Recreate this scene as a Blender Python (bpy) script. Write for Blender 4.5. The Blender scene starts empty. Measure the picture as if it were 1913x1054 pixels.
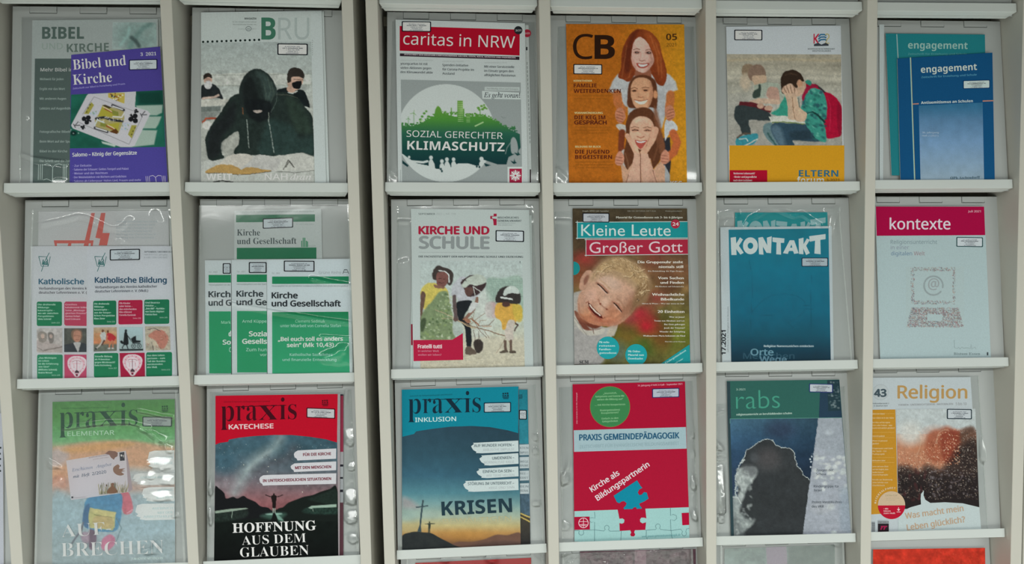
import bpy, math, os
import numpy as np

# ---------------------------------------------------------------- camera, world, lamps, exposure
SC = bpy.context.scene
COL = SC.collection
IMG_W, IMG_H = 1913, 1054
CAM = dict(cx=.1547, cz=.719, D=1.3445, yaw=.0635, pitch=-.0527, roll=-.0143, f=1350.)
ZS = 0.86                       # height of the shelving datum above the floor


def cam_axes():
    cy, sy = math.cos(CAM['yaw']), math.sin(CAM['yaw'])
    cp, sp = math.cos(CAM['pitch']), math.sin(CAM['pitch'])
    f = np.array([sy * cp, cy * cp, sp])
    r = np.array([cy, -sy, 0.])
    u = np.cross(r, f)
    cr, sr = math.cos(CAM['roll']), math.sin(CAM['roll'])
    return cr * r + sr * u, -sr * r + cr * u, f


R_, U_, F_ = cam_axes()
EYE = np.array([CAM['cx'], -CAM['D'], CAM['cz'] + ZS])
cd = bpy.data.cameras.new('camera')
cd.sensor_width = 36.
cd.lens = CAM['f'] / IMG_W * 36.
cd.clip_start = .01
co = bpy.data.objects.new('camera', cd)
COL.objects.link(co)
from mathutils import Matrix, Vector
co.matrix_world = Matrix(((R_[0], U_[0], -F_[0], EYE[0]), (R_[1], U_[1], -F_[1], EYE[1]),
                          (R_[2], U_[2], -F_[2], EYE[2]), (0, 0, 0, 1)))
SC.camera = co

SC.view_settings.view_transform = 'Standard'
SC.view_settings.look = 'None'
SC.view_settings.gamma = 1.
SC.view_settings.use_curve_mapping = False
SC.view_settings.exposure = 0.0

w = bpy.data.worlds.new('room_air')
SC.world = w
w.use_nodes = True
w.node_tree.nodes['Background'].inputs[0].default_value = (.93, 1., .97, 1)
w.node_tree.nodes['Background'].inputs[1].default_value = .09


LAMP_W = 136
SPREAD = 163            # louvred fittings: little light at grazing angles


def lamp(x, y, z, sx, sy, watt, colr=(.985, 1., .965)):
    l = bpy.data.lights.new('ceiling_lamp', 'AREA')
    l.shape = 'RECTANGLE'
    l.size, l.size_y = sx, sy
    l.energy = watt
    l.color = colr
    l.spread = math.radians(SPREAD)
    o = bpy.data.objects.new('ceiling_lamp', l)
    o.location = (x, y, z)
    COL.objects.link(o)


for lx in (-1.9, .3, 2.5):
    lamp(lx, -3.99, 2.78, 2.15, .22, LAMP_W)

# ---------------------------------------------------------------- helpers
def px_ray(px, py):
    px = np.asarray(px, float); py = np.asarray(py, float)
    d = F_ + ((px - 956.5) / CAM['f'])[..., None] * R_ + ((527 - py) / CAM['f'])[..., None] * U_
    return d


def on_plane(px, py, P0, N):
    d = px_ray(px, py)
    t = ((P0 - EYE) @ N) / (d @ N)
    return EYE + d * t[..., None]


def at_y(px, py, y):
    return on_plane(px, py, np.array([0, y, 0.]), np.array([0, 1., 0]))


def s2l(c):
    c = np.asarray(c, float) / 255.
    return np.where(c <= .04045, c / 12.92, ((c + .055) / 1.055) ** 2.4)


def hx(c):
    if isinstance(c, str):
        return np.array([int(c[i:i + 2], 16) for i in (0, 2, 4)], float)
    return np.asarray(c, float)


def mat(name, colr, rough=.5, spec=.4, bump=0., bscale=400., var=0., vscale=30., metal=0.):
    m = bpy.data.materials.new(name)
    m.use_nodes = True
    nt = m.node_tree
    b = nt.nodes['Principled BSDF']
    b.inputs['Base Color'].default_value = (*colr, 1)
    b.inputs['Roughness'].default_value = rough
    b.inputs['Specular IOR Level'].default_value = spec
    b.inputs['Metallic'].default_value = metal
    tc = nt.nodes.new('ShaderNodeTexCoord')
    if var:
        n = nt.nodes.new('ShaderNodeTexNoise'); n.inputs['Scale'].default_value = vscale
        n.inputs['Detail'].default_value = 4
        mx = nt.nodes.new('ShaderNodeMix'); mx.data_type = 'RGBA'
        mx.inputs['A'].default_value = (*[v * (1 - var) for v in colr], 1)
        mx.inputs['B'].default_value = (*[min(1, v * (1 + var)) for v in colr], 1)
        nt.links.new(tc.outputs['Object'], n.inputs['Vector'])
        nt.links.new(n.outputs['Fac'], mx.inputs['Factor'])
        nt.links.new(mx.outputs['Result'], b.inputs['Base Color'])
    if bump:
        n = nt.nodes.new('ShaderNodeTexNoise'); n.inputs['Scale'].default_value = bscale
        bp = nt.nodes.new('ShaderNodeBump'); bp.inputs['Strength'].default_value = bump
        bp.inputs['Distance'].default_value = .0004
        nt.links.new(tc.outputs['Object'], n.inputs['Vector'])
        nt.links.new(n.outputs['Fac'], bp.inputs['Height'])
        nt.links.new(bp.outputs['Normal'], b.inputs['Normal'])
    return m


M_WOOD = mat('cream_laminate', (.62, .61, .545), .55, .3, .15, 300, .03, 12)
M_METAL = mat('light_grey_powder_coated_steel', (.465, .495, .49), .5, .35, .25, 900, .02, 20)
M_LEDGE = mat('white_coated_ledge', (.66, .71, .69), .4, .4, .1, 900)
M_SLOT_SHADE = mat('slot_shade', (.06, .07, .06), .8, .1)
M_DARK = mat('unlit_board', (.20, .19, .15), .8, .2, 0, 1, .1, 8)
M_PAGE = mat('paper_pages', (.72, .73, .72), .8, .2)
M_FLOOR = mat('pale_linoleum', (.66, .66, .62), .5, .3, 0, 1, .1, 6)
M_WALL = mat('painted_wall', (.6, .6, .56), .8, .2, .1, 200)


def print_mat(name, rough, coat):
    m = bpy.data.materials.new(name)
    m.use_nodes = True
    nt = m.node_tree
    b = nt.nodes['Principled BSDF']
    a = nt.nodes.new('ShaderNodeAttribute'); a.attribute_name = 'ink'
    tc = nt.nodes.new('ShaderNodeTexCoord')
    n = nt.nodes.new('ShaderNodeTexNoise'); n.inputs['Scale'].default_value = 500
    n.inputs['Detail'].default_value = 3
    mr = nt.nodes.new('ShaderNodeMapRange')
    mr.inputs['To Min'].default_value = .88; mr.inputs['To Max'].default_value = 1.12
    mx = nt.nodes.new('ShaderNodeMix'); mx.data_type = 'RGBA'; mx.blend_type = 'MULTIPLY'
    mx.inputs['Factor'].default_value = 1
    nt.links.new(tc.outputs['Object'], n.inputs['Vector'])
    nt.links.new(n.outputs['Fac'], mr.inputs['Value'])
    nt.links.new(a.outputs['Color'], mx.inputs['A'])
    nt.links.new(mr.outputs['Result'], mx.inputs['B'])
    nt.links.new(mx.outputs['Result'], b.inputs['Base Color'])
    b.inputs['Roughness'].default_value = rough
    b.inputs['Specular IOR Level'].default_value = .05
    b.inputs['Coat Weight'].default_value = coat
    b.inputs['Coat Roughness'].default_value = .12
    return m


M_PRINT = print_mat('printed_gloss_paper', .6, .0)


def film_mat(name, haze, gloss, bump=.2, bs=26, rough=.06):
    m = bpy.data.materials.new(name)
    m.use_nodes = True
    nt = m.node_tree
    nt.nodes.clear()
    out = nt.nodes.new('ShaderNodeOutputMaterial')
    tr = nt.nodes.new('ShaderNodeBsdfTransparent'); tr.inputs[0].default_value = (.985, .995, .99, 1)
    df = nt.nodes.new('ShaderNodeBsdfDiffuse'); df.inputs[0].default_value = (.80, .86, .84, 1)
    gl = nt.nodes.new('ShaderNodeBsdfGlossy'); gl.inputs['Roughness'].default_value = rough
    fr = nt.nodes.new('ShaderNodeFresnel'); fr.inputs['IOR'].default_value = gloss
    tc = nt.nodes.new('ShaderNodeTexCoord')
    n = nt.nodes.new('ShaderNodeTexNoise'); n.inputs['Scale'].default_value = bs
    n.inputs['Detail'].default_value = 3; n.inputs['Distortion'].default_value = .6
    bp = nt.nodes.new('ShaderNodeBump'); bp.inputs['Strength'].default_value = bump
    bp.inputs['Distance'].default_value = .004
    nt.links.new(tc.outputs['Object'], n.inputs['Vector'])
    nt.links.new(n.outputs['Fac'], bp.inputs['Height'])
    for q in (gl, fr):
        nt.links.new(bp.outputs['Normal'], q.inputs['Normal'])
    m1 = nt.nodes.new('ShaderNodeMixShader'); m1.inputs[0].default_value = haze
    m2 = nt.nodes.new('ShaderNodeMixShader')
    nt.links.new(tr.outputs[0], m1.inputs[1]); nt.links.new(df.outputs[0], m1.inputs[2])
    nt.links.new(fr.outputs[0], m2.inputs[0])
    nt.links.new(m1.outputs[0], m2.inputs[1]); nt.links.new(gl.outputs[0], m2.inputs[2])
    nt.links.new(m2.outputs[0], out.inputs[0])
    return m


M_FILM = film_mat('clear_plastic_film', .012, 1.38, .015, 18)
M_FILM2 = film_mat('crinkled_plastic_film', .05, 1.6, .09, 30, .15)
M_FILM3 = film_mat('soft_plastic_film', .012, 1.45, .05, 20, .11)
M_WRAP = film_mat('crinkled_shrink_wrap', .12, 1.6, 1., 60)
M_SEAM = film_mat('welded_film_seam', .22, 1.5, .3)


def tagit(o, label=None, cat=None, group=None, kind=None):
    for k, v in (('label', label), ('category', cat), ('group', group), ('kind', kind)):
        if v:
            o[k] = v
    return o


def link(name, me, material=None, parent=None):
    o = bpy.data.objects.new(name, me)
    if material is not None:
        me.materials.append(material)
    COL.objects.link(o)
    if parent is not None:
        o.parent = parent
    return o


def mesh(name, vs, fs):
    me = bpy.data.meshes.new(name)
    me.from_pydata([tuple(map(float, v)) for v in vs], [], fs)
    me.update()
    return me


def hexa(p):            # eight corners: bottom four (ccw), top four
    return mesh('m', p, [(0, 3, 2, 1), (4, 5, 6, 7), (0, 1, 5, 4), (1, 2, 6, 5), (2, 3, 7, 6), (3, 0, 4, 7)])


def box(x0, x1, y0, y1, z0, z1):
    return hexa([(x0, y0, z0), (x1, y0, z0), (x1, y1, z0), (x0, y1, z0),
                 (x0, y0, z1), (x1, y0, z1), (x1, y1, z1), (x0, y1, z1)])


def bev(o, wd=.001, seg=2):
    m = o.modifiers.new('bevel', 'BEVEL'); m.width = wd; m.segments = seg; m.limit_method = 'ANGLE'
    return o


# ---------------------------------------------------------------- the room
fl = link('floor', box(-6, 7, -10, .5, -.1, 0), M_FLOOR); tagit(fl, kind='structure')
wl = link('wall_back', box(-4, 5, .36, .5, 0, 2.9), M_WALL); tagit(wl, kind='structure')

# ---------------------------------------------------------------- the three cabinets
FACE = {  # divider: (left x at y=0, at y=1054), (right x at y=0, at y=1054) as read off the front edges
    0: ((-50, 20.4), (-29, 42.7)), 1: ((298.4, 350.8), (320.6, 371.5)), 2: ((637.6, 673.5), (659.3, 694.2)),
    3: ((682.4, 718.0), (705, 738.2)), 4: ((1006.8, 1024.8), (1028, 1044.9)), 5: ((1318.0, 1319.6), (1338.2, 1338.7)),
    6: ((1620.5, 1607.6), (1640, 1627)), 7: ((1912, 1888), (1933, 1908.4)), 8: ((1936, 1911), (1957, 1931)),
    9: ((2220, 2180), (2241, 2201)), -1: ((-400, -308), (-379, -287))}
LIPD, PB, PTD, PW, PTZ, LH = .0156, .0267, .0594, .1426, -.0242, .0173
Z = {0: 1.1767 + ZS, 1: .8309 + ZS, 2: .4828 + ZS, 3: .1374 + ZS, 4: -.208 + ZS, -1: 1.522 + ZS}
TOP, DEPTH = 1.34 + ZS, .33


def edge_x(pair, z):
    a = at_y(pair[0], 0., 0.); b = at_y(pair[1], 1054., 0.)
    return a[0] + (b[0] - a[0]) * (z - a[2]) / (b[2] - a[2])


def divider(i, parent, name, sides='both'):
    l, r = FACE[i]
    p = []
    for z in (0.04, TOP):
        xl, xr = edge_x(l, z), edge_x(r, z)
        if sides == 'R':
            xr = xl + .0197
        p += [(xl, 0, z), (xr, 0, z), (xr, DEPTH, z), (xl, DEPTH, z)]
    return bev(link(name, hexa(p), M_WOOD, parent), .0012)


cab = []
for nm, lab, cols in (
        ('magazine_cabinet', 'cream laminate cabinet with slanted magazine flaps, standing left of the dark gap', (-1, 0, 1, 2)),
        ('magazine_cabinet', 'cream laminate cabinet with slanted magazine flaps, standing right of the dark gap', (3, 4, 5, 6, 7)),
        ('magazine_cabinet', 'cream laminate cabinet, only a sliver of its side board showing at the right picture edge', (8, 9))):
    root = bpy.data.objects.new(nm, None)
    COL.objects.link(root)
    tagit(root, lab, 'cabinet', 'magazine cabinets along the wall')
    cab.append(root)
    for k, i in enumerate(cols):
        divider(i, root, 'side_board' if k in (0, len(cols) - 1) else 'divider')
    x0 = edge_x(FACE[cols[0]][0], .5) + .002; x1 = edge_x(FACE[cols[-1]][1], .5) - .002
    link('back_board', box(x0, x1, DEPTH - .012, DEPTH - .002, .05, TOP - .02), M_WOOD, root)
    xa = edge_x(FACE[cols[0]][0], TOP); xb = edge_x(FACE[cols[-1]][1], TOP)
    bev(link('top_board', box(xa, xb, -.012, DEPTH + .002, TOP, TOP + .024), M_WOOD, root))
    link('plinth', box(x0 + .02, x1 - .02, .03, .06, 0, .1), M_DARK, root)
CELLCAB = {0: 0, 1: 0, 2: 0, 3: 1, 4: 1, 5: 1, 6: 1, 7: 2}
CELLDIV = {0: (-1, 0), 1: (0, 1), 2: (1, 2), 3: (3, 4), 4: (4, 5), 5: (5, 6), 6: (6, 7), 7: (8, 9)}
# ledge tops read at their two ends: (x, y) left, (x, y) right
LED = {(1, 1): ((6.8, 343.2), (316, 341.3)), (2, 1): ((343.4, 341.3), (648.5, 342.8)), (3, 1): ((721.7, 341.3), (1010.9, 342.8)),
       (4, 1): ((1034, 342.6), (1311.6, 342)), (5, 1): ((1338.4, 341.8), (1608.2, 339.7)), (6, 1): ((1634, 337.3), (1895.8, 336)),
       (1, 2): ((29, 709.8), (336, 703.4)), (2, 2): ((361.7, 702.2), (662.8, 697.2)), (3, 2): ((734.2, 691.2), (1017.2, 685.4)),
       (4, 2): ((1040, 683.7), (1312.1, 679.4)), (5, 2): ((1338, 678), (1602, 673.4)), (6, 2): ((1628, 672), (1886.7, 668.6)),
       (1, 3): ((54, 1060), (350, 1052)), (2, 3): ((378.5, 1050.5), (674, 1037.8)), (3, 3): ((742.3, 1029.7), (1021.4, 1016.9)),
       (4, 3): ((1046, 1015), (1314.4, 1005.5)), (5, 3): ((1339, 1003.5), (1600.2, 997.5)), (6, 3): ((1628, 995.6), (1880.6, 988.3)),
       (1, 0): ((-18, -24), (300, -22)), (2, 0): ((322, -22), (639, -14.5)), (3, 0): ((709, -9.5), (1004, -5)), (4, 0): ((1029, -4), (1313, 0)),
       (5, 0): ((1340, 1.5), (1606, 4)), (6, 0): ((1642, 5), (1893, 7))}
PTOP = {(1, 1): (24, 11.5), (2, 1): (353, 13.5), (3, 1): (719, 21.8), (4, 1): (1300.3, 31.8), (5, 1): (1589, 34.5), (6, 1): (1868.5, 39.7),
        (1, 2): (44.4, 374), (2, 2): (369.2, 372), (3, 2): (731.5, 372.2), (4, 2): (1298.8, 371.6), (5, 2): (1582.8, 369), (6, 2): (1861.7, 367.2)}
CELL = {}


class Cell:
    pass


def make_cell(c, r):
    k = Cell()
    dl, dr = CELLDIV[c]
    z = Z[r]
    xl = edge_x(FACE[dl][1], z) + .0014
    xr = edge_x(FACE[dr][0], z) - .0014
    zl = zr = z
    if (c, r) in LED:
        (ax, ay), (bx, by) = LED[(c, r)]
        A = at_y(ax, ay, LIPD); B = at_y(bx, by, LIPD)
        m = (B[2] - A[2]) / (B[0] - A[0])
        zl, zr = A[2] + m * (xl - A[0]), A[2] + m * (xr - A[0])
    k.dl, k.dr = dl, dr
    k.roll = math.atan2(zr - zl, xr - xl)
    k.xm, k.zm, k.hw = (xl + xr) / 2, (zl + zr) / 2, (xr - xl) / 2
    ztop = (Z[r - 1] if r > 0 else Z[-1]) + PTZ
    k.T = math.atan2(PTD - PB, ztop - z)
    k.H = (ztop - k.zm) / math.cos(k.T)
    k.O = np.array([k.xm, PB, k.zm])
    cr, sr = math.cos(k.roll), math.sin(k.roll)
    k.ex = np.array([cr, 0, sr])
    up = np.array([0, math.sin(k.T), math.cos(k.T)])
    k.n = np.cross(k.ex, up); k.n /= np.linalg.norm(k.n)
    k.ey = np.cross(k.n, k.ex)
    k.M = Matrix([[k.ex[i], k.ey[i], k.n[i], k.O[i]] for i in range(3)] + [[0, 0, 0, 1]])
    if (c, r) in PTOP:
        k.H = float(to_cell(k, *PTOP[(c, r)], 0)[1])
    CELL[(c, r)] = k
    return k


def to_cell(k, px, py, off):
    P = on_plane(px, py, k.O + off * k.n, k.n) - k.O
    return P @ k.ex, P @ k.ey


TAB_ME = {}


def tab_mesh():
    if 't' not in TAB_ME:
        pts = []
        w_, h_, r_ = .0235, .0112, .003
        for cx_, cy_, a0 in ((w_ - r_, -h_ + r_, -90), (-w_ + r_, -h_ + r_, 180)):
            for q in range(5):
                a = math.radians(a0 + q * 22.5)
                pts.append((cx_ + r_ * math.cos(a), cy_ + r_ * math.sin(a)))
        pts = pts[:5] + [(w_, 0), (-w_, 0)] + pts[5:]
        n = len(pts)
        v = [(x, y, .0001) for x, y in pts] + [(x, y, .0013) for x, y in pts]
        f = [tuple(range(n, 2 * n))] + [(i, (i + 1) % n, (i + 1) % n + n, i + n) for i in range(n)]
        # flat dark strip painting the shaded slot around the tab
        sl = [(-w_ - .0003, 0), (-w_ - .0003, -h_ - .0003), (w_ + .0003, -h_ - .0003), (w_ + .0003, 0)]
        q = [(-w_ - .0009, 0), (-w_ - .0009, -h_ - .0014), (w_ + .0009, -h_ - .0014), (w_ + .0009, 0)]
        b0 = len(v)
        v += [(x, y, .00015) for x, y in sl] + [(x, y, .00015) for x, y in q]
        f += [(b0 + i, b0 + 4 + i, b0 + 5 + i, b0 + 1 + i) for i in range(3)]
        me = mesh('hinge_tab', v, f); me.materials.append(M_METAL); me.materials.append(M_SLOT_SHADE)
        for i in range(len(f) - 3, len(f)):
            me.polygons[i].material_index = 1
        TAB_ME['t'] = me
    return TAB_ME['t']


for r in range(0, 5):
    for c in range(0, 8):
        k = make_cell(c, r)
        root = cab[CELLCAB[c]]
        # panel with its tray, one sheet
        o = link('display_flap', box(-PW, PW, -.021, k.H, -.0016, 0), M_METAL, root)
        o.matrix_world = k.M
        bev(o, .0007)
        hw = k.hw - .0004
        prof = [(.0111, 0), (.0111, -LH), (.0100, -LH - .0012), (-.006, -LH - .0056), (-.0018, -LH - .0040), (.0092, -LH), (.0098, 0)]
        prof = [(.0111, .0), (.0111, -LH), (-.0095, -LH - .0050), (-.0095, -LH - .0035), (.0096, -LH + .0014), (.0096, 0)]
        vs = []
        for s in (-1, 1):
            for i, (n_, b_) in enumerate(prof):
                vs.append((s * (hw if n_ > 0 else hw - .008), b_, n_))
        np_ = len(prof)
        fs = [tuple(range(np_))[::-1], tuple(range(np_, 2 * np_))] + \
             [(i, (i + 1) % np_, (i + 1) % np_ + np_, i + np_) for i in range(np_)]
        le = link('ledge', mesh('ledge', vs, fs), M_LEDGE, o)
        bev(le, .0022, 3)
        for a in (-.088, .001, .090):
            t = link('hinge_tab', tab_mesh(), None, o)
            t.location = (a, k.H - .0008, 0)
    for ci, rng in ((0, (0, 1, 2)), (1, (3, 4, 5, 6)), (2, (7,))):
        for c in rng:
            dl, dr = CELLDIV[c]
            xl = edge_x(FACE[dl][1], Z[r]); xr = edge_x(FACE[dr][0], Z[r])
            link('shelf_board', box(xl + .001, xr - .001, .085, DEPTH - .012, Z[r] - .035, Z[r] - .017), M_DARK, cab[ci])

# ---------------------------------------------------------------- printing: lettering, flat shapes and pictures laid on a sheet
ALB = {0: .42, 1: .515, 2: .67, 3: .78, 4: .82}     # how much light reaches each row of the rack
DATAF = os.path.join(bpy.utils.system_resource('DATAFILES'), 'fonts')
FONTS = {}


def font(k):
    if k not in FONTS:
        fn = {'n': 'NotoSansHebrew-Regular.woff2', 'm': 'NotoSansMath-Regular.woff2', 'i': 'Inter.woff2'}.get(k)
        FONTS[k] = None
        if fn:
            try:
                FONTS[k] = bpy.data.fonts.load(os.path.join(DATAF, fn), check_existing=True)
            except Exception:
                FONTS[k] = None
    return FONTS[k]


def mathsub(s, kind):
    base = {'S': (0x1D400, 0x1D41A, 0x1D7CE), 'B': (0x1D5D4, 0x1D5EE, 0x1D7EC), 'I': (0x1D434, 0x1D44E, None)}[kind]
    o = ''
    for ch in s:
        if 'A' <= ch <= 'Z': o += chr(base[0] + ord(ch) - 65)
        elif ch == 'h' and kind == 'I': o += '\u210e'
        elif 'a' <= ch <= 'z': o += chr(base[1] + ord(ch) - 97)
        elif '0' <= ch <= '9' and base[2]: o += chr(base[2] + ord(ch) - 48)
        else: o += ch
    return o


TC = {}


def glyphs(s, f, off=0., res=3):
    key = (s, f, off, res)
    if key in TC:
        return TC[key]
    cu = bpy.data.curves.new('lettering', 'FONT')
    body, fk = s, f
    if f in 'SBI':
        body, fk = mathsub(s, f), 'm'
    cu.body = body
    if font(fk):
        cu.font = font(fk)
    cu.resolution_u = res
    cu.offset = off
    o = bpy.data.objects.new('lettering', cu)
    me = bpy.data.meshes.new_from_object(o)
    v = np.empty(len(me.vertices) * 3); me.vertices.foreach_get('co', v)
    v = v.reshape(-1, 3)[:, :2]
    fs = [tuple(p.vertices) for p in me.polygons]
    bpy.data.objects.remove(o); bpy.data.curves.remove(cu); bpy.data.meshes.remove(me)
    TC[key] = (v, fs)
    return TC[key]


CAPH = {}


def caph(f):
    if f not in CAPH:
        v, _ = glyphs('H', f)
        CAPH[f] = float(v[:, 1].max()) if len(v) else .7
    return CAPH[f]


def vnoise(X, Y, sc, seed=0, octv=2):
    X = np.asarray(X, float); Y = np.asarray(Y, float)
    r = np.zeros_like(X); a, tot = 1., 0.
    for o in range(octv):
        x = X / sc * 2 ** o + 17.3 * seed; y = Y / sc * 2 ** o + 9.1 * seed
        xi = np.floor(x).astype(np.int64); yi = np.floor(y).astype(np.int64)
        fx = x - xi; fy = y - yi
        fx = fx * fx * (3 - 2 * fx); fy = fy * fy * (3 - 2 * fy)

        def h(i, j):
            n = (i * 374761393 + j * 668265263 + seed * 362437 + o * 9176) & 0xffffffff
            n = ((n ^ (n >> 13)) * 1274126177) & 0xffffffff
            return ((n ^ (n >> 16)) & 0xffff) / 65535.
        v = h(xi, yi) * (1 - fx) * (1 - fy) + h(xi + 1, yi) * fx * (1 - fy) + h(xi, yi + 1) * (1 - fx) * fy + h(xi + 1, yi + 1) * fx * fy
        r += a * v; tot += a; a *= .5
    return r / tot


def smooth(pts, n=6):
    p = np.array(pts, float); N = len(p); o = []
    for i in range(N):
        p0, p1, p2, p3 = p[i - 1], p[i], p[(i + 1) % N], p[(i + 2) % N]
        for t in np.linspace(0, 1, n, endpoint=False):
            o.append(.5 * ((2 * p1) + (-p0 + p2) * t + (2 * p0 - 5 * p1 + 4 * p2 - p3) * t * t + (-p0 + 3 * p1 - 3 * p2 + p3) * t ** 3))
    return np.array(o)


class Pic:
    """a printed picture as a fine colour grid; all painting coordinates are those of the picture's own view"""

    def __init__(s, quad, step):
        q = [np.array(p, float) for p in quad]          # TL TR BR BL
        wd = max(np.linalg.norm(q[1] - q[0]), np.linalg.norm(q[2] - q[3]))
        ht = max(np.linalg.norm(q[3] - q[0]), np.linalg.norm(q[2] - q[1]))
        s.nx, s.ny = max(2, int(wd / step) + 1), max(2, int(ht / step) + 1)
        u, v = np.meshgrid(np.linspace(0, 1, s.nx), np.linspace(0, 1, s.ny))
        P = [(1 - u) * (1 - v) * q[0][i] + u * (1 - v) * q[1][i] + u * v * q[2][i] + (1 - u) * v * q[3][i] for i in (0, 1)]
        s.X, s.Y = P[0].ravel(), P[1].ravel()
        s.C = np.zeros((s.X.size, 3)) + 200.
        s.step = step

    def _put(s, idx, c, a):
        a = a[:, None]
        s.C[idx] = s.C[idx] * (1 - a) + hx(c) * a

    def fill(s, c):
        s.C[:] = hx(c); return s

    def gy(s, *st):          # stops (y, colour)
        ys = [a for a, _ in st]; cs = np.array([hx(c) for _, c in st])
        s.C = np.stack([np.interp(s.Y, ys, cs[:, i]) for i in range(3)], 1); return s

    def _box(s, x0, y0, x1, y1):
        return np.nonzero((s.X >= x0) & (s.X <= x1) & (s.Y >= y0) & (s.Y <= y1))[0]

    def e(s, cx, cy, rx, ry, c, soft=None, rot=0, a=1.):
        soft = s.step if soft is None else soft
        R = max(rx, ry) + soft
        i = s._box(cx - R, cy - R, cx + R, cy + R)
        if not len(i): return s
        dx, dy = s.X[i] - cx, s.Y[i] - cy
        t = math.radians(rot)
        x = dx * math.cos(t) + dy * math.sin(t); y = -dx * math.sin(t) + dy * math.cos(t)
        d = (np.sqrt((x / rx) ** 2 + (y / ry) ** 2) - 1) * min(rx, ry)
        s._put(i, c, a * np.clip(.5 - d / (soft + 1e-6), 0, 1)); return s

    def p(s, pts, c, soft=None, a=1., sm=True, tex=0, tsc=10, c2=None):
        soft = s.step if soft is None else soft
        P = smooth(pts) if sm else np.array(pts, float)
        i = s._box(P[:, 0].min() - soft, P[:, 1].min() - soft, P[:, 0].max() + soft, P[:, 1].max() + soft)
        if not len(i): return s
        x, y = s.X[i], s.Y[i]
        ins = np.zeros(len(i), bool); dd = np.full(len(i), 1e9)
        for j in range(len(P)):
            ax, ay = P[j - 1]; bx, by = P[j]
            cnd = (ay > y) != (by > y)
            if ay != by:
                ins ^= cnd & (x < (bx - ax) * (y - ay) / (by - ay) + ax)
            L = (bx - ax) ** 2 + (by - ay) ** 2 + 1e-9
            t = np.clip(((x - ax) * (bx - ax) + (y - ay) * (by - ay)) / L, 0, 1)
            dd = np.minimum(dd, (x - ax - t * (bx - ax)) ** 2 + (y - ay - t * (by - ay)) ** 2)
        d = np.sqrt(dd) * np.where(ins, -1, 1)
        al = a * np.clip(.5 - d / (soft + 1e-6), 0, 1)
        if tex:
            nn = vnoise(x, y, tsc, int(abs(P[0, 0])) % 97, 3)[:, None]
            cc = hx(c) * (1 - nn) + hx(c2) * nn if c2 is not None else hx(c) * (1 + tex * (nn - .5) * 2)
            s.C[i] = s.C[i] * (1 - al[:, None]) + cc * al[:, None]
        else:
            s._put(i, c, al)
        return s

    def l(s, pts, w_, c, soft=None, a=1.):
        soft = s.step if soft is None else soft
        P = np.array(pts, float); R = w_ / 2 + soft
        i = s._box(P[:, 0].min() - R, P[:, 1].min() - R, P[:, 0].max() + R, P[:, 1].max() + R)
        if not len(i): return s
        x, y = s.X[i], s.Y[i]; dd = np.full(len(i), 1e9)
        for j in range(1, len(P)):
            ax, ay = P[j - 1]; bx, by = P[j]
            L = (bx - ax) ** 2 + (by - ay) ** 2 + 1e-9
            t = np.clip(((x - ax) * (bx - ax) + (y - ay) * (by - ay)) / L, 0, 1)
            dd = np.minimum(dd, (x - ax - t * (bx - ax)) ** 2 + (y - ay - t * (by - ay)) ** 2)
        d = np.sqrt(dd) - w_ / 2
        s._put(i, c, a * np.clip(.5 - d / (soft + 1e-6), 0, 1)); return s

    def n(s, amp, sc, seed=1, box=None, octv=2):
        i = s._box(*box) if box else slice(None)
        s.C[i] = s.C[i] * (1 + amp * 2 * (vnoise(s.X[i], s.Y[i], sc, seed, octv) - .5))[:, None]; return s

    def dots(s, box, n, r, cols, seed=1, soft=None, a=1.):
        rs = np.random.RandomState(seed)
        for k in range(n):
            s.e(rs.uniform(box[0], box[2]), rs.uniform(box[1], box[3]), rs.uniform(r[0], r[1]), rs.uniform(r[0], r[1]),
                cols[rs.randint(len(cols))], soft, 0, a)
        return s


def clip_a(k, a, b):
    z = k.zm + b * k.ey[2] + a * k.ex[2]
    lo = edge_x(FACE[k.dl][1], z) - k.xm; hi = edge_x(FACE[k.dr][0], z) - k.xm
    return np.clip(a, lo + .0014, hi - .0014)


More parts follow.
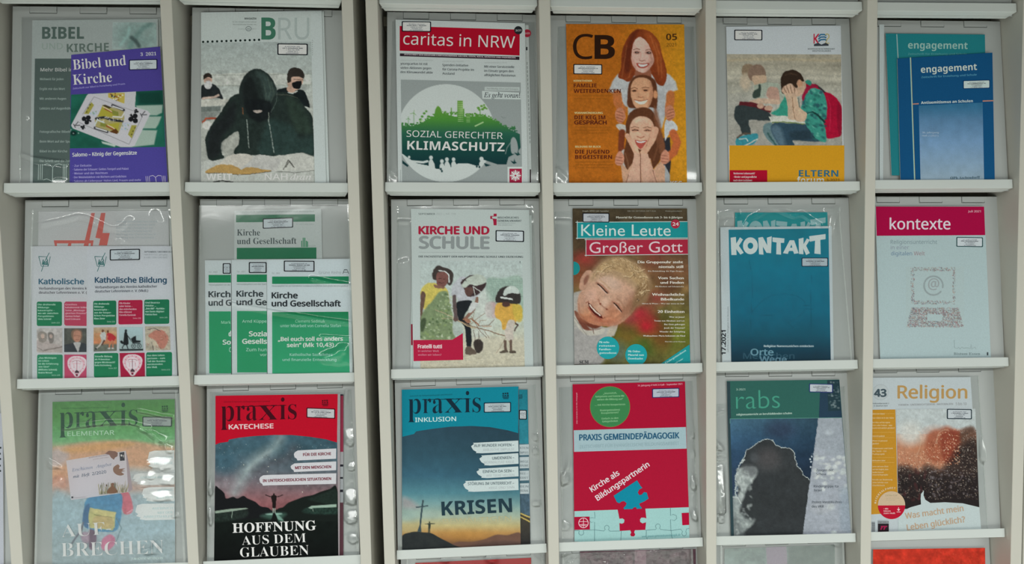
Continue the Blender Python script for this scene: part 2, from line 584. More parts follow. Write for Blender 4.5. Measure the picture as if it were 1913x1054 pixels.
class Sheet:
    """one printed face; everything is collected into a single mesh with an ink colour per vertex"""

    veil = 1.

    def __init__(s, cell, quad, view, n0, row, ext=True):
        s.k, s.v, s.n0, s.row = cell, view, n0, row
        s.V, s.Cc, s.Fa, s.nv, s.lay = [], [], [], 0, 0
        s.G = []
        s.quad = quad

    def xy(s, pts, view=None):
        ox, oy, sc = view or s.v
        p = np.asarray(pts, float)
        a, b = to_cell(s.k, ox + p[:, 0] / sc, oy + p[:, 1] / sc, s.n0)
        return clip_a(s.k, a, b), b

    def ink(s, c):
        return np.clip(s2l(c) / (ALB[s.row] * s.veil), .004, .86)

    def add(s, pts, faces, c, view=None, up=1):
        a, b = s.xy(pts, view)
        s.lay += up
        s.V.append(np.stack([a, b, np.full(len(a), s.n0 + s.lay * 1.2e-5)], 1))
        cc = s.ink(hx(c)) if np.ndim(c) < 2 else s.ink(c)
        s.Cc.append(np.broadcast_to(cc, (len(a), 3)))
        s.Fa += [tuple(i + s.nv for i in f) for f in faces]
        s.nv += len(a)

    def poly(s, pts, c, view=None, sm=False):
        p = smooth(pts) if sm else np.array(pts, float)
        s.add(p, [tuple(range(len(p)))[::-1]], c, view)

    def rect(s, x0, y0, x1, y1, c, dy=0., dx=0., view=None):
        s.poly([(x0, y0), (x1, y0 + dy), (x1 + dx, y1 + dy), (x0 + dx, y1)], c, view)

    def rrect(s, x0, y0, x1, y1, r, c, dy=0., view=None):
        pts = []
        for cx, cy, a0 in ((x1 - r, y0 + r, -90), (x1 - r, y1 - r, 0), (x0 + r, y1 - r, 90), (x0 + r, y0 + r, 180)):
            for q in range(5):
                a = math.radians(a0 + q * 22.5)
                x = cx + r * math.cos(a)
                pts.append((x, cy + r * math.sin(a) + dy * (x - x0) / (x1 - x0)))
        s.poly(pts, c, view)

    def ell(s, cx, cy, rx, ry, c, n=28, view=None, a0=0, a1=360):
        full = abs(a1 - a0) >= 360
        t = np.radians(np.linspace(a0, a1, n, endpoint=not full))
        s.poly(np.stack([cx + rx * np.cos(t), cy + ry * np.sin(t)], 1), c, view)

    def line(s, pts, w_, c, view=None):
        p = np.array(pts, float)
        t = np.gradient(p, axis=0); t /= np.linalg.norm(t, axis=1)[:, None] + 1e-9
        nn = np.stack([-t[:, 1], t[:, 0]], 1) * w_ / 2
        v = np.concatenate([p + nn, p - nn]); n = len(p)
        s.add(v, [(i, i + 1, n + i + 1, n + i) for i in range(n - 1)], c, view)

    def ring(s, cx, cy, rx, ry, w_, c, view=None, a0=0, a1=360, n=36):
        t = np.radians(np.linspace(a0, a1, n))
        s.line(np.stack([cx + rx * np.cos(t), cy + ry * np.sin(t)], 1), w_, c, view)

    def T(s, txt, x0, y0, x1, h, c, f='n', b=0., dy=0., view=None, y1=None, off=0., cols=None):
        """lettering whose baseline runs from (x0,y0) to (x1,y0+dy), capitals h high; b thickens the strokes"""
        if f == 'i':                       # grotesque: take the bold cut where the stroke is heavy
            plain = all(ord(q_) < 127 for q_ in txt)
            f, b = ('B', 0 if b < .05 else .01) if (b >= .03 and plain) else ('n', b + (.02 if b >= .03 else 0))
        res = 4 if h > 22 else (2 if h > 7 else 1)
        v, fs = glyphs(txt, f, off, res)
        if not len(v): return
        y1 = y0 + dy if y1 is None else y1
        mn, mx = v[:, 0].min(), v[:, 0].max()
        d = np.array([x1 - x0, y1 - y0], float); Ln = np.linalg.norm(d); e = d / Ln; up = np.array([e[1], -e[0]])
        q = h / caph(f)
        shifts = [(0, 0)] if not b else [(-b, 0), (b, 0), (0, b * .7), (0, -b * .7), (-b / 2, b / 2), (b / 2, -b / 2)][:(6 if h > 14 else 2)]
        for k, (sx, sy) in enumerate(shifts):
            uu = (v[:, 0] - mn) / (mx - mn) * Ln + sx * h
            P = np.array([x0, y0]) + uu[:, None] * e + (v[:, 1] * q + sy * h)[:, None] * up
            s.add(P, fs, c, view, up=1 if k == 0 else .2)

    def small(s, rows, x0, x1, y0, dy, h, c, f='n', b=0., sl=0., right=False, view=None):
        """a column of small lines; each (text, share of the width)"""
        for i, t in enumerate(rows):
            txt, fr = t if isinstance(t, tuple) else (t, 1.)
            y = y0 + i * dy
            if txt:
                L = (x1 - x0) * fr
                a = x1 - L if right else x0
                s.T(txt, a, y + sl * (a - x0) / (x1 - x0), a + L, h, c, f, b, dy=sl * fr, view=view)

    def pic(s, quad, fn, step=1.25, view=None, warp=0.):
        view = view or s.v
        P = Pic(quad, step * view[2])
        a, b = s.xy(np.stack([P.X, P.Y], 1), view)
        if warp:                           # ragged, photographic outlines
            X, Y = P.X.copy(), P.Y.copy()
            for sc_, q_ in ((24, 1.), (9, .8)):
                P.X = P.X + warp * q_ * 2 * (vnoise(X, Y, sc_, 11, 2) - .5)
                P.Y = P.Y + warp * q_ * 2 * (vnoise(X, Y, sc_, 23, 2) - .5)
        fn(P)
        if warp:
            lum = 1 + .16 * (vnoise(P.X, P.Y, 16, 5, 3) - .5) + .10 * (vnoise(P.X, P.Y, 5, 6, 2) - .5)
            P.C = P.C * lum[:, None]
        s.lay += 1
        n = s.n0 + s.lay * 1.2e-5
        s.G.append((P.nx, P.ny, np.stack([a, b, np.full(len(a), n)], 1), s.ink(np.clip(P.C, 0, 255))))

    def build(s, name, org, parent):
        """org: local origin (a, b) of the thing inside its cell"""
        V = np.concatenate(s.V) if s.V else np.zeros((0, 3)); Cc = np.concatenate(s.Cc) if s.Cc else np.zeros((0, 3))
        loops = [i for f in s.Fa for i in f]; sizes = [len(f) for f in s.Fa]
        nv = len(V)
        LP = [np.array(loops, np.int32)]; SZ = [np.array(sizes, np.int32)]
        for nx, ny, gv, gc in s.G:
            j, i = np.meshgrid(np.arange(ny - 1), np.arange(nx - 1), indexing='ij')
            q = (j * nx + i).ravel() + nv
            LP.append(np.stack([q, q + nx, q + nx + 1, q + 1], 1).ravel().astype(np.int32))
            SZ.append(np.full(len(q), 4, np.int32))
            V = np.concatenate([V, gv]); Cc = np.concatenate([Cc, gc]); nv += len(gv)
        LP, SZ = np.concatenate(LP), np.concatenate(SZ)
        V = V - np.array([org[0], org[1], 0])
        me = bpy.data.meshes.new(name)
        me.vertices.add(len(V)); me.vertices.foreach_set('co', V.astype(np.float32).ravel())
        me.loops.add(len(LP)); me.loops.foreach_set('vertex_index', LP)
        me.polygons.add(len(SZ))
        me.polygons.foreach_set('loop_start', np.concatenate([[0], np.cumsum(SZ)[:-1]]).astype(np.int32))
        me.polygons.foreach_set('use_smooth', np.zeros(len(SZ), bool))
        me.update(calc_edges=True)
        me.validate()
        at = me.attributes.new('ink', 'FLOAT_COLOR', 'POINT')
        at.data.foreach_set('color', np.concatenate([Cc, np.ones((len(Cc), 1))], 1).astype(np.float32).ravel())
        return link(name, me, M_PRINT, parent)


V1 = lambda ox, oy=0: (ox, oy, 2.8487)


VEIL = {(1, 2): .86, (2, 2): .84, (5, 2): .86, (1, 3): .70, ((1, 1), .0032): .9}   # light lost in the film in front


def magazine(cr, quad, view, lvl, paint, label, name='magazine', th=.0026, base='b0b6b6', group=None, stickers=(), kids=None, bottom=True, page=True):
    """quad TL TR BR BL in view coordinates, cut by the ledge at the bottom; lvl = front face distance from the flap"""
    c, r = cr
    k = CELL[cr]
    sh = Sheet(k, quad, view, lvl, r)
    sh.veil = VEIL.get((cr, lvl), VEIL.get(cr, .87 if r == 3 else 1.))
    a, b = sh.xy(quad)
    a, b = list(a), list(b)
    if bottom:                                 # the sheet goes on down into the tray
        for t_, q in ((1, 2), (0, 3)):
            f_ = (b[t_] + .0135) / (b[t_] - b[q])
            a[q] = a[t_] + (a[q] - a[t_]) * f_; b[q] = -.0135
    org = ((a[2] + a[3]) / 2, min(b[2], b[3]))
    root = bpy.data.objects.new(name, None)
    COL.objects.link(root)
    root.empty_display_size = .02
    root.matrix_world = k.M @ Matrix.Translation((org[0], org[1], 0))
    tagit(root, label, 'magazine' if name != 'plastic_packet' else 'packet', group)
    # page block
    P = [(a[i] - org[0], b[i] - org[1]) for i in (3, 2, 1, 0)]
    sg = [(1, 1), (-1, 1), (-1, -1), (1, -1)]
    if page:
        ins = .0003
        P2 = [(x + sx * ins, y + sy * ins) for (x, y), (sx, sy) in zip(P, sg)]
        link('pages', hexa([(x, y, lvl - th) for x, y in P2] + [(x, y, lvl - .0003) for x, y in P2]), M_PAGE, root)
    # cover base
    s0 = sh.ink(hx(base))
    V = np.array([(a[i], b[i], lvl) for i in (3, 2, 1, 0)] + [(a[i], b[i], lvl - .0003) for i in (3, 2, 1, 0)])
    sh.V.append(V); sh.Cc.append(np.broadcast_to(s0, (8, 3)))
    sh.Fa += [(0, 1, 2, 3), (0, 4, 5, 1), (1, 5, 6, 2), (2, 6, 7, 3), (3, 7, 4, 0)]; sh.nv += 8
    paint(sh)
    cov = sh.build('cover', org, root)
    for st in stickers:
        sticker(k, r, view, lvl + sh.lay * 1.2e-5 + 3e-5, org, root, *st)
    return root


def sticker(k, r, view, lvl, org, root, x0, y0, x1, y1, dy=0., edge='10141c', face='b4bcc2'):
    s = Sheet(k, None, view, lvl, r)
    s.rrect(x0, y0, x1, y1, 5, edge, dy)
    t = max(1.5, (y1 - y0) * .085)
    s.rrect(x0 + t * 1.2, y0 + t, x1 - t * 1.2, y1 - t, 3.5, face, dy * (1 - 2 * t / (x1 - x0)))
    H = y1 - y0
    rs = np.random.RandomState(int(x0 * 7 + y0) % 9973)
    for i, fr in enumerate((.52, .66, .40, .32, .44)):          # five rows of print far too small to read
        x, xe = (x0 + x1) / 2 - (x1 - x0) * fr / 2, (x0 + x1) / 2 + (x1 - x0) * fr / 2
        y = y0 + H * (.22 + .148 * i)
        while x < xe:
            w_ = H * rs.uniform(.04, .075); h_ = H * rs.uniform(.045, .075) * (1.25 if i == 1 else 1)
            d_ = dy * (x - x0) / (x1 - x0)
            s.rect(x, y + d_ + H * .08 - h_, x + w_, y + d_ + H * .08, '70747c' if i != 1 else '50545c')
            x += w_ + H * (.022 if rs.rand() > .12 else .09)
    o = s.build('address_label', org, root)
    o['label'] = 'white address label with a dark rounded border'
    return o


def sleeve(cr, quad, label, ridges=(), lvl=.0088, wav=.00025, seed=1, material=None, n=90, crumple=0., intray=True, patches=(), cap=None):
    """clear film pocket hanging over the magazines; quad TL TR BR BL and ridge lines in photograph coordinates"""
    k = CELL[cr]
    sh = Sheet(k, quad, (0, 0, 1.), lvl, cr[1])
    q = [np.array(p, float) for p in quad]
    nx, ny = n, int(n * 1.3)
    u, v = np.meshgrid(np.linspace(0, 1, nx), np.linspace(0, 1, ny))
    u, v = u.ravel(), v.ravel()
    P = np.stack([(1 - u) * (1 - v) * q[0][i] + u * (1 - v) * q[1][i] + u * v * q[2][i] + (1 - u) * v * q[3][i] for i in (0, 1)], 1)
    a, b = sh.xy(P)
    b = np.maximum(b, -.0125)
    if intray:
        b = np.where(v > .985, np.minimum(b, -.012 + (1 - v) / .015 * (b + .012)), b)
    sm = np.clip((b - .004) / .03, 0, 1); sm = sm * sm * (3 - 2 * sm)
    h = lvl + sm * (.0002 + wav * (vnoise(P[:, 0], P[:, 1], 80, seed, 2) - .5) * 2)
    if crumple:
        h += sm * crumple * np.abs(vnoise(P[:, 0], P[:, 1], 13, seed + 3, 3) - .5) * 2
    num, den = np.zeros(len(a)), np.zeros(len(a))
    for cx, cy, rx, ry, sl in patches:     # glare: film bulges added and tilted to mirror the ceiling lamps into the camera
        ca, cb = [float(q_) for q_ in to_cell(k, np.array(cx, float), np.array(cy, float), lvl)]
        C0 = k.O + ca * k.ex + cb * k.ey
        lx = min(3.3, max(-2.8, C0[0] - (EYE[0] - C0[0]) * 2.98))
        d1 = EYE - C0; d2 = np.array([lx, -3.99, 2.78]) - C0
        nn = d1 / np.linalg.norm(d1) + d2 / np.linalg.norm(d2)
        sa, sb = -(nn @ k.ex) / (nn @ k.n), -(nn @ k.ey) / (nn @ k.n)
        r2 = ((a - ca) / (rx * .001)) ** 2 + ((b - cb) / (ry * .001)) ** 2
        r2 = r2 * (1 + 1.5 * (vnoise(P[:, 0], P[:, 1], 9, seed + 7, 2) - .5))
        w_ = np.exp(-r2 ** 3) + 1e-9
        num = num + w_ * (abs(sb) * ry * .0006 + sa * (a - ca) + sb * (b - cb)); den = den + w_
    h += sm * num / np.maximum(den, 1)
    h = np.maximum(h, max(.00012, lvl - .0004))
    for pts, wd, amp in ridges:
        pts = np.array(pts, float)
        if len(pts) == 1:
            pts = np.array([pts[0], pts[0] + .1])
        dd = np.full(len(P), 1e9)
        for j in range(1, len(pts)):
            A, B = pts[j - 1], pts[j]
            t = np.clip(((P - A) @ (B - A)) / ((B - A) @ (B - A) + 1e-9), 0, 1)
            dd = np.minimum(dd, ((P - A - t[:, None] * (B - A)) ** 2).sum(1))
        h += np.maximum(sm, .15 if lvl > .005 else .05) * amp * np.exp(-dd / (wd * wd))
    if cap:                                # flat where it lies behind the magazine
        q_ = np.clip(np.minimum(P[:, 0] - cap[0], cap[1] - P[:, 0]) / 3 + 1, 0, 1)
        h = h * (1 - q_) + np.minimum(h, .0007) * q_
    org = (a.mean(), b.min())
    V = np.stack([a - org[0], b - org[1], h], 1)
    fs = [(j * nx + i, (j + 1) * nx + i, (j + 1) * nx + i + 1, j * nx + i + 1) for j in range(ny - 1) for i in range(nx - 1)]
    me = mesh('plastic_sleeve', V, fs)
    me.polygons.foreach_set('use_smooth', np.ones(len(fs), bool))
    root = bpy.data.objects.new('plastic_sleeve', None)
    COL.objects.link(root)
    root.empty_display_size = .02
    root.matrix_world = k.M @ Matrix.Translation((org[0], org[1], 0))
    tagit(root, label, 'plastic sleeve', 'clear plastic sleeves over the magazines')
    link('film', me, material or M_FILM, root)
    # welded seams down both sides
    W = max(1, int(round(nx * .012)))
    G = V.reshape(ny, nx, 3)
    for s0, s1 in ((0, W), (nx - 1 - W, nx - 1)):
        vs, f2 = [], []
        for j in range(ny):
            vs += [G[j, s0] + (0, 0, .0003), G[j, s1] + (0, 0, .0003)]
        f2 = [(2 * j, 2 * j + 2, 2 * j + 3, 2 * j + 1) for j in range(ny - 1)]
        link('seam', mesh('seam', vs, f2), M_SEAM, root)
    return root

# ---------------------------------------------------------------- faces in the printed photographs
def face(P, cx, cy, w_, h_, rot=0, skin='c09a82', dark='8a5c48', eye='3a2820', smile=1, teeth='d8c8c0'):
    t = math.radians(rot); ct, st = math.cos(t), math.sin(t)
    f = lambda x, y: (cx + x * w_ * ct - y * h_ * st, cy + x * w_ * st + y * h_ * ct)
    P.e(cx, cy, w_ * .5, h_ * .5, skin, w_ * .06, rot)
    P.e(*f(-.36, .05), w_ * .16, h_ * .34, dark, w_ * .3, rot, .35)
    P.e(*f(.36, .05), w_ * .16, h_ * .34, dark, w_ * .3, rot, .35)
    P.e(*f(0, -.25), w_ * .25, h_ * .12, 'dcc0ac', w_ * .25, rot, .4)
    for sx in (-.2, .2):
        P.e(*f(sx, .13), w_ * .1, h_ * .08, 'dcb8a4', w_ * .14, rot, .5)
        P.e(*f(sx, -.03), w_ * .13, h_ * .05, dark, w_ * .08, rot, .55)
        P.e(*f(sx, -.02), w_ * .085, h_ * .028, eye, w_ * .03, rot, .95)
        P.l([f(sx - .1, -.115), f(sx, -.14), f(sx + .1, -.115)], h_ * .025, dark, w_ * .04, .9)
    P.l([f(-.03, .0), f(-.05, .14)], w_ * .03, dark, w_ * .06, .35)
    P.l([f(-.08, .16), f(0, .185), f(.08, .16)], h_ * .03, dark, w_ * .05, .8)
    if smile:
        P.p([f(-.2, .25), f(0, .275), f(.2, .25), f(.1, .345), f(0, .36), f(-.1, .345)], '8c3c38', w_ * .03)
        P.p([f(-.15, .268), f(0, .285), f(.15, .268), f(.08, .31), f(0, .32), f(-.08, .31)], teeth, w_ * .02)
    else:
        P.l([f(-.11, .28), f(.11, .28)], h_ * .035, '8c4840', w_ * .03)


# ================================================================ top row
v = V1(0)


# grey-green back issue in the first pocket
def art(s):
    s.T('BIBEL', 225, 206, 446, 62, '50605c', 'B', .02)
    s.T('UND', 224, 262, 334, 32, '86928e', 'n', .02)
    s.T('KIRCHE', 356, 278, 580, 44, '5c6a66', 'B', .0, dy=-6)

    def hand(P):
        P.fill('98a3a3')
        P.e(730, 190, 110, 75, '7f9290', 60); P.e(790, 150, 60, 50, '8a9a98', 30)
        P.l([(690, 250), (720, 200), (760, 150), (800, 130)], 26, '6e8684', 16)
        P.l([(640, 240), (680, 190), (690, 150)], 14, '90a8a6', 12)
        P.l([(740, 245), (720, 215), (700, 200)], 20, '4c5c5c', 10)
        P.n(.08, 12, 4)
    s.pic([(600, 118), (832, 120), (834, 262), (596, 262)], hand, 2)
    s.rect(186, 312, 400, 974, '4d5a58', dx=-12)
    s.T('Mehr Bibel im', 216, 380, 396, 18, 'a8b4b2', 'n', .03)
    for i, (t, w_) in enumerate((('Weltweit für jeden', 126), ('Ergibt mir das Wort', 134), ('Mit anderen Augen', 140), ('Lektüre auf Augenhöhe', 172), ('', 0), ('Fotografische Bibeln', 166),
                                 ('Beim Wort auf der Spur', 170), ('Bibel in der Kirche', 146), ('Die Schrift und die Zeiten', 180))):
        if t:
            s.T(t, 212, 427 + i * 52 + (20 if i > 4 else 0), 212 + w_, 12, '8e9a98', 'n', .03)
    for x in (206, 216, 226): s.line([(x, 874), (x - 2, 958)], 3, '9aa6a4')
    for x in (338, 346, 354): s.line([(x, 874), (x - 2, 958)], 3, '9aa6a4')
    s.line([(232, 878), (250, 872), (268, 878), (281, 892), (294, 878), (314, 872), (332, 878)], 3, '9aa6a4')
    s.line([(281, 892), (279, 966)], 3, '9aa6a4')
    s.line([(230, 958), (250, 952), (279, 966), (306, 954), (330, 956)], 3, '9aa6a4')


magazine((1, 1), [(172, 108), (840, 100), (852, 974), (160, 974)], v, .0032, art,
         'grey green back issue half hidden behind the purple magazine in the top left pocket', base='959b9b', th=.0025)


def king(P):
    P.fill('1c5245'); P.n(.18, 60, 3)
    P.p([(730, 488), (860, 484), (870, 560), (735, 560)], '10302a', 30, .8, sm=False)
    P.v = 0
    # cards lying behind
    for pts in ([(724, 562), (866, 558), (862, 600), (834, 614), (740, 614)], [(740, 620), (860, 620), (842, 664), (828, 684), (730, 684)],
                [(700, 690), (836, 694), (820, 770), (690, 784), (620, 776)]):
        P.p(pts, '8b9b93', 7, .95, sm=False)
    P.p([(470, 500), (724, 486), (718, 572), (690, 590), (520, 520)], 'a3a3a8', 2, sm=False)
    P.p([(575, 496), (664, 494), (662, 552), (640, 544), (575, 518)], 'a09044', 2, sm=False)
    P.dots((580, 498, 655, 535), 22, (2, 5), ['d0ccc0', '7a3a2c', '28282c'], 3)
    P.p([(540, 752), (620, 770), (610, 782), (545, 764)], '9aa6a0', 5, sm=False)
    # the front card
    P.p([(470, 500), (484, 498), (786, 590), (800, 606), (716, 776), (700, 782), (640, 782), (388, 684), (378, 668), (462, 508)], 'a4a3aa', 2, sm=False)
    K = lambda pts: [(378 + x * .292 + y * 0, 486 + y * .29) for x, y in pts]
    z = lambda x, y: (x / 1459 * 180 * 2.8487 + 130 * 2.8487, y / 1054 * 130 * 2.8487 + 160 * 2.8487)
    Z_ = lambda pts: [z(*p) for p in pts]
    s_ = .3515
    P.l(Z_([(370, 170), (200, 430)]), 1.6, '54545c'); P.l(Z_([(150, 560), (900, 890), (1100, 470)]), 1.6, '54545c')
    P.l(Z_([(370, 170), (640, 270), (960, 380)]), 1.6, '6c6c74')
    P.p(Z_([(500, 290), (640, 330), (820, 370), (830, 500), (790, 600), (740, 720), (600, 690), (400, 640), (380, 520), (450, 420), (490, 380)]), '8c8458', 3, sm=False)
    P.p(Z_([(500, 300), (560, 320), (720, 400), (740, 460), (620, 470), (430, 460)]), '8e8734', 2, sm=False)
    P.p(Z_([(600, 580), (760, 560), (740, 640), (720, 700), (600, 650), (500, 600)]), '8e8734', 2, sm=False)
    P.l(Z_([(540, 350), (640, 400), (720, 440)]), 10, '7c4a28'); P.l(Z_([(560, 610), (640, 650), (710, 690)]), 10, '7c4a28')
    P.l(Z_([(510, 320), (600, 370), (640, 395)]), 5, 'b8a890'); P.l(Z_([(580, 600), (660, 640), (720, 690)]), 5, 'b8a890')
    P.l(Z_([(400, 500), (520, 480), (640, 520), (800, 540)]), 12, '26282c'); P.dots([z(420, 470)[0], z(0, 470)[1], z(800, 470)[0], z(0, 545)[1]], 26, (1.6, 2.6), ['c4c4c8'], 5)
    P.l(Z_([(650, 300), (820, 370)]), 14, '303036'); P.l(Z_([(655, 312), (800, 362)]), 7, 'b4b4bc')
    P.l(Z_([(385, 640), (570, 700)]), 14, '303036'); P.l(Z_([(400, 640), (560, 690)]), 7, 'b4b4bc')
    P.l(Z_([(660, 470), (790, 480), (825, 420)]), 7, 'b4b4bc'); P.l(Z_([(385, 590), (420, 520), (520, 560)]), 7, 'a8b0bc')
    P.p(Z_([(640, 370), (740, 400), (740, 460), (650, 440)]), '6c7034', 2, sm=False); P.p(Z_([(470, 560), (560, 580), (540, 630), (460, 610)]), '6c7034', 2, sm=False)
    P.p(Z_([(700, 650), (740, 700), (720, 735), (600, 700)]), '4c3018', 2, sm=False); P.p(Z_([(490, 300), (540, 290), (640, 330), (600, 350)]), '3c3424', 2, sm=False)
    P.dots([z(310, 400)[0], z(0, 390)[1], z(420, 400)[0], z(0, 470)[1]], 16, (2, 4), ['7c94b0', '98a8b8', '6c8468'], 6, 3, .8)
    P.dots([z(780, 560)[0], z(0, 560)[1], z(920, 400)[0], z(0, 690)[1]], 20, (2, 4), ['7c94b0', '98a8b8', '6c8468'], 7, 3, .8)
    P.p(Z_([(330, 250), (370, 295), (290, 430), (215, 430)]), '85803c', 2, sm=False); P.p(Z_([(940, 600), (1020, 600), (940, 800), (885, 740)]), '85803c', 2, sm=False)
    for a_ in ((310, 290), (280, 340), (260, 400), (990, 640), (960, 690), (940, 740)):
        P.e(*z(*a_), 3.4, 5, '4c4820', 2, 30)

    def club(x, y, r, rot):
        t = math.radians(rot)
        g = lambda a, b: z(x + a * r * math.cos(t) - b * r * math.sin(t), y + a * r * math.sin(t) + b * r * math.cos(t))
        q = r * s_ * .58
        for a, b in ((0, -.62), (-.6, .3), (.6, .3)):
            P.e(*g(a, b), q, q, '17181c', 1.5)
        P.p([g(0, 0), g(.28, 1.25), g(-.28, 1.25)], '17181c', 1.5, sm=False)
    club(255, 515, 62, 118 - 180 - 10); club(972, 500, 66, -62 - 170 + 15)
    club(1010, 388, 30, 110); club(200, 630, 30, -70)
    for (x, y), r0 in (((108, 592), 25), ((1120, 432), 25)):
        g = lambda a, b: z(x + a * .9 + b * .45, y - a * .45 + b * .9)
        P.l([g(-38, -28), g(-38, 28)], 3.6, '202226'); P.l([g(38, -28), g(-30, 0), g(38, 28)], 3.6, '202226')
    P.e(*z(60, 720), 16, 12, '0c1c1c', 12)
    P.dots([z(0, 0)[0], z(0, 640)[1], z(150, 0)[0], z(0, 760)[1]], 6, (2, 4), ['8c9c98'], 9, 5)


def art(s):
    s.poly([(380, 292), (852, 248), (866, 488), (860, 484), (376, 508)], '40387c')
    s.poly([(376, 508), (860, 484), (893, 974), (371, 974)], '40387c')
    s.pic([(379, 504), (866, 480), (880, 784), (372, 792)], king, 1.15)
    s.poly([(372, 790), (882, 782), (893, 974), (371, 974)], '403a80')
    s.T('Bibel und', 390, 372, 672, 54, 'c8c6d0', 'S', 0, dy=-26, off=-.004)
    s.T('Kirche', 390, 452, 597, 54, 'c8c6d0', 'S', 0, dy=-17, off=-.004)
    s.T('3  2021', 748, 298, 832, 17, 'aeb0cc', 'S', 0, dy=-4)
    s.T('Zeitschrift zur Bibel in Forschung und Praxis', 388, 476, 666, 9, '8480b0', 'n', .04, dy=-26)
    s.T('Salomo – König der Gegensätze', 386, 834, 728, 19, 'aeb0c8', 'n', .04, dy=-12)
    s.small([('· Zur Debatte', .3), ('· Salomo der Erbauer: Gottes Tempel und Palast', .9), ('· Weiser und der Reichtum', .56), ('· Der Weisheitslehrer mit Büchern und Gedichten', .86),
             ('· Salomo als Liebespaar: Hohes Lied, Frauen und mehr', 1.1)], 388, 718, 888, 20.5, 11, '8c88bc', 'n', .04, sl=-6)
    for d in (0, 9, 18): s.line([(776 + d, 938), (780 + d, 974)], 2.4, 'a4a0c4')
    s.line([(798, 938), (814, 934), (828, 944), (842, 934), (858, 936)], 3, 'a4a0c4'); s.line([(828, 944), (832, 972)], 3, 'a4a0c4')
    for d in (0, 8, 16): s.line([(862 + d, 936), (866 + d, 972)], 2.4, 'a4a0c4')


magazine((1, 1), [(379, 292), (852, 248), (893, 974), (371, 974)], v, .0073, art,
         'purple magazine with playing cards on its cover, in the top left pocket', base='40387c', stickers=[(686, 318, 838, 374, -4, '1c1c40', 'a4acc0')])

# ---- second pocket
v = V1(330)


def art(s):
    s.T('Ausgabe 28. 2021', 0, 0, 1, 1, 'b0b6b6')


magazine((2, 1), [(705, 60), (783, 60), (812, 974), (700, 974)], v, .0038, lambda s: None,
         'plain white magazine peeking out behind the hooded figure magazine', base='a3abab', th=.0022)


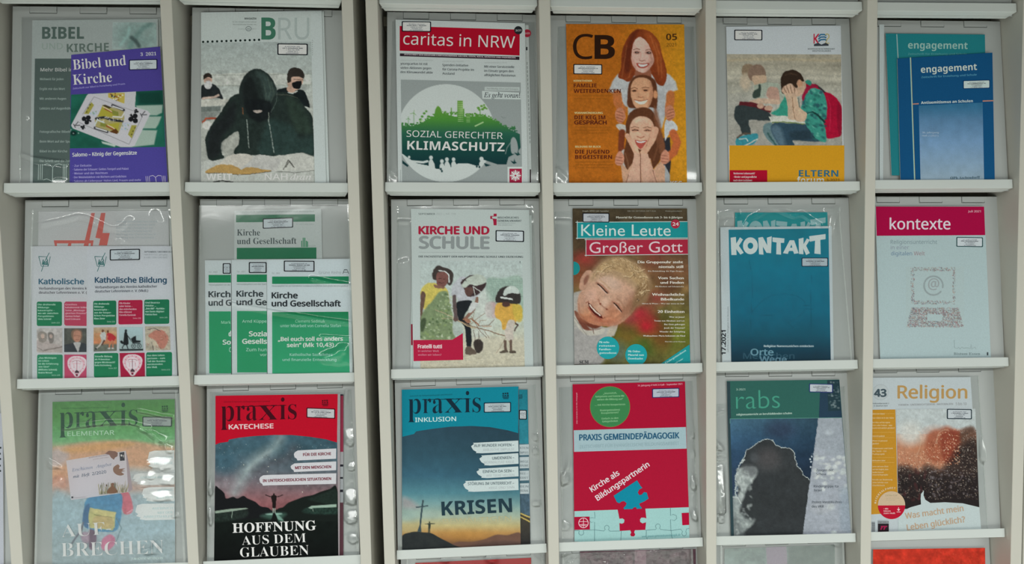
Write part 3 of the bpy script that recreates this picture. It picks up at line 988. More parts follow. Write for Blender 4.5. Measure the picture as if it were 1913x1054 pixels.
def hood(P):
    z = 1054 / 240 / 2.8487
    g = lambda x, y: ((x / (1054 / 240) + 40) * 2.8487, (y / (1054 / 240) + 110) * 2.8487)
    G = lambda pts: [g(*p) for p in pts]
    P.gy((215, '8d9696'), (400, '959c9a'), (560, '9a9e9a'), (780, '8c8f8a'), (960, '8a8f8c'))
    P.p(G([(20, 130), (400, 110), (920, 130), (925, 215), (20, 225)]), 'a2a5a1', 4, sm=False)
    P.l(G([(20, 135), (930, 125)]), 3, '80867f', 3); P.l(G([(20, 225), (350, 220), (930, 212)]), 3, '7a807a', 3)
    P.l(G([(185, 0), (190, 130)]), 3, '848c8a', 4)
    P.p(G([(20, 340), (260, 330), (250, 380), (20, 390)]), 'a6a6a0', 4, sm=False)
    P.p(G([(20, 390), (190, 390), (180, 430), (20, 440)]), '5f6664', 5, sm=False)
    P.p(G([(20, 440), (190, 430), (120, 500), (20, 520)]), '6f7472', 6, sm=False)
    P.l(G([(40, 520), (70, 490), (150, 490)]), 10, '8a4230', 4); P.e(*g(75, 545), 28, 22, 'b2b2ae', 6)
    # far left pupil
    P.p(G([(20, 320), (25, 230), (70, 205), (130, 210), (170, 250), (205, 330), (150, 320), (90, 330)]), '1e2224', 4)
    P.l(G([(40, 325), (120, 318), (170, 300)]), 12, 'a8948a', 5); P.e(*g(80, 170), 22, 28, 'a08478', 4); P.e(*g(82, 215), 20, 22, 'b2b2b4', 4)
    P.p(G([(45, 170), (48, 130), (80, 115), (112, 135), (112, 160), (80, 150)]), '26221f', 3)
    # right pupil with mask
    P.p(G([(650, 280), (700, 240), (850, 255), (890, 300), (915, 395), (880, 390), (800, 380)]), '161c1e', 4)
    P.p(G([(735, 190), (745, 130), (850, 130), (862, 180), (840, 230), (790, 260), (745, 230)]), 'a58a7c', 3)
    P.p(G([(735, 190), (735, 110), (775, 72), (830, 78), (868, 120), (866, 165), (840, 150), (770, 150), (760, 190)]), '2a2623', 3)
    P.p(G([(770, 200), (800, 188), (848, 186), (842, 235), (810, 245), (780, 230)]), '121416', 3)
    P.l(G([(785, 170), (860, 175)]), 3, '5c4840', 2); P.p(G([(740, 230), (800, 262), (810, 270), (770, 280), (730, 262)]), '9c8274', 3)
    P.l(G([(735, 275), (775, 282), (812, 262)]), 5, '9aa09e', 2)
    # desk
    P.p(G([(20, 840), (330, 800), (940, 770), (950, 1020), (20, 1020)]), '9a9d9a', 5, sm=False)
    P.p(G([(200, 680), (320, 600), (345, 640), (330, 760), (260, 790), (215, 810)]), '8b8d88', 4)
    # hooded pupil
    body = [(95, 570), (170, 460), (230, 370), (270, 315), (340, 285), (450, 300), (600, 290), (660, 275), (740, 280), (820, 320), (870, 390), (930, 460), (945, 560), (945, 800), (800, 782), (640, 800), (500, 790),
            (300, 780), (330, 700), (338, 640), (318, 595), (215, 665), (190, 700), (195, 780), (215, 810), (150, 832), (85, 820), (65, 720), (60, 650)]
    P.p(G(body), '1f2826', 4)
    P.p(G([(600, 500), (780, 560), (830, 650), (940, 640), (945, 795), (640, 795), (500, 780), (520, 650)]), '263634', 30, .9)
    P.p(G([(720, 330), (800, 340), (900, 480), (930, 600), (820, 600), (760, 480)]), '28352e', 26, .8)
    P.p(G([(90, 600), (200, 470), (300, 350), (300, 520), (200, 640), (180, 780), (90, 810)]), '191c1e', 24, .8)
    P.p(G([(335, 290), (345, 220), (380, 145), (450, 85), (520, 92), (590, 140), (635, 220), (650, 290), (625, 350), (600, 440), (560, 470), (480, 480), (400, 440), (350, 400)]), '202827', 4)
    P.p(G([(470, 100), (540, 120), (610, 200), (640, 280), (600, 330), (560, 420), (545, 300), (520, 200)]), '33403e', 18, .9)
    for a in ((570, 150, 600, 260, 560, 360), (600, 190, 625, 290, 585, 380), (540, 200, 560, 300, 540, 380)):
        P.l([g(a[0], a[1]), g(a[2], a[3]), g(a[4], a[5])], 5, '49574f', 7, .6)
    P.p(G([(370, 200), (440, 150), (480, 260), (500, 400), (440, 420), (380, 360)]), '171b1c', 20, .8)
    P.p(G([(380, 360), (480, 330), (600, 360), (590, 470), (500, 520), (420, 470)]), '14181a', 14, .9)
    P.p(G([(450, 425), (520, 420), (525, 435), (480, 445)]), '8f8681', 3)
    P.l(G([(365, 400), (370, 450)]), 4, '6a4630', 3); P.l(G([(580, 440), (580, 500)]), 4, '6a7068', 3)
    for x0, y0, x1, y1 in ((400, 500, 418, 740), (578, 500, 625, 780)):
        for q in range(9):
            t0, t1 = q / 9, (q + .62) / 9
            P.l(G([(x0 + (x1 - x0) * t0, y0 + (y1 - y0) * t0), (x0 + (x1 - x0) * t1, y0 + (y1 - y0) * t1)]), 5, '77807c', 3)
    P.l(G([(650, 280), (640, 350), (600, 440)]), 3, '4c5854', 3, .8); P.l(G([(640, 290), (760, 300), (815, 320)]), 3, '5a5a50', 3, .7)
    P.n(.16, 20, 8, (g(60, 0)[0], g(0, 90)[1], g(940, 0)[0], g(0, 790)[1]), 3)
    # open books
    P.p(G([(160, 880), (220, 820), (280, 785), (400, 780), (460, 815), (410, 860), (345, 905), (270, 870)]), 'a4a19b', 3)
    P.p(G([(345, 905), (400, 860), (470, 795), (560, 790), (660, 810), (700, 830), (640, 915), (560, 910), (430, 885)]), '9c9c9a', 3)
    P.p(G([(60, 935), (120, 890), (180, 870), (280, 872), (355, 912), (330, 950), (200, 935)]), '94784a', 3)
    P.p(G([(355, 912), (420, 888), (520, 905), (600, 918), (500, 935), (350, 950)]), '94784a', 3)
    P.l(G([(70, 940), (200, 940), (340, 953), (500, 938), (600, 922)]), 3, '3c3228', 2)
    P.p(G([(600, 800), (850, 770), (950, 800), (950, 910), (720, 925), (640, 915), (690, 830)]), 'a2a39f', 3, sm=False)
    P.l(G([(700, 910), (740, 830), (790, 888), (745, 845), (720, 890)]), 5, '50504c', 2)
    P.l(G([(640, 925), (800, 935), (950, 915)]), 3, '5a5c58', 2); P.l(G([(850, 770), (950, 802)]), 3, '6c6e6a', 2)
    P.l(G([(130, 1010), (200, 1000), (285, 1012)]), 6, '303230', 3)
    P.n(.05, 5, 2)


def art(s):
    s.pic([(131, 226), (716, 222), (736, 974), (130, 974)], hood, 1.15, warp=2.4)
    s.rect(131, 70, 716, 226, '9fa7a7', dy=-4)
    s.T('B', 452, 210, 526, 116, '35604f', 'B', .01)
    s.T('R', 540, 210, 614, 116, '8d9797', 'n', .0); s.T('U', 628, 210, 706, 116, '8d9797', 'n', .0)
    for i in range(13): s.ell(141 + i * 24.8, 223 - i * .9, 6.2, 6.2, '14201e', 12)
    s.T('MAGAZIN', 362, 104, 424, 10, '30383a', 'B', 0)
    s.T('für den Religionsunterricht an', 296, 120, 424, 7, '6f7878', 'n'); s.T('Berufsbildenden Schulen mit', 300, 134, 424, 7, '6f7878', 'n')
    s.ring(383, 153, 14, 12, 3, '5c6668'); s.T('35', 374, 158, 391, 8, '5c6668', 'n', .04); s.T('35 Jahre', 326, 158, 364, 7, '848c8c'); s.T('BRU', 400, 158, 423, 7, '848c8c')
    for i in range(8): s.rect(720, 212 + i * 11, 725, 218 + i * 11, '8a9292')
    s.T('WEIT', 158, 958, 296, 34, 'bcc2c0', 'i', .03); s.T('weg – so', 312, 958, 450, 27, 'a2a8a6', 'n', 0)
    s.T('NAH', 470, 958, 590, 34, 'bcc2c0', 'n', .02); s.T('dran', 605, 958, 716, 34, 'b4bab8', 'I', .02)


magazine((2, 1), [(130, 66), (772, 57), (796, 974), (130, 974)], v, .0068, art,
         'white magazine showing a reader in a dark hood, top row second pocket', base='a2aaab', th=.0024, stickers=[(536, 231, 698, 292, 2)])

# ---- third pocket
v = V1(680)


def art(s):
    s.ell(868, 177, 21, 21, '8c2032')
    s.T('2/21', 856, 182, 882, 9, 'c8a0a4', 'n', .05)
    s.rect(862, 250, 870, 268, '22262a')
    for i in range(20): s.rect(866 + i * .8, 330 + i * 22, 870 + i * .8, 345 + i * 22, '6d7474')
    s.rect(882, 902, 889, 972, '2c2428')


magazine((3, 1), [(190, 130), (876, 134), (892, 974), (200, 974)], v, .0030, art,
         'back issue edge with a red dot, behind the red banner magazine in the top row', base='999f9f', th=.0018)


def klima(P):
    z = lambda x, y: ((x / (1234 / 240) + 60) * 2.8487, (y / (1234 / 240) + 140) * 2.8487)
    Zp = lambda pts: [z(*p) for p in pts]
    P.fill('7d8485')
    e = lambda x, y, r, c, so=1.5: P.e(*z(x, y), r * .554, r * .554, c, so)
    P.e(*z(480, 560), 470 * .554, 470 * .554, 'a5acac', 2)
    G = [(50, 300)]
    # green land with a graded colour
    i0 = P.C.copy()
    P.C[:] = np.stack([np.interp(P.Y, [z(0, 300)[1], z(0, 430)[1], z(0, 560)[1], z(0, 700)[1], z(0, 860)[1]], [hx(c)[k] for c in ('557f33', '3f7431', '235040', '153c38', '102c30')]) for k in range(3)], 1)
    land = P.C.copy(); P.C = i0
    mask = Pic.__new__(Pic); mask.X, mask.Y, mask.step = P.X, P.Y, P.step; mask.C = np.zeros_like(P.C)
    W = 'ffffff'; Bk = '000000'
    mask.p(Zp([(50, 480), (90, 490), (180, 490), (260, 450), (360, 400), (450, 370), (560, 400), (700, 400), (860, 395), (980, 460), (1100, 530), (1190, 570), (1195, 700), (1160, 750),
               (1080, 790), (1060, 860), (940, 860), (870, 880), (760, 870), (690, 850), (600, 850), (520, 890), (440, 910), (380, 900), (300, 870), (200, 850), (110, 800), (55, 760)]), W, 2, sm=False)
    rs = np.random.RandomState(5)
    for k in range(150):                                 # leafy skyline
        x = rs.uniform(55, 1180); y = np.interp(x, [50, 180, 360, 450, 860, 1100, 1190], [478, 480, 395, 368, 390, 525, 560])
        mask.e(*z(x, y + rs.uniform(-16, 10)), rs.uniform(2, 7), rs.uniform(2, 6), W, 1.5)
    mask.e(*z(405, 350), 17, 22, W); mask.p(Zp([(370, 400), (385, 320), (405, 300), (430, 330), (445, 400)]), W)
    mask.p(Zp([(588, 470), (588, 248), (640, 248), (642, 325), (655, 325), (655, 470)]), W, sm=False)
    mask.p(Zp([(672, 470), (672, 370), (712, 370), (714, 470)]), W, sm=False)
    mask.l(Zp([(530, 420), (530, 320)]), 5, W); mask.l(Zp([(808, 410), (806, 345)]), 4, W); mask.l(Zp([(172, 490), (170, 365)]), 2, W); mask.l(Zp([(118, 480), (118, 420)]), 2, W)
    for a in ((170, 365, 135, 375), (170, 365, 190, 385), (170, 365, 172, 340), (118, 420, 98, 426), (118, 420, 135, 430), (118, 420, 118, 402)):
        mask.l(Zp([(a[0], a[1]), (a[2], a[3])]), 1.8, W)
    for a in ((790, 318, 14), (820, 300, 13), (850, 315, 15), (800, 335, 12), (870, 325, 9), (845, 290, 10), (830, 330, 14)): mask.e(*z(a[0], a[1]), a[2] * .554, a[2] * .45, W)
    for a in ((250, 400, 12), (270, 370, 12), (290, 350, 10), (235, 430, 14), (310, 400, 12), (330, 405, 9)): mask.e(*z(a[0], a[1]), a[2] * .6, a[2] * .5, W)
    mask.p(Zp([(1105, 525), (1110, 490), (1125, 500), (1140, 488), (1150, 520), (1125, 530)]), W, sm=False)
    # people cut out along the lower edge
    for x, y, r in ((335, 795, 18), (440, 830, 18), (488, 812, 18), (552, 812, 17), (820, 808, 20), (125, 790, 12)):
        mask.e(*z(x, y), r * .554, r * .6, Bk); mask.p(Zp([(x - 22, y + 110), (x - 22, y + 40), (x - 10, y + 18), (x + 12, y + 18), (x + 34, y + 60), (x + 40, y + 110)]), Bk, sm=False)
    mask.l(Zp([(810, 890), (840, 830), (900, 850), (960, 870)]), 16, Bk); mask.l(Zp([(60, 770), (140, 830), (260, 840), (300, 830)]), 12, Bk)
    mask.p(Zp([(1100, 640), (1120, 600), (1145, 610), (1165, 660), (1170, 740), (1130, 760), (1105, 740)]), Bk); mask.l(Zp([(1100, 650), (1065, 700), (1050, 760)]), 3, Bk)
    for x, y in ((1165, 755), (1130, 835)):
        mask.p(Zp([(x - 30, y - 10), (x, y), (x + 5, y - 30), (x + 15, y), (x + 30, y + 10), (x, y + 22), (x - 15, y + 10)]), W, sm=False)
    mask.p(Zp([(60, 820), (120, 870), (110, 885), (60, 850)]), W, sm=False)
    for x, y in ((405, 890), (430, 905), (440, 925), (800, 885), (775, 880)): mask.e(*z(x, y), 5, 6, W)
    a = mask.C[:, :1] / 255.
    P.C = P.C * (1 - a) + land * a
    for r in range(11):
        for q in range(5): P.p([z(594 + q * 11, 262 + r * 18), z(601 + q * 11, 262 + r * 18), z(601 + q * 11, 270 + r * 18), z(594 + q * 11, 270 + r * 18)], '9fb48c', 1, .8, sm=False)
    for r in range(6):
        for q in range(3): P.e(*z(680 + q * 12, 385 + r * 14), 2.2, 2, '9fb48c', 1.5, 0, .7)
    P.l([z(760, 492), z(836, 455)], 6, '93ad80'); P.l([z(1010, 400), z(1030, 415), z(1050, 412)], 2, '5e6666')
    P.l([z(215, 440), z(262, 450), z(240, 430)], 4, '9fb090')


def art(s):
    s.poly([(190, 138), (829, 158), (828, 296), (190, 270)], '8e0c22')
    s.T('caritas in NRW', 208, 236, 802, 62, 'c4bcc0', 'i', .0, dy=20)
    s.poly([(191, 284), (827, 302), (827, 319), (191, 299)], '281e26')
    s.T('ZEITSCHRIFT DER DIÖZESAN-CARITASVERBÄNDE AACHEN, ESSEN, KÖLN, MÜNSTER UND PADERBORN', 214, 293, 806, 7, 'a89ca4', 'i', .08, dy=18)
    s.ell(821, 161, 22, 22, '1c2024'); s.T('3/21', 806, 167, 836, 10, 'a0a4a4', 'n', .06)
    s.T('YOUNGCARITAS IN DEN VERBÄNDEN', 194, 324, 368, 6, '848c8c', 'i'); s.T('CORONA IN DEN LÄNDERN', 416, 330, 530, 6, '848c8c', 'i'); s.T('INTERNATIONALE HILFE', 640, 337, 760, 6, '848c8c', 'i')
    s.small([('youngcaritas ist mit', .84), ('vielen Aktionen gegen', .95), ('den Klimawandel aktiv', 1)], 194, 366, 344, 22.5, 12, '424a4e', 'n', .04, sl=3)
    s.small([('Spenden-Initiative', .82), ('für Corona-Projekte im', 1), ('Ausland', .38)], 417, 585, 352, 22.5, 12, '424a4e', 'n', .04, sl=3)
    s.small([('Mit einer Servicestelle', .96), ('im Einsatz gegen den', .94), ('alltäglichen Rassismus', 1)], 640, 806, 360, 22.5, 12, '424a4e', 'n', .04, sl=3)
    s.pic([(196, 424), (834, 440), (842, 974), (203, 972)], klima, 1.15)
    s.rect(642, 462, 828, 482, '9aa2a2', dy=2); s.T('Nachhaltig leben und bewegen', 652, 476, 820, 8, '6a7272', 'I', .02, dy=2)
    s.poly([(628, 484), (834, 494), (834, 530), (630, 526)], 'a4acac')
    s.T('Es geht voran!', 638, 518, 830, 26, '30383c', 'I', .015, dy=3)
    s.T('SOZIAL GERECHTER', 226, 728, 738, 34, 'b8c2bc', 'i', -.0, dy=12)
    s.T('KLIMASCHUTZ', 230, 796, 748, 46, 'c0c8c4', 'i', .03, dy=10)
    s.rect(764, 888, 846, 974, 'a8b0b0'); s.rect(774, 898, 840, 974, '881c38')
    for i in range(8):
        t = math.radians(i * 45); c_, d_ = math.cos(t), math.sin(t)
        s.line([(806 + 5 * c_, 935 + 5 * d_), (806 + 29 * c_, 935 + 29 * d_)], 7.5, 'c0b8bc')
        t += math.radians(22.5); s.line([(806 + 12 * math.cos(t), 935 + 12 * math.sin(t)), (806 + 27 * math.cos(t), 935 + 27 * math.sin(t))], 3, 'b4a8ae')
    for i in range(14): s.rect(193, 905 + i * 4.6, 196, 908 + i * 4.6, '7a8282')


magazine((3, 1), [(168, 104), (856, 124), (872, 974), (182, 974)], v, .0062, art,
         'white magazine with red banner and green city skyline, top row third pocket', base='a1a8a9', stickers=[(201, 113, 357, 168, 2)])

# ---- fourth pocket
v = V1(1010)


def family(P):
    z1 = lambda x, y: ((x / 6.5875 + 120) * 2.8487, (y / 6.5875 + 40) * 2.8487)
    z2 = lambda x, y: ((x / 6.5875 + 120) * 2.8487, (y / 6.5875 + 190) * 2.8487)
    A = lambda pts: [z1(*p) for p in pts]
    B = lambda pts: [z2(*p) for p in pts]
    P.gy((120, 'b97f22'), (500, 'b07a1c'), (974, 'a86c14'))
    f = np.clip((P.X - 400) / 380, 0, 1)[:, None]
    P.C = hx('965518') * (1 - f) + hx('ae7a1e') * f
    P.n(.06, 120, 3)
    # mother: shirt, arms, trousers
    P.p(A([(160, 650), (90, 740), (45, 860), (110, 890), (190, 880), (230, 1050), (760, 1050), (760, 900), (900, 840), (870, 740), (800, 660), (760, 640)]), '9b9da0', 8, sm=False)
    P.p(B([(200, -80), (230, 0), (280, 60), (300, 330), (700, 330), (760, 120), (740, 0), (760, -120), (600, -160)]), '94969a', 8, sm=False)
    P.p(B([(720, 450), (800, 440), (815, 700), (790, 990), (720, 995), (690, 700)]), '23242a', 6, sm=False)
    P.p(B([(700, 800), (740, 780), (800, 900), (800, 1000), (700, 1000)]), '84888c', 6, sm=False)
    P.l(A([(150, 900), (160, 1000), (215, 1090)]), 46, '9c5c34', 8); P.l(A([(810, 900), (800, 1000), (790, 1060)]), 44, '9c5c34', 8)
    P.p(B([(740, 250), (800, 220), (880, 280), (890, 350), (790, 400), (740, 480)]), 'a4a7ab', 5)
    P.p(B([(135, 300), (180, 270), (260, 300), (250, 390), (190, 360)]), 'a09c98', 5)
    P.l(B([(840, 390), (890, 500), (850, 620), (770, 690)]), 42, '9c5230', 8); P.l(B([(210, 380), (200, 520), (205, 640)]), 34, '63301e', 8)
    P.p(B([(200, 620), (260, 600), (300, 800), (230, 900), (190, 740)]), '9a9490', 6)
    for cx_, cy_, sg in ((190, 150, 1), (800, 120, -1)):        # hands on the shoulders
        P.p(B([(cx_ - 60, cy_ - 30), (cx_, cy_ - 80), (cx_ + 50, cy_ - 30), (cx_ + 60, cy_ + 60), (cx_, cy_ + 120), (cx_ - 50, cy_ + 70)]), 'a06a52', 5)
        for q in range(4): P.l(B([(cx_ + sg * -45, cy_ - 30 + q * 36), (cx_ + sg * 30, cy_ - 10 + q * 38)]), 3, '6c3426', 3, .8)
    # mother's hair and head
    P.p(A([(430, 95), (330, 140), (250, 260), (205, 400), (200, 560), (165, 680), (230, 720), (300, 740), (400, 640), (560, 640), (640, 760), (720, 790), (760, 690), (750, 560), (700, 400), (660, 240), (560, 130)]), '6c3018', 4)
    P.p(A([(420, 100), (340, 150), (270, 290), (230, 440), (240, 600), (300, 620), (330, 420), (350, 250)]), '4c2014', 20, .8)
    P.p(A([(480, 110), (600, 180), (680, 330), (700, 520), (740, 660), (650, 600), (600, 400), (520, 250)]), '8a4420', 20, .7)
    for a in ((560, 180, 640, 400, 660, 650), (270, 300, 240, 500, 210, 690), (620, 260, 690, 450, 700, 700), (320, 600, 300, 680, 250, 720)):
        P.l(A([(a[0], a[1]), (a[2], a[3]), (a[4], a[5])]), 4, 'a8683c', 8, .45)
    P.p(A([(400, 560), (540, 560), (560, 720), (380, 700)]), '7c4c3a', 6)
    P.p(A([(370, 230), (440, 195), (520, 260), (580, 380), (605, 480), (560, 570), (480, 632), (400, 610), (345, 540), (325, 430), (340, 320)]), 'b8948a', 4)
    P.p(A([(560, 360), (605, 480), (560, 570), (500, 625), (530, 540), (550, 460)]), '8f6456', 16, .6)
    P.p(A([(325, 430), (345, 540), (400, 610), (380, 540), (350, 470)]), '96685a', 12, .5)
    P.e(*z1(430, 270), 26, 22, 'caaca0', 18, 0, .5)
    for x in (392, 540):
        P.e(*z1(x, 385), 17, 9, '7c5044', 7, 0, .7); P.e(*z1(x, 386), 12, 4.6, '2c1c18', 2); P.e(*z1(x + 5, 384), 2.5, 2.5, 'b0a09a', 2)
    P.l(A([(350, 350), (395, 335), (430, 350)]), 3.2, '5c3424', 3); P.l(A([(500, 355), (545, 340), (575, 360)]), 3.2, '5c3424', 3)
    P.l(A([(445, 390), (440, 440), (425, 475)]), 3, '94685c', 5, .6); P.l(A([(425, 480), (460, 492), (490, 478)]), 3.5, '7c4c40', 3)
    P.p(A([(390, 515), (460, 522), (545, 515), (520, 560), (460, 578), (410, 562)]), '8c4038', 3); P.p(A([(412, 525), (465, 532), (525, 525), (500, 550), (460, 558), (425, 548)]), 'c4bab4', 2)
    # older girl
    P.p(A([(300, 760), (360, 680), (480, 660), (590, 700), (640, 800), (640, 1060), (560, 1060), (300, 1060), (280, 900)]), '4e2c1c', 6)
    P.p(A([(320, 800), (370, 710), (460, 690), (560, 730), (590, 850), (580, 960), (520, 1080), (400, 1080), (330, 960)]), 'b08468', 5)
    P.e(*z1(622, 900), 12, 22, 'a87858', 4)
    P.p(A([(560, 740), (600, 860), (575, 980), (530, 1060), (550, 900)]), '8a5a42', 12, .5)
    for x, y in ((362, 856), (500, 850)):
        P.e(*z1(x, y), 17, 8, '84543c', 6, 0, .6); P.e(*z1(x, y), 11, 4.4, '2a1a14', 2)
        P.l(A([(x - 45, y - 30), (x, y - 42), (x + 42, y - 28)]), 3, '5e3826', 3)
    P.l(A([(410, 930), (440, 940), (470, 928)]), 4, '84503c', 4); P.p(A([(365, 975), (440, 985), (525, 970), (490, 1010), (440, 1022), (395, 1005)]), 'c4b8ac', 3); P.l(A([(360, 968), (440, 978), (528, 962)]), 3, '84402f', 2)
    # younger girl
    P.p(B([(260, 280), (300, 150), (380, 90), (480, 70), (580, 110), (640, 230), (700, 400), (740, 560), (700, 680), (590, 830), (540, 700), (300, 850), (230, 700), (260, 500)]), '4e2e1e', 5)
    P.p(B([(600, 100), (640, 100), (740, 560), (690, 650), (640, 400)]), '6c4430', 12, .8)
    P.l(B([(640, 420), (650, 560), (600, 720)]), 5, '7a5038', 10, .6); P.l(B([(250, 640), (280, 740), (290, 830)]), 6, '7c5a44', 8, .6)
    P.p(B([(200, 760), (280, 840), (420, 640), (560, 700), (590, 850), (690, 720), (740, 800), (740, 1000), (220, 1000)]), 'a8846e', 5, sm=False)
    P.p(B([(310, 300), (350, 220), (440, 180), (540, 200), (600, 280), (610, 400), (560, 500), (480, 590), (400, 570), (330, 470), (305, 400)]), 'b8917c', 5)
    P.p(B([(590, 300), (610, 400), (540, 520), (560, 400)]), '8a5c48', 14, .5)
    P.e(*z2(440, 230), 30, 12, 'c8a898', 16, 0, .5)
    for x, y in ((372, 350), (525, 352)):
        P.e(*z2(x, y), 20, 9, '8a5c48', 7, 0, .6); P.l(B([(x - 38, y + 4), (x, y - 4), (x + 38, y + 5)]), 4.5, '33201a', 2)
        P.l(B([(x - 50, y - 30), (x, y - 44), (x + 46, y - 28)]), 3.2, '6c4430', 3)
    P.l(B([(400, 430), (440, 446), (480, 430)]), 5, '8a5644', 4)
    P.p(B([(370, 475), (440, 482), (520, 475), (490, 540), (440, 580), (400, 545)]), '94443c', 3); P.p(B([(385, 482), (440, 490), (505, 482), (480, 502), (440, 508), (400, 502)]), 'c8bcb4', 2)
    P.l(B([(275, 420), (320, 500), (370, 600), (395, 650)]), 26, 'b48a74', 4); P.l(B([(330, 480), (380, 560), (410, 640)]), 16, 'ba927c', 4)
    P.l(B([(620, 350), (590, 450), (520, 560), (470, 640)]), 36, 'b48a74', 4); P.l(B([(545, 450), (500, 560)]), 3, '84543f', 3, .7)
    P.p(B([(360, 620), (425, 640), (440, 800), (440, 1000), (260, 1000), (290, 900), (340, 780)]), 'b08c7a', 4, sm=False)
    P.p(B([(440, 640), (530, 640), (560, 760), (620, 880), (640, 1000), (470, 1000), (440, 820)]), 'b08c7a', 4, sm=False)
    P.l(B([(437, 640), (440, 1000)]), 4, '5c3428', 3); P.p(B([(560, 760), (590, 850), (600, 1000), (540, 1000)]), '94705e', 14, .4)
    P.l(B([(290, 900), (262, 1000)]), 3, '6c4436', 4); P.l(B([(590, 850), (635, 1000)]), 3, '6c4436', 4)
    for cx_, cy_ in ((180, 700), (740, 680)):
        P.p(B([(cx_ - 50, cy_ - 20), (cx_, cy_ - 90), (cx_ + 50, cy_ - 40), (cx_ + 50, cy_ + 50), (cx_, cy_ + 90), (cx_ - 50, cy_ + 60)]), 'a87460', 5)
        for q in range(3): P.l(B([(cx_ - 40, cy_ - 20 + q * 36), (cx_ + 35, cy_ - 10 + q * 38)]), 3, '6c3a2c', 3, .8)
    P.n(.06, 7, 5)


def art(s):
    s.pic([(135, 128), (764, 130), (779, 974), (151, 974)], family, 1.05, warp=1.6)
    s.T('C', 172, 314, 280, 132, '24140c', 'i', -.0); s.T('B', 288, 313, 394, 126, '24140c', 'i', .05)
    s.T('05', 668, 214, 726, 34, '3c2410', 'i', .03, dy=-1); s.T('2021', 670, 248, 721, 19, '4c3214', 'i', 0)
    t = [(435, 'KERNTHEMA', 176, 274, 465, 'FAMILIE', 298, 494, 'WEITERDENKEN', 426, ('Die politische Weltoffenheit', 'Familienbild und die Bibel Frage')),
         (606, 'VORANKÜNDIGUNG', 180, 330, 635, 'DIE KEG IM', 344, 662, 'GESPRÄCH', 350, ('Es schreiben Personen und Bücher', 'interessante Gespräche machen mit', 'im Herbst des Jahres')),
         (786, 'BILDUNG IM BLICK', 184, 320, 818, 'DIE JUGEND', 366, 846, 'BEGEISTERN', 380, ('Mit Begeisterung lernen mehr', 'mit der Jugend in unserem Land', 'Das Interview'))]
    for y0, a, x0, x1, y2, b_, x2, y3, c_, x3, sm in t:
        s.T(a, x0, y0, x1, 10, 'c8a878', 'i', .06)
        s.T(b_, x0, y2, x2, 20, '4a1c12', 'i', .05); s.T(c_, x0, y3, x3, 20, '4a1c12', 'i', .05)
        for i, q in enumerate(sm):
            s.T(q, x0 + 2, y3 + 20 + i * 15, x0 + 200 - 22 * (i == len(sm) - 1), 8, '7c4a14', 'n', .02)
    s.T('KEG', 690, 986, 752, 22, 'c8c0b0', 'i', .03)


magazine((4, 1), [(135, 128), (764, 130), (779, 974), (151, 974)], v, .0034, art,
         'orange magazine with a smiling mother and two girls, top row fourth pocket', base='965518', th=.0022, stickers=[(174, 341, 328, 395, 2)])

# ---- fifth pocket
v = V1(1300)


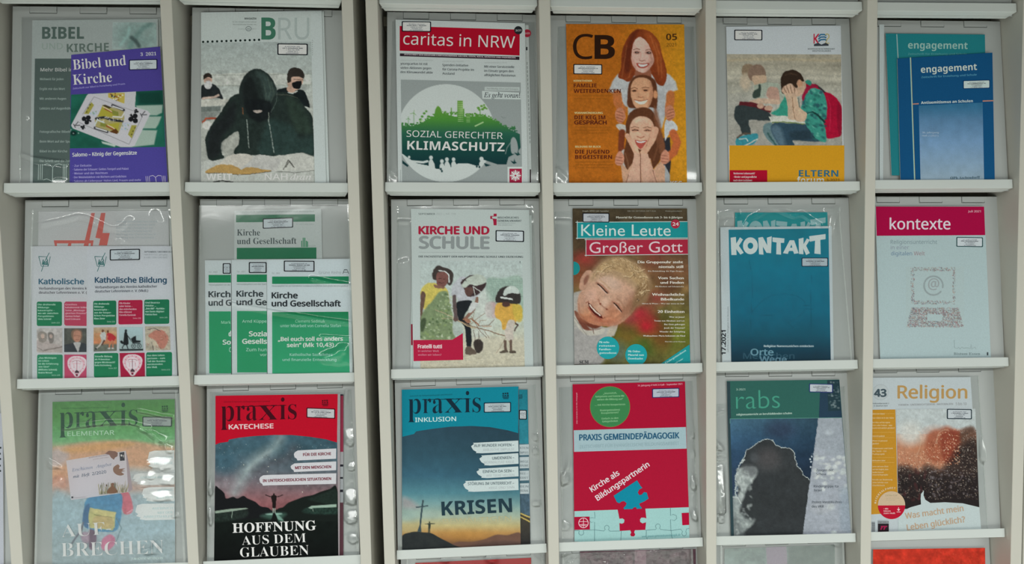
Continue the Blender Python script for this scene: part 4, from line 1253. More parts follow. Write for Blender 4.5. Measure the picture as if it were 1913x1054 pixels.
def boys(P):
    z = lambda x, y: ((x / 5.6957 + 55) * 2.8487, (y / 5.6957 + 95) * 2.8487)
    A = lambda pts: [z(*p) for p in pts]
    P.gy((290, '8c8678'), (400, '8e8b80'), (560, '90908a'), (780, '84827c'))
    for y, c in ((95, '9a8e76'), (150, '7f7b70'), (230, '9c988c'), (290, 'a09c90'), (345, '7c7a70'), (430, '969488'), (560, '96948e'), (680, '7e7c76')):
        P.l(A([(20, y + 6), (400, y - 8), (800, y), (1240, y + 10)]), 12, c, 14, .7)
    P.n(.09, 60, 2); P.n(.05, 9, 4)
    # distant boy
    P.p(A([(175, 230), (190, 160), (240, 138), (290, 150), (280, 200), (250, 280), (200, 290)]), '736352', 7)
    P.e(*z(215, 330), 30, 44, '9c9080', 16)
    # second boy
    P.p(A([(240, 240), (260, 180), (310, 150), (380, 150), (425, 210), (430, 270), (400, 300), (330, 290), (280, 320), (250, 290)]), '6f5c50', 6)
    P.p(A([(285, 270), (340, 260), (430, 270), (430, 350), (380, 380), (320, 370), (290, 330)]), '9e8874', 5)
    P.p(A([(310, 370), (430, 340), (560, 350), (590, 420), (660, 480), (660, 700), (480, 660), (560, 600), (580, 540), (450, 430), (400, 500), (290, 500), (310, 430)]), '878f84', 6)
    P.p(A([(300, 430), (350, 400), (355, 360), (378, 370), (375, 470), (350, 500), (292, 500)]), '2f3a35', 6)
    P.p(A([(450, 400), (520, 380), (570, 420), (580, 540), (560, 560), (450, 500)]), '9a7c70', 6)
    P.l(A([(270, 560), (360, 530), (480, 540), (560, 545)]), 26, 'a58f7e', 5)
    P.p(A([(490, 660), (560, 620), (600, 540), (640, 480), (665, 500), (665, 700), (560, 690)]), '2e7c6c', 4)
    P.p(A([(150, 540), (280, 545), (440, 590), (500, 600), (480, 660), (300, 620), (140, 590)]), '4c1c22', 4, sm=False)
    P.e(*z(375, 585), 18, 14, 'a08272', 4); P.e(*z(460, 610), 22, 14, 'a08272', 4)
    P.p(A([(110, 600), (180, 580), (330, 610), (470, 660), (480, 745), (350, 740), (250, 740), (270, 870), (190, 890), (150, 800), (95, 700)]), '2a3234', 5)
    P.p(A([(120, 930), (200, 900), (330, 880), (350, 930), (270, 1010), (120, 1010)]), '2f7480', 4); P.l(A([(150, 940), (220, 930), (240, 960)]), 5, 'a0a8a4', 4); P.l(A([(210, 1010), (340, 940)]), 7, 'a0a4a0', 4)
    P.l(A([(130, 925), (190, 880), (260, 880)]), 9, '4a4038', 5)
    P.p(A([(250, 770), (420, 740), (500, 760), (400, 830), (420, 950), (500, 1010), (330, 1010), (350, 900)]), '84827c', 8)
    # main boy: backpack
    P.p(A([(860, 390), (930, 350), (1060, 430), (1160, 480), (1230, 580), (1240, 700), (1235, 850), (1210, 915), (1080, 925), (1050, 800)]), '8e0f2c', 4)
    P.p(A([(1190, 560), (1235, 620), (1236, 860), (1200, 880)]), '6e1026', 10, .7); P.l(A([(1080, 480), (1120, 600), (1110, 850)]), 4, 'a8304c', 8, .5)
    P.l(A([(960, 360), (1060, 440)]), 9, '252a2c', 4)
    # jeans
    P.p(A([(470, 830), (530, 765), (640, 770), (850, 780), (960, 830), (1060, 900), (1050, 960), (900, 965), (720, 950), (730, 1010), (560, 1010), (520, 950)]), '2a3e4c', 4)
    P.p(A([(400, 850), (420, 780), (500, 765), (480, 830), (520, 930), (570, 1010), (520, 1010), (440, 930)]), '566c70', 5); P.l(A([(450, 880), (540, 1010)]), 8, '2c4a4a', 6)
    P.p(A([(480, 840), (540, 790), (600, 850), (640, 1000), (570, 1000)]), '5c7280', 22, .6); P.p(A([(680, 870), (900, 850), (960, 930), (740, 950)]), '1f2c34', 18, .7)
    # book
    P.p(A([(465, 700), (640, 690), (850, 760), (850, 775), (600, 760), (490, 765)]), 'a8aaa2', 3, sm=False); P.l(A([(500, 762), (620, 758), (840, 778)]), 5, '5c6c40', 3)
    # shirt
    P.p(A([(850, 400), (940, 390), (1040, 440), (1080, 560), (1075, 700), (1050, 770), (1075, 900), (1060, 975), (960, 930), (860, 790), (850, 700), (870, 680), (800, 630), (830, 540)]), '32796e', 4)
    rs = np.random.RandomState(8)
    for q in range(70):
        x, y = rs.uniform(830, 1070), rs.uniform(420, 940)
        if x > 800 + (y > 640) * 60 and x - 820 > (y - 700) * .45:
            P.e(*z(x, y), rs.uniform(6, 12), rs.uniform(4, 8), ('1f4a4c', '5a9a8c', '245c58', '274450')[q % 4], 6, 30, .75)
    P.l(A([(930, 650), (1000, 700), (1060, 760)]), 9, '15302e', 5); P.l(A([(800, 630), (870, 665), (930, 650)]), 6, '16383a', 4)
    P.p(A([(820, 470), (870, 380), (940, 350), (990, 380), (920, 400), (860, 460), (830, 540)]), '7c1832', 4)
    P.p(A([(850, 330), (880, 310), (920, 340), (900, 370)]), '2e7466', 4)
    # head, hands
    P.p(A([(640, 380), (700, 330), (820, 320), (860, 350), (840, 430), (790, 480), (700, 480)]), 'a48a76', 4)
    P.p(A([(595, 280), (630, 225), (700, 203), (780, 225), (830, 290), (835, 325), (790, 315), (760, 340), (770, 390), (700, 400), (640, 450), (605, 450), (592, 360)]), '2b2019', 3)
    P.e(*z(792, 345), 15, 19, 'a07a62', 4); P.l(A([(640, 260), (700, 240), (760, 260)]), 5, '4c3a2c', 8, .6)
    P.p(A([(600, 420), (640, 370), (700, 350), (750, 400), (770, 470), (700, 500), (640, 470)]), 'ac917e', 4)
    for q in range(4): P.l(A([(615 + q * 38, 380 - q * 6), (650 + q * 30, 450)]), 3.4, '5c4030', 3, .8)
    P.p(A([(640, 470), (700, 480), (720, 600), (740, 730), (670, 720), (665, 600)]), 'a58f7c', 4); P.p(A([(700, 480), (755, 490), (790, 600), (870, 670), (840, 745), (740, 735), (715, 600)]), 'ac937e', 4)
    P.l(A([(712, 500), (720, 620), (740, 730)]), 3, '6e4e3a', 3); P.l(A([(775, 500), (790, 600)]), 6, '3e4a44', 4, .7)
    P.n(.06, 6, 9)


def art(s):
    s.rect(178, 774, 790, 974, 'ad7d1c', dy=0, dx=0)
    s.pic([(164, 288), (773, 290), (780, 774), (174, 774)], boys, 1.1, warp=2.4)
    s.poly([(180, 906), (380, 906), (380, 974), (180, 974)], '8e0c24')
    s.small([('Verlorene Lebenszeit?', .76), ('· Kinder und Jugendliche', .82), ('nach dem Lockdown', .66)], 200, 350, 928, 18.5, 10, 'c8a0a4', 'n', .05)
    s.T('ELTERN', 548, 940, 758, 34, '28586e', 'i', .05); s.T('forum', 538, 976, 682, 34, 'b4b4a8', 'i', .04); s.T('3-2021', 694, 968, 762, 17, '3c3c2c', 'i', .0)
    # emblem
    s.poly([(626, 180), (632, 180), (632, 202), (650, 180), (658, 180), (640, 206), (656, 232), (648, 232), (632, 210), (632, 232), (626, 232)], '9c2038')
    for i in range(3): s.line([(652, 196 + i * 13), (664, 184 + i * 14), (684, 184 + i * 13), (694, 190 + i * 12)], 8, '2c5c7c')
    s.poly([(652, 196), (676, 240), (700, 196), (690, 180), (660, 180)], '2c5c7c') if False else None
    s.ring(698, 194, 10, 13, 5, '9c9058', a0=-150, a1=90); s.line([(700, 206), (690, 230), (710, 230)], 5, '9c9058')
    s.poly([(628, 236), (650, 228), (668, 238), (690, 228), (706, 236), (706, 244), (628, 246)], '30343c')
    s.T('KATHOLISCHE ELTERNSCHAFT', 596, 264, 740, 7, '4c5458', 'i', .06); s.T('DEUTSCHLANDS', 620, 275, 718, 7, '4c5458', 'i', .06)


magazine((5, 1), [(161, 142), (771, 136), (790, 974), (177, 974)], v, .0034, art,
         'magazine with two boys reading above an ochre band, top row fifth pocket', base='a2a8ae', stickers=[(204, 158, 354, 214, 1)])

# ---- sixth pocket
v = V1(1590)
magazine((6, 1), [(150, 130), (176, 130), (170, 974), (152, 974)], v, .0022, lambda s: None,
         'thin white sheet edge beside the two blue magazines in the top right pocket', base='9aa2a4', th=.0008, page=False)


def art(s):
    s.line([(243, 182), (250, 310)], 5, '7c9494')
    s.T('engagement', 303, 258, 620, 37, '7c9c98', 'i', .03, dy=3); s.T('Zeitschrift für Erziehung und Schule', 303, 292, 615, 10, '4c8488', 'n', .02)


magazine((6, 1), [(184, 178), (712, 184), (728, 934), (216, 934)], v, .0042, art,
         'teal back issue behind the dark blue magazine in the top right pocket', base='1c666e', bottom=False)


def art(s):
    def gr(P):
        P.gy((560, '2c5c7c'), (640, '4a6c8c'), (760, '6280a0'), (974, '7c8e9c')); P.n(.05, 30, 3)
    s.pic([(360, 562), (700, 546), (708, 974), (370, 974)], gr, 3)
    s.line([(315, 306), (338, 974)], 5, '7ca49c'); s.line([(318, 306), (341, 974)], 2, 'a08c5c')
    s.line([(328, 554), (360, 552)], 6, 'a07060'); s.line([(700, 538), (758, 536)], 6, 'a07060')
    s.T('engagement', 372, 388, 670, 35, 'a8b4ac', 'i', .03, dy=-16); s.T('Zeitschrift für Erziehung und Schule', 374, 416, 668, 10, '4c88a0', 'n', .03, dy=-14)
    s.T('Antisemitismus an Schulen', 372, 554, 648, 14, 'a4b8c0', 'i', .05, dy=-10)
    s.T('36. Jahrgang', 378, 710, 466, 9, '90a0b0', 'i', .02); s.T('Heft 2 (2021)', 378, 727, 464, 9, '90a0b0', 'i', .02)
    s.T('OPh Aschendorff', 528, 954, 686, 13, '2c4450', 'S', .0, dy=-4)


magazine((6, 1), [(247, 312), (752, 280), (765, 974), (264, 974)], v, .0074, art,
         'dark blue magazine with a pale blue panel, in the top right pocket', base='10426a', stickers=[(595, 428, 740, 474, -4, '0c2c50', 'a4b4bc')])

# ================================================================ middle row
v = V1(0, 360)


def art(s):
    s.T('.....................................', 270, 178, 424, 5, '8c9098', 'n', .1)
    for pts in ([(486, 108), (505, 108), (470, 284), (445, 284)], [(286, 254), (498, 254), (494, 284), (482, 284), (484, 270), (380, 270), (378, 284), (360, 284), (364, 270), (302, 270), (304, 284), (292, 284)],
                [(538, 108), (561, 108), (546, 215), (584, 215), (570, 281), (526, 281), (534, 245), (508, 240)]):
        s.poly(pts, 'a65650')
    for i in range(6): s.T('Vertrag mit Christlichen Verbänden'[:30 - i], 618, 158 + i * 17, 834 - i * 9 % 30, 8, '8a959b', 'n', .02)


magazine((1, 2), [(205, 100), (898, 96), (905, 985), (195, 985)], v, .0022, art,
         'pale sheet with a red angular emblem behind the two white journals, middle row left pocket', base='a0a2a4', th=.0012)


def tiles(s, ox, faded, X, texts, which):
    g, rd = ('1a6a49', '98203f') if not faded else ('26704f', 'a04058')
    for j, (y0, y1) in enumerate(((0, 128), (284, 416))):
        for i in range(len(X)):
            c = g if (i, j) in which else rd
            if (i, j) == (1, 1):
                continue
            x0, x1 = X[i]
            s.rrect(x0, 578 + y0 - i * 3 + (0), x1, 578 + y1 - i * 3, 9, c)


def kbil(s, x0, X, tx, pic_fns, emblem, faded=False, rot=0.):
    ink_ = '2a4f66' if not faded else '3a5a6e'
    # small logo
    s.line([(x0, 340), (x0 + 42, 342), (x0 + 50, 392)], 3.4, '1c5a5a'); s.line([(x0, 340), (x0 + 14, 392), (x0 + 50, 392), (x0 + 62, 340)], 3.4, '1c5a5a')
    s.line([(x0 + 56, 320), (x0 + 34, 362), (x0 + 14, 420)], 3.4, '1c5a5a')
    s.T('kd', x0 + 18, 384, x0 + 48, 26, '1c5a5a', 'I', .05)


def crest(P, x0, y0, w_, base):
    P.fill(base)
    q = w_ / 320.
    g = lambda x, y: (x0 + x * q, y0 + y * q)
    W = 'c8b4ba'
    P.p([g(*a) for a in ((155, 20), (230, 30), (285, 70), (290, 130), (265, 200), (215, 260), (185, 300), (140, 300), (110, 260), (60, 200), (35, 130), (45, 70), (90, 30))], W, 2)
    P.p([g(*a) for a in ((155, 36), (225, 46), (268, 84), (270, 130), (245, 190), (205, 240), (175, 275), (145, 275), (120, 240), (80, 190), (55, 130), (60, 84), (95, 46))], 'b89aa4', 2, 1)
    for a in range(0, 360, 30):
        t = math.radians(a); P.l([g(160 + 92 * math.cos(t), 140 + 92 * math.sin(t)), g(160 + 108 * math.cos(t), 140 + 108 * math.sin(t))], 5 * q, base, 2)
    P.e(*g(160, 140), 84 * q, 84 * q, W, 2)
    P.l([g(100, 100), (g(130, 84)), g(190, 84), g(222, 100)], 5 * q, '6c2438', 2); P.l([g(100, 120), g(220, 120)], 3 * q, 'a06474', 2)
    P.l([g(160, 90), g(160, 210)], 6 * q, '5c1c30', 2); P.l([g(120, 130), g(122, 180)], 3 * q, '8c4c5c', 2); P.l([g(200, 130), g(198, 180)], 3 * q, '8c4c5c', 2)
    P.p([g(*a) for a in ((135, 230), (160, 205), (190, 230), (190, 250), (135, 250))], '3c2c34', 2, sm=False); P.p([g(*a) for a in ((145, 262), (178, 262), (170, 292), (152, 292))], '5c1028', 2, sm=False)


def pupils(P):      # two smiling women at a desk, faded
    z = lambda x, y: ((x / 7.085 + 60) * 2.8487, (y / 7.087 + 240) * 2.8487)
    A = lambda pts: [z(*p) for p in pts]
    P.gy((722, 'a09c9c'), (850, 'a09a98')); P.n(.12, 14, 3)
    P.p(A([(65, 260), (110, 250), (200, 260), (290, 300), (400, 330), (390, 400), (60, 400)]), '9a9190', 4)
    P.p(A([(75, 200), (90, 150), (140, 135), (190, 160), (200, 220), (170, 280), (100, 270)]), '7e7874', 4); P.e(*z(140, 200), 5.2 * 2, 14, 'a6948c', 4)
    P.l(A([(120, 225), (140, 235), (160, 225)]), 2, '5c4c48', 2)
    P.p(A([(210, 170), (240, 145), (280, 165), (290, 240), (270, 290), (230, 280)]), '6c6866', 4); P.e(*z(252, 200), 8, 11, 'a08e88', 4)
    P.l(A([(160, 390), (260, 370), (400, 340)]), 5, '6c6460', 4); P.l(A([(60, 340), (150, 400)]), 3, '7a7270', 4)


def gent(P):
    z = lambda x, y: ((x / 7.085 + 60) * 2.8487, (y / 7.087 + 240) * 2.8487)
    A = lambda pts: [z(*p) for p in pts]
    P.fill('4c4e4a'); P.n(.15, 20, 2)
    P.p(A([(425, 320), (500, 300), (560, 290), (660, 290), (715, 310), (715, 410), (425, 410)]), '33373c', 4)
    P.p(A([(520, 200), (530, 130), (590, 105), (650, 130), (665, 200), (640, 270), (560, 270)]), '6f5a4c', 5)
    P.p(A([(545, 190), (560, 140), (600, 125), (640, 145), (648, 210), (630, 265), (590, 285), (555, 255)]), '9c7464', 4)
    P.l(A([(560, 195), (640, 195)]), 2, '5c3c34', 2); P.l(A([(580, 245), (615, 245)]), 2, '6c3c38', 2)
    P.p(A([(555, 285), (640, 285), (630, 350), (610, 410), (590, 380), (560, 320)]), '9c9c9c', 3)


def sport(P):
    z = lambda x, y: ((x / 7.085 + 60) * 2.8487, (y / 7.087 + 240) * 2.8487)
    A = lambda pts: [z(*p) for p in pts]
    P.gy((722, 'a0917c'), (760, 'a57f5c'), (800, 'a87050'), (812, '5c6058'), (850, '5c6058')); P.n(.08, 16, 3)
    P.p(A([(900, 160), (970, 150), (975, 250), (925, 260)]), 'a4a8a8', 3); P.e(*z(935, 130), 6, 8, '5c4030', 2); P.l(A([(830, 175), (910, 165)]), 5, 'a8745c', 2)
    P.l(A([(940, 250), (900, 320), (850, 360)]), 8, 'a4a09c', 3); P.l(A([(955, 260), (930, 310)]), 8, '4c3430', 3); P.e(*z(845, 365), 5, 5, '24282c', 2)
    P.p(A([(1000, 160), (1060, 170), (1110, 220), (1070, 270), (1010, 250), (980, 220)]), '9c2c34', 3); P.e(*z(1005, 140), 6, 7, '5a3828', 2)
    P.l(A([(1060, 260), (1030, 300), (1020, 360)]), 7, 'a86c54', 2); P.l(A([(1070, 260), (1070, 360)]), 7, 'a86c54', 2); P.l(A([(1000, 200), (980, 260)]), 6, 'a86c54', 2)
    P.e(*z(1020, 358), 7, 4, 'b0acac', 2); P.e(*z(1068, 362), 7, 4, 'b0acac', 2)


def pram(P):
    z = lambda x, y: ((x / 7.085 + 60) * 2.8487, (y / 7.087 + 240) * 2.8487)
    A = lambda pts: [z(*p) for p in pts]
    P.gy((722, '93a7ac'), (835, '8b9a9c'), (850, '8b9a9c'))
    k = '15191d'
    P.e(*z(1243, 130), 6, 8, k); P.p(A([(1225, 150), (1255, 150), (1275, 250), (1272, 310), (1210, 310), (1215, 230)]), k); P.l(A([(1262, 190), (1300, 240)]), 4, k)
    P.l(A([(1225, 305), (1195, 350), (1200, 362)]), 4.5, k); P.l(A([(1250, 305), (1270, 365)]), 4.5, k); P.p(A([(1165, 265), (1190, 255), (1215, 290), (1200, 305), (1172, 290)]), k, sm=False)
    P.p(A([(1310, 235), (1340, 210), (1375, 195), (1378, 255), (1440, 260), (1430, 285), (1330, 290)]), k, sm=False)
    for x in (1345, 1420):
        P.l([(z(x, 330)[0] + 11.5 * math.cos(t), z(x, 330)[1] + 12 * math.sin(t)) for t in np.linspace(0, 6.3, 18)], 2, k)
        for t in (0, 1.05, 2.1): P.l([(z(x, 330)[0] - 11 * math.cos(t), z(x, 330)[1] - 11 * math.sin(t)), (z(x, 330)[0] + 11 * math.cos(t), z(x, 330)[1] + 11 * math.sin(t))], 1, k)
    P.l(A([(1330, 290), (1430, 300)]), 3, k); P.l(A([(1295, 240), (1315, 270)]), 2, k); P.p(A([(1155, 372), (1480, 368), (1480, 388), (1165, 394)]), k, sm=False)


def fresco(P):
    z = lambda x, y: ((x / 7.085 + 60) * 2.8487, (y / 7.087 + 240) * 2.8487)
    P.fill('9b9588'); P.n(.14, 12, 2)
    P.p([z(*a) for a in ((1540, 200), (1620, 130), (1720, 120), (1800, 200), (1790, 290), (1740, 360), (1680, 350), (1640, 260))], '9f6e62', 6)
    for k in range(34):
        rs = np.random.RandomState(k); x, y = rs.uniform(1510, 1810), rs.uniform(90, 370)
        P.l([z(x, y), z(x + rs.uniform(-30, 30), y + rs.uniform(-10, 40))], 2.2, ('6c4c44', '84665c', 'b09a8c', '8c3c3c')[k % 4], 2, .7)
    P.l([z(1530, 110), z(1620, 95), z(1700, 130)], 3, '3c3a40', 2); P.l([z(1590, 280), z(1605, 385)], 4, '4c4440', 2); P.e(*z(1620, 300), 12, 14, 'a8a090', 5)


def art(s):
    kbil(s, 206, 0, 0, 0, 0, True)
    s.T('Katholische', 207, 487, 446, 28, '34586c', 'n', .06)
    s.T('Verbandsorgan des Vereins k', 207, 516, 462, 13, '4c4c54', 'n', .05); s.T('deutscher Lehrerinnen e. V. (', 207, 538, 462, 13, '4c4c54', 'n', .05)
    W = '98bcae'
    s.rrect(196, 580, 330, 710, 9, '1f6a4b'); s.poly([(350, 580), (461, 580), (461, 710), (350, 708), (342, 700), (342, 588)], '9a3a52')
    s.small([('Die drohende', .78), ('Bildungs-', .52), ('katastrophe –', .74), ('wo wir zwischen', .9), ('Perspektiven', .7), ('Silvia Schmid', .58)], 202, 322, 600, 15.5, 9, W, 'n', .05)
    s.T('Seite 223', 274, 696, 318, 7, W)
    s.small([('Goethes', .55), ('katholisierende Stellen', 1.), ('Seine „Montage-', .95), ('gleichen Prozess“', 1.), ('Hartmut Herbart', .7), ('Gerd Erdmann', .7)], 348, 461, 600, 15.5, 9, 'c098a4', 'n', .05)
    s.pic([(196, 722), (332, 722), (332, 852), (196, 852)], pupils, 1.1, warp=1.6); s.pic([(342, 722), (461, 722), (461, 849), (342, 849)], gent, 1.1, warp=1.6)
    s.rrect(198, 862, 334, 992, 9, '2a7355')
    s.small([('„Das Wichtigste', .82), ('im Leben', .48), ('ist die Erfahrung', .9), ('von Sinn“', .5), ('(Wilhelm Schmid)', .84), ('Beatrix Wenzel', .62)], 205, 322, 884, 15.7, 9, W, 'n', .05)
    s.T('Seite 228', 276, 975, 320, 7, W)
    s.pic([(343, 862), (461, 862), (461, 990), (344, 990)], lambda P: crest(P, 346, 862, 126, 'a0405c'), 1.1)


magazine((1, 2), [(163, 286), (462, 284), (474, 990), (172, 990)], v, .0046, art,
         'left one of two white journals with green and red tiles, partly overlapped', base='a8abb0', th=.002)


def art(s):
    kbil(s, 504, 0, 0, 0, 0)
    s.T('Katholische Bildung', 506, 479, 886, 28, '23455c', 'n', .06)
    s.T('Verbandsorgan des Vereins katholischer', 506, 510, 836, 13, '404550', 'n', .05, dy=-5); s.T('deutscher Lehrerinnen e. V. (VkdL)', 506, 532, 788, 13, '404550', 'n', .05, dy=-4)
    s.T('SEPTEMBER / OKTOBER 2021', 768, 319, 918, 8, '50585e', 'n', .06); s.T('Heft 9/10 / 122. Jahrgang', 768, 334, 890, 8, '7c848a'); s.T('K 4285 / ISSN 0343-4605', 768, 349, 890, 8, '7c848a')
    W = '9cc0b2'
    for x0, x1, y0, y1, c in ((496, 619, 576, 705, '126344'), (630, 759, 573, 702, '94163a'), (768, 901, 570, 700, '156446'), (500, 630, 855, 984, '1b6c4b'), (778, 916, 850, 980, '16694a')):
        s.rrect(x0, y0, x1, y1, 9, c, -2)
    s.small([('Die drohende', .7), ('Bildungs-', .48), ('katastrophe –', .68), ('aus der körper-', .8), ('lichen Perspektive', .96), ('Klaus Zierer', .5)], 502, 616, 596, 15.7, 9, W, 'n', .05); s.T('Seite 232', 570, 690, 612, 7, W)
    s.small([('Ob Kinder', .5), ('oder keine –', .6), ('das entscheiden', .78), ('Bio-sfären!', .56), ('Cornelia Kaminski', .74)], 636, 752, 593, 15.7, 9, 'c8a0ac', 'n', .05); s.T('Seite 238', 708, 672, 750, 7, 'c8a0ac')
    s.small([('Und Beatrice', .62), ('Heloïse …', .46), ('„Dein Bild“ – Nachklän-', .84), ('von Dante Alighieri', .8), ('Patrizia Boni', .5)], 774, 898, 590, 15.7, 9, W, 'n', .05); s.T('Seite 245', 850, 668, 892, 7, W)
    s.pic([(499, 718), (622, 716), (622, 842), (499, 846)], sport, 1.1, warp=1.6); s.pic([(634, 716), (760, 716), (763, 842), (634, 846)], pram, 1.1); s.pic([(772, 712), (904, 712), (908, 838), (776, 842)], fresco, 1.1, warp=1.6)
    s.small([('Sexuelle Bildung', .8), ('als Prävention', .7), ('gegen Missbrauch?', .94), ('Karla Etschenberg', .76)], 505, 620, 876, 15.7, 9, W, 'n', .05); s.T('Seite 257', 578, 938, 622, 7, W)
    s.pic([(637, 854), (770, 852), (772, 978), (643, 984)], lambda P: crest(P, 640, 852, 130, '8e1638'), 1.1)
    s.small([('Aus dem Leben', .74), ('gerissen – zum', .76), ('Teil der Bundes-', .8), ('vorsitzenden', .66), ('des VkdL', .44)], 784, 908, 871, 15.7, 9, W, 'n', .05, sl=-2); s.T('Seite 272', 860, 946, 906, 7, W)


magazine((1, 2), [(461, 286), (912, 284), (944, 990), (474, 990)], v, .0066, art,
         'right one of two white journals with green and red tiles, lying on top', base='a9acb2', th=.002, stickers=[(584, 302, 745, 361, -3)])

# ---- second pocket, the green series
v = V1(330, 360)


def art(s):
    s.T('Herausgegeben von der Katholischen Sozialwissenschaftlichen Zentralstelle Mönchengladbach', 316, 106, 732, 7, '6f7a7a', 'n', .02, dy=-3)
    s.rect(316, 119, 736, 158, '1d5c42', dy=-4); s.T('Nr. 449 Grüne Reihe', 636, 172, 730, 7, '7c8686')
    s.T('Kirche', 321, 228, 444, 32, '3c4648', 'S', 0); s.T('und Gesellschaft', 321, 274, 638, 32, '3c4648', 'S', 0, dy=-2)
    for x, h_, w_ in ((663, 34, 5), (671, 50, 5), (679, 50, 6), (688, 34, 5), (694, 30, 5)): s.rect(x, 290 - h_, x + w_, 290, '2a7452')
    s.T('Zentralstelle', 698, 286, 740, 6, '7c8686')
    s.rect(320, 294, 744, 354, '1d6044', dy=-2)


magazine((2, 2), [(308, 96), (770, 84), (786, 970), (300, 970)], v, .0026, art,
         'tallest of the white and green booklets, standing behind the other three', base='9da3a3', th=.0018, stickers=[(458, 138, 620, 192, -6)])


def kg(s, x0, x1, sh, nr, names, title, sub, left, dyb=0, full=True):
    s.T(nr, x0, 428 + dyb, x0 + 44, 9, '7c8486')
    s.rect(x0 - 1, 440 + dyb, x1, 480 + dyb, '12714a')
    s.T('Herausgegeben von der Katholischen Sozialwissenschaftlichen Zentralstelle'[:28 if not full else 80], x0, 494 + dyb, x1 - 4, 7, '5c6668', 'n', .02)
    s.rect(x0, 634 + (dyb - 6 if full else dyb - 4), x1 + (5 if full else 0), 962, '25805a' if not full else '2b8560', dx=3)


def art(s):
    s.T('Nr. 480', 172, 427, 216, 9, '7c8486'); s.rect(170, 438, 289, 479, '12714a'); s.T('Herausgegeben von der', 172, 494, 286, 7, '5c6668', 'n', .02)
    s.T('Kirch', 171, 556, 285, 30, '30383c', 'n', .07); s.T('und G', 171, 601, 289, 30, '30383c', 'n', .07)
    s.rect(172, 632, 289, 962, '258059', dx=2)
    s.T('Mark', 238, 698, 288, 15, '90c0a8', 'n', .01); s.T('d', 278, 764, 289, 26, 'b4d4c4', 'n', .07); s.T('So', 246, 808, 288, 24, 'b4d4c4', 'n', .07); s.T('C', 280, 848, 290, 24, '9cc8b2', 'n', .02)


magazine((2, 2), [(150, 360), (290, 360), (290, 970), (156, 970)], v, .0048, art,
         'leftmost of the three front booklets with green panels', base='a8afb2', th=.0012, stickers=[(245, 376, 288, 432, 0)])


def art(s):
    s.T('Nr. 481', 321, 425, 364, 9, '7c8486'); s.rect(320, 436, 480, 476, '12714a'); s.T('Herausgegeben von der Kath', 321, 491, 478, 7, '5c6668', 'n', .02)
    s.T('Kirche', 320, 553, 460, 30, '2c3438', 'n', .07); s.T('und Ge', 320, 598, 478, 30, '2c3438', 'n', .07)
    s.rect(321, 630, 480, 957, '25805a', dx=1)
    s.T('Arnd Küppe', 349, 692, 479, 15, '9cc8b2', 'n', .01); s.T('Sozia', 386, 764, 480, 25, 'b8d8c8', 'n', .07); s.T('Gesells', 350, 804, 480, 25, 'b8d8c8', 'n', .07)
    s.T('Zum hun', 370, 844, 480, 17, '9cc8b2', 'n', .01); s.T('vor', 444, 870, 480, 15, '9cc8b2', 'n', .01)


magazine((2, 2), [(292, 358), (480, 356), (480, 970), (295, 970)], v, .0062, art,
         'middle one of the three front booklets with green panels', base='a8afb2', th=.0012, stickers=[(384, 370, 479, 428, 0)])


def art(s):
    s.T('Nr. 482', 508, 433, 550, 9, '7c8486'); s.T('Grüne Reihe', 756, 432, 876, 14, '868e92', 'n', .01)
    s.line([(884, 432), (892, 412), (908, 412), (916, 432)], 3.4, '4c5458'); s.line([(886, 424), (914, 424)], 3, '4c5458'); s.line([(890, 410), (908, 410)], 3, '4c5458')
    s.rect(508, 447, 916, 486, '137550', dy=-1); s.T('Herausgegeben von der Katholischen Sozialwissenschaftlichen Zentralstelle Mönchengladbach', 508, 500, 914, 7, '5c6668', 'n', .02)
    s.T('Kirche', 507, 562, 643, 30, '23292e', 'n', .07); s.T('und Gesellschaft', 507, 605, 872, 30, '23292e', 'n', .07)
    def pan(P):
        P.gy((634, '0f7048'), (700, '2a8560'), (963, '2c8a66'))
    s.pic([(508, 636), (914, 634), (921, 962), (509, 963)], pan, 6)
    s.T('Clemens Sedmak', 632, 692, 790, 15, '8cc4a8', 'n', .0); s.T('unter Mitarbeit von Cornelia Stefan', 552, 716, 874, 15, '98ccb4', 'n', .01)
    s.T('„Bei euch soll es anders', 540, 790, 884, 21, 'c4e0d4', 'n', .06, dy=-2); s.T('sein“ (Mk 10,43)', 588, 822, 836, 21, 'c4e0d4', 'n', .06, dy=-2)
    s.T('Katholische Soziallehre', 602, 869, 830, 14, '9cd0b8', 'n', .01); s.T('und finanzielle Entwicklung', 564, 896, 850, 14, '9cd0b8', 'n', .01)


magazine((2, 2), [(480, 356), (930, 352), (936, 970), (484, 970)], v, .0076, art,
         'rightmost of the white booklets with a large green panel, fully visible', base='acb4b8', th=.0012, stickers=[(570, 362, 734, 420, 1)])

# ---- third pocket
v = V1(680, 360)


def art(s):
    s.poly([(250, 700), (262, 700), (262, 812), (250, 812)], '7a2034')


magazine((3, 2), [(258, 120), (892, 120), (902, 940), (246, 940)], v, .0030, art,
         'white back issue edge with a dark red patch, behind the three gardening children', base='a3adac', th=.0018)


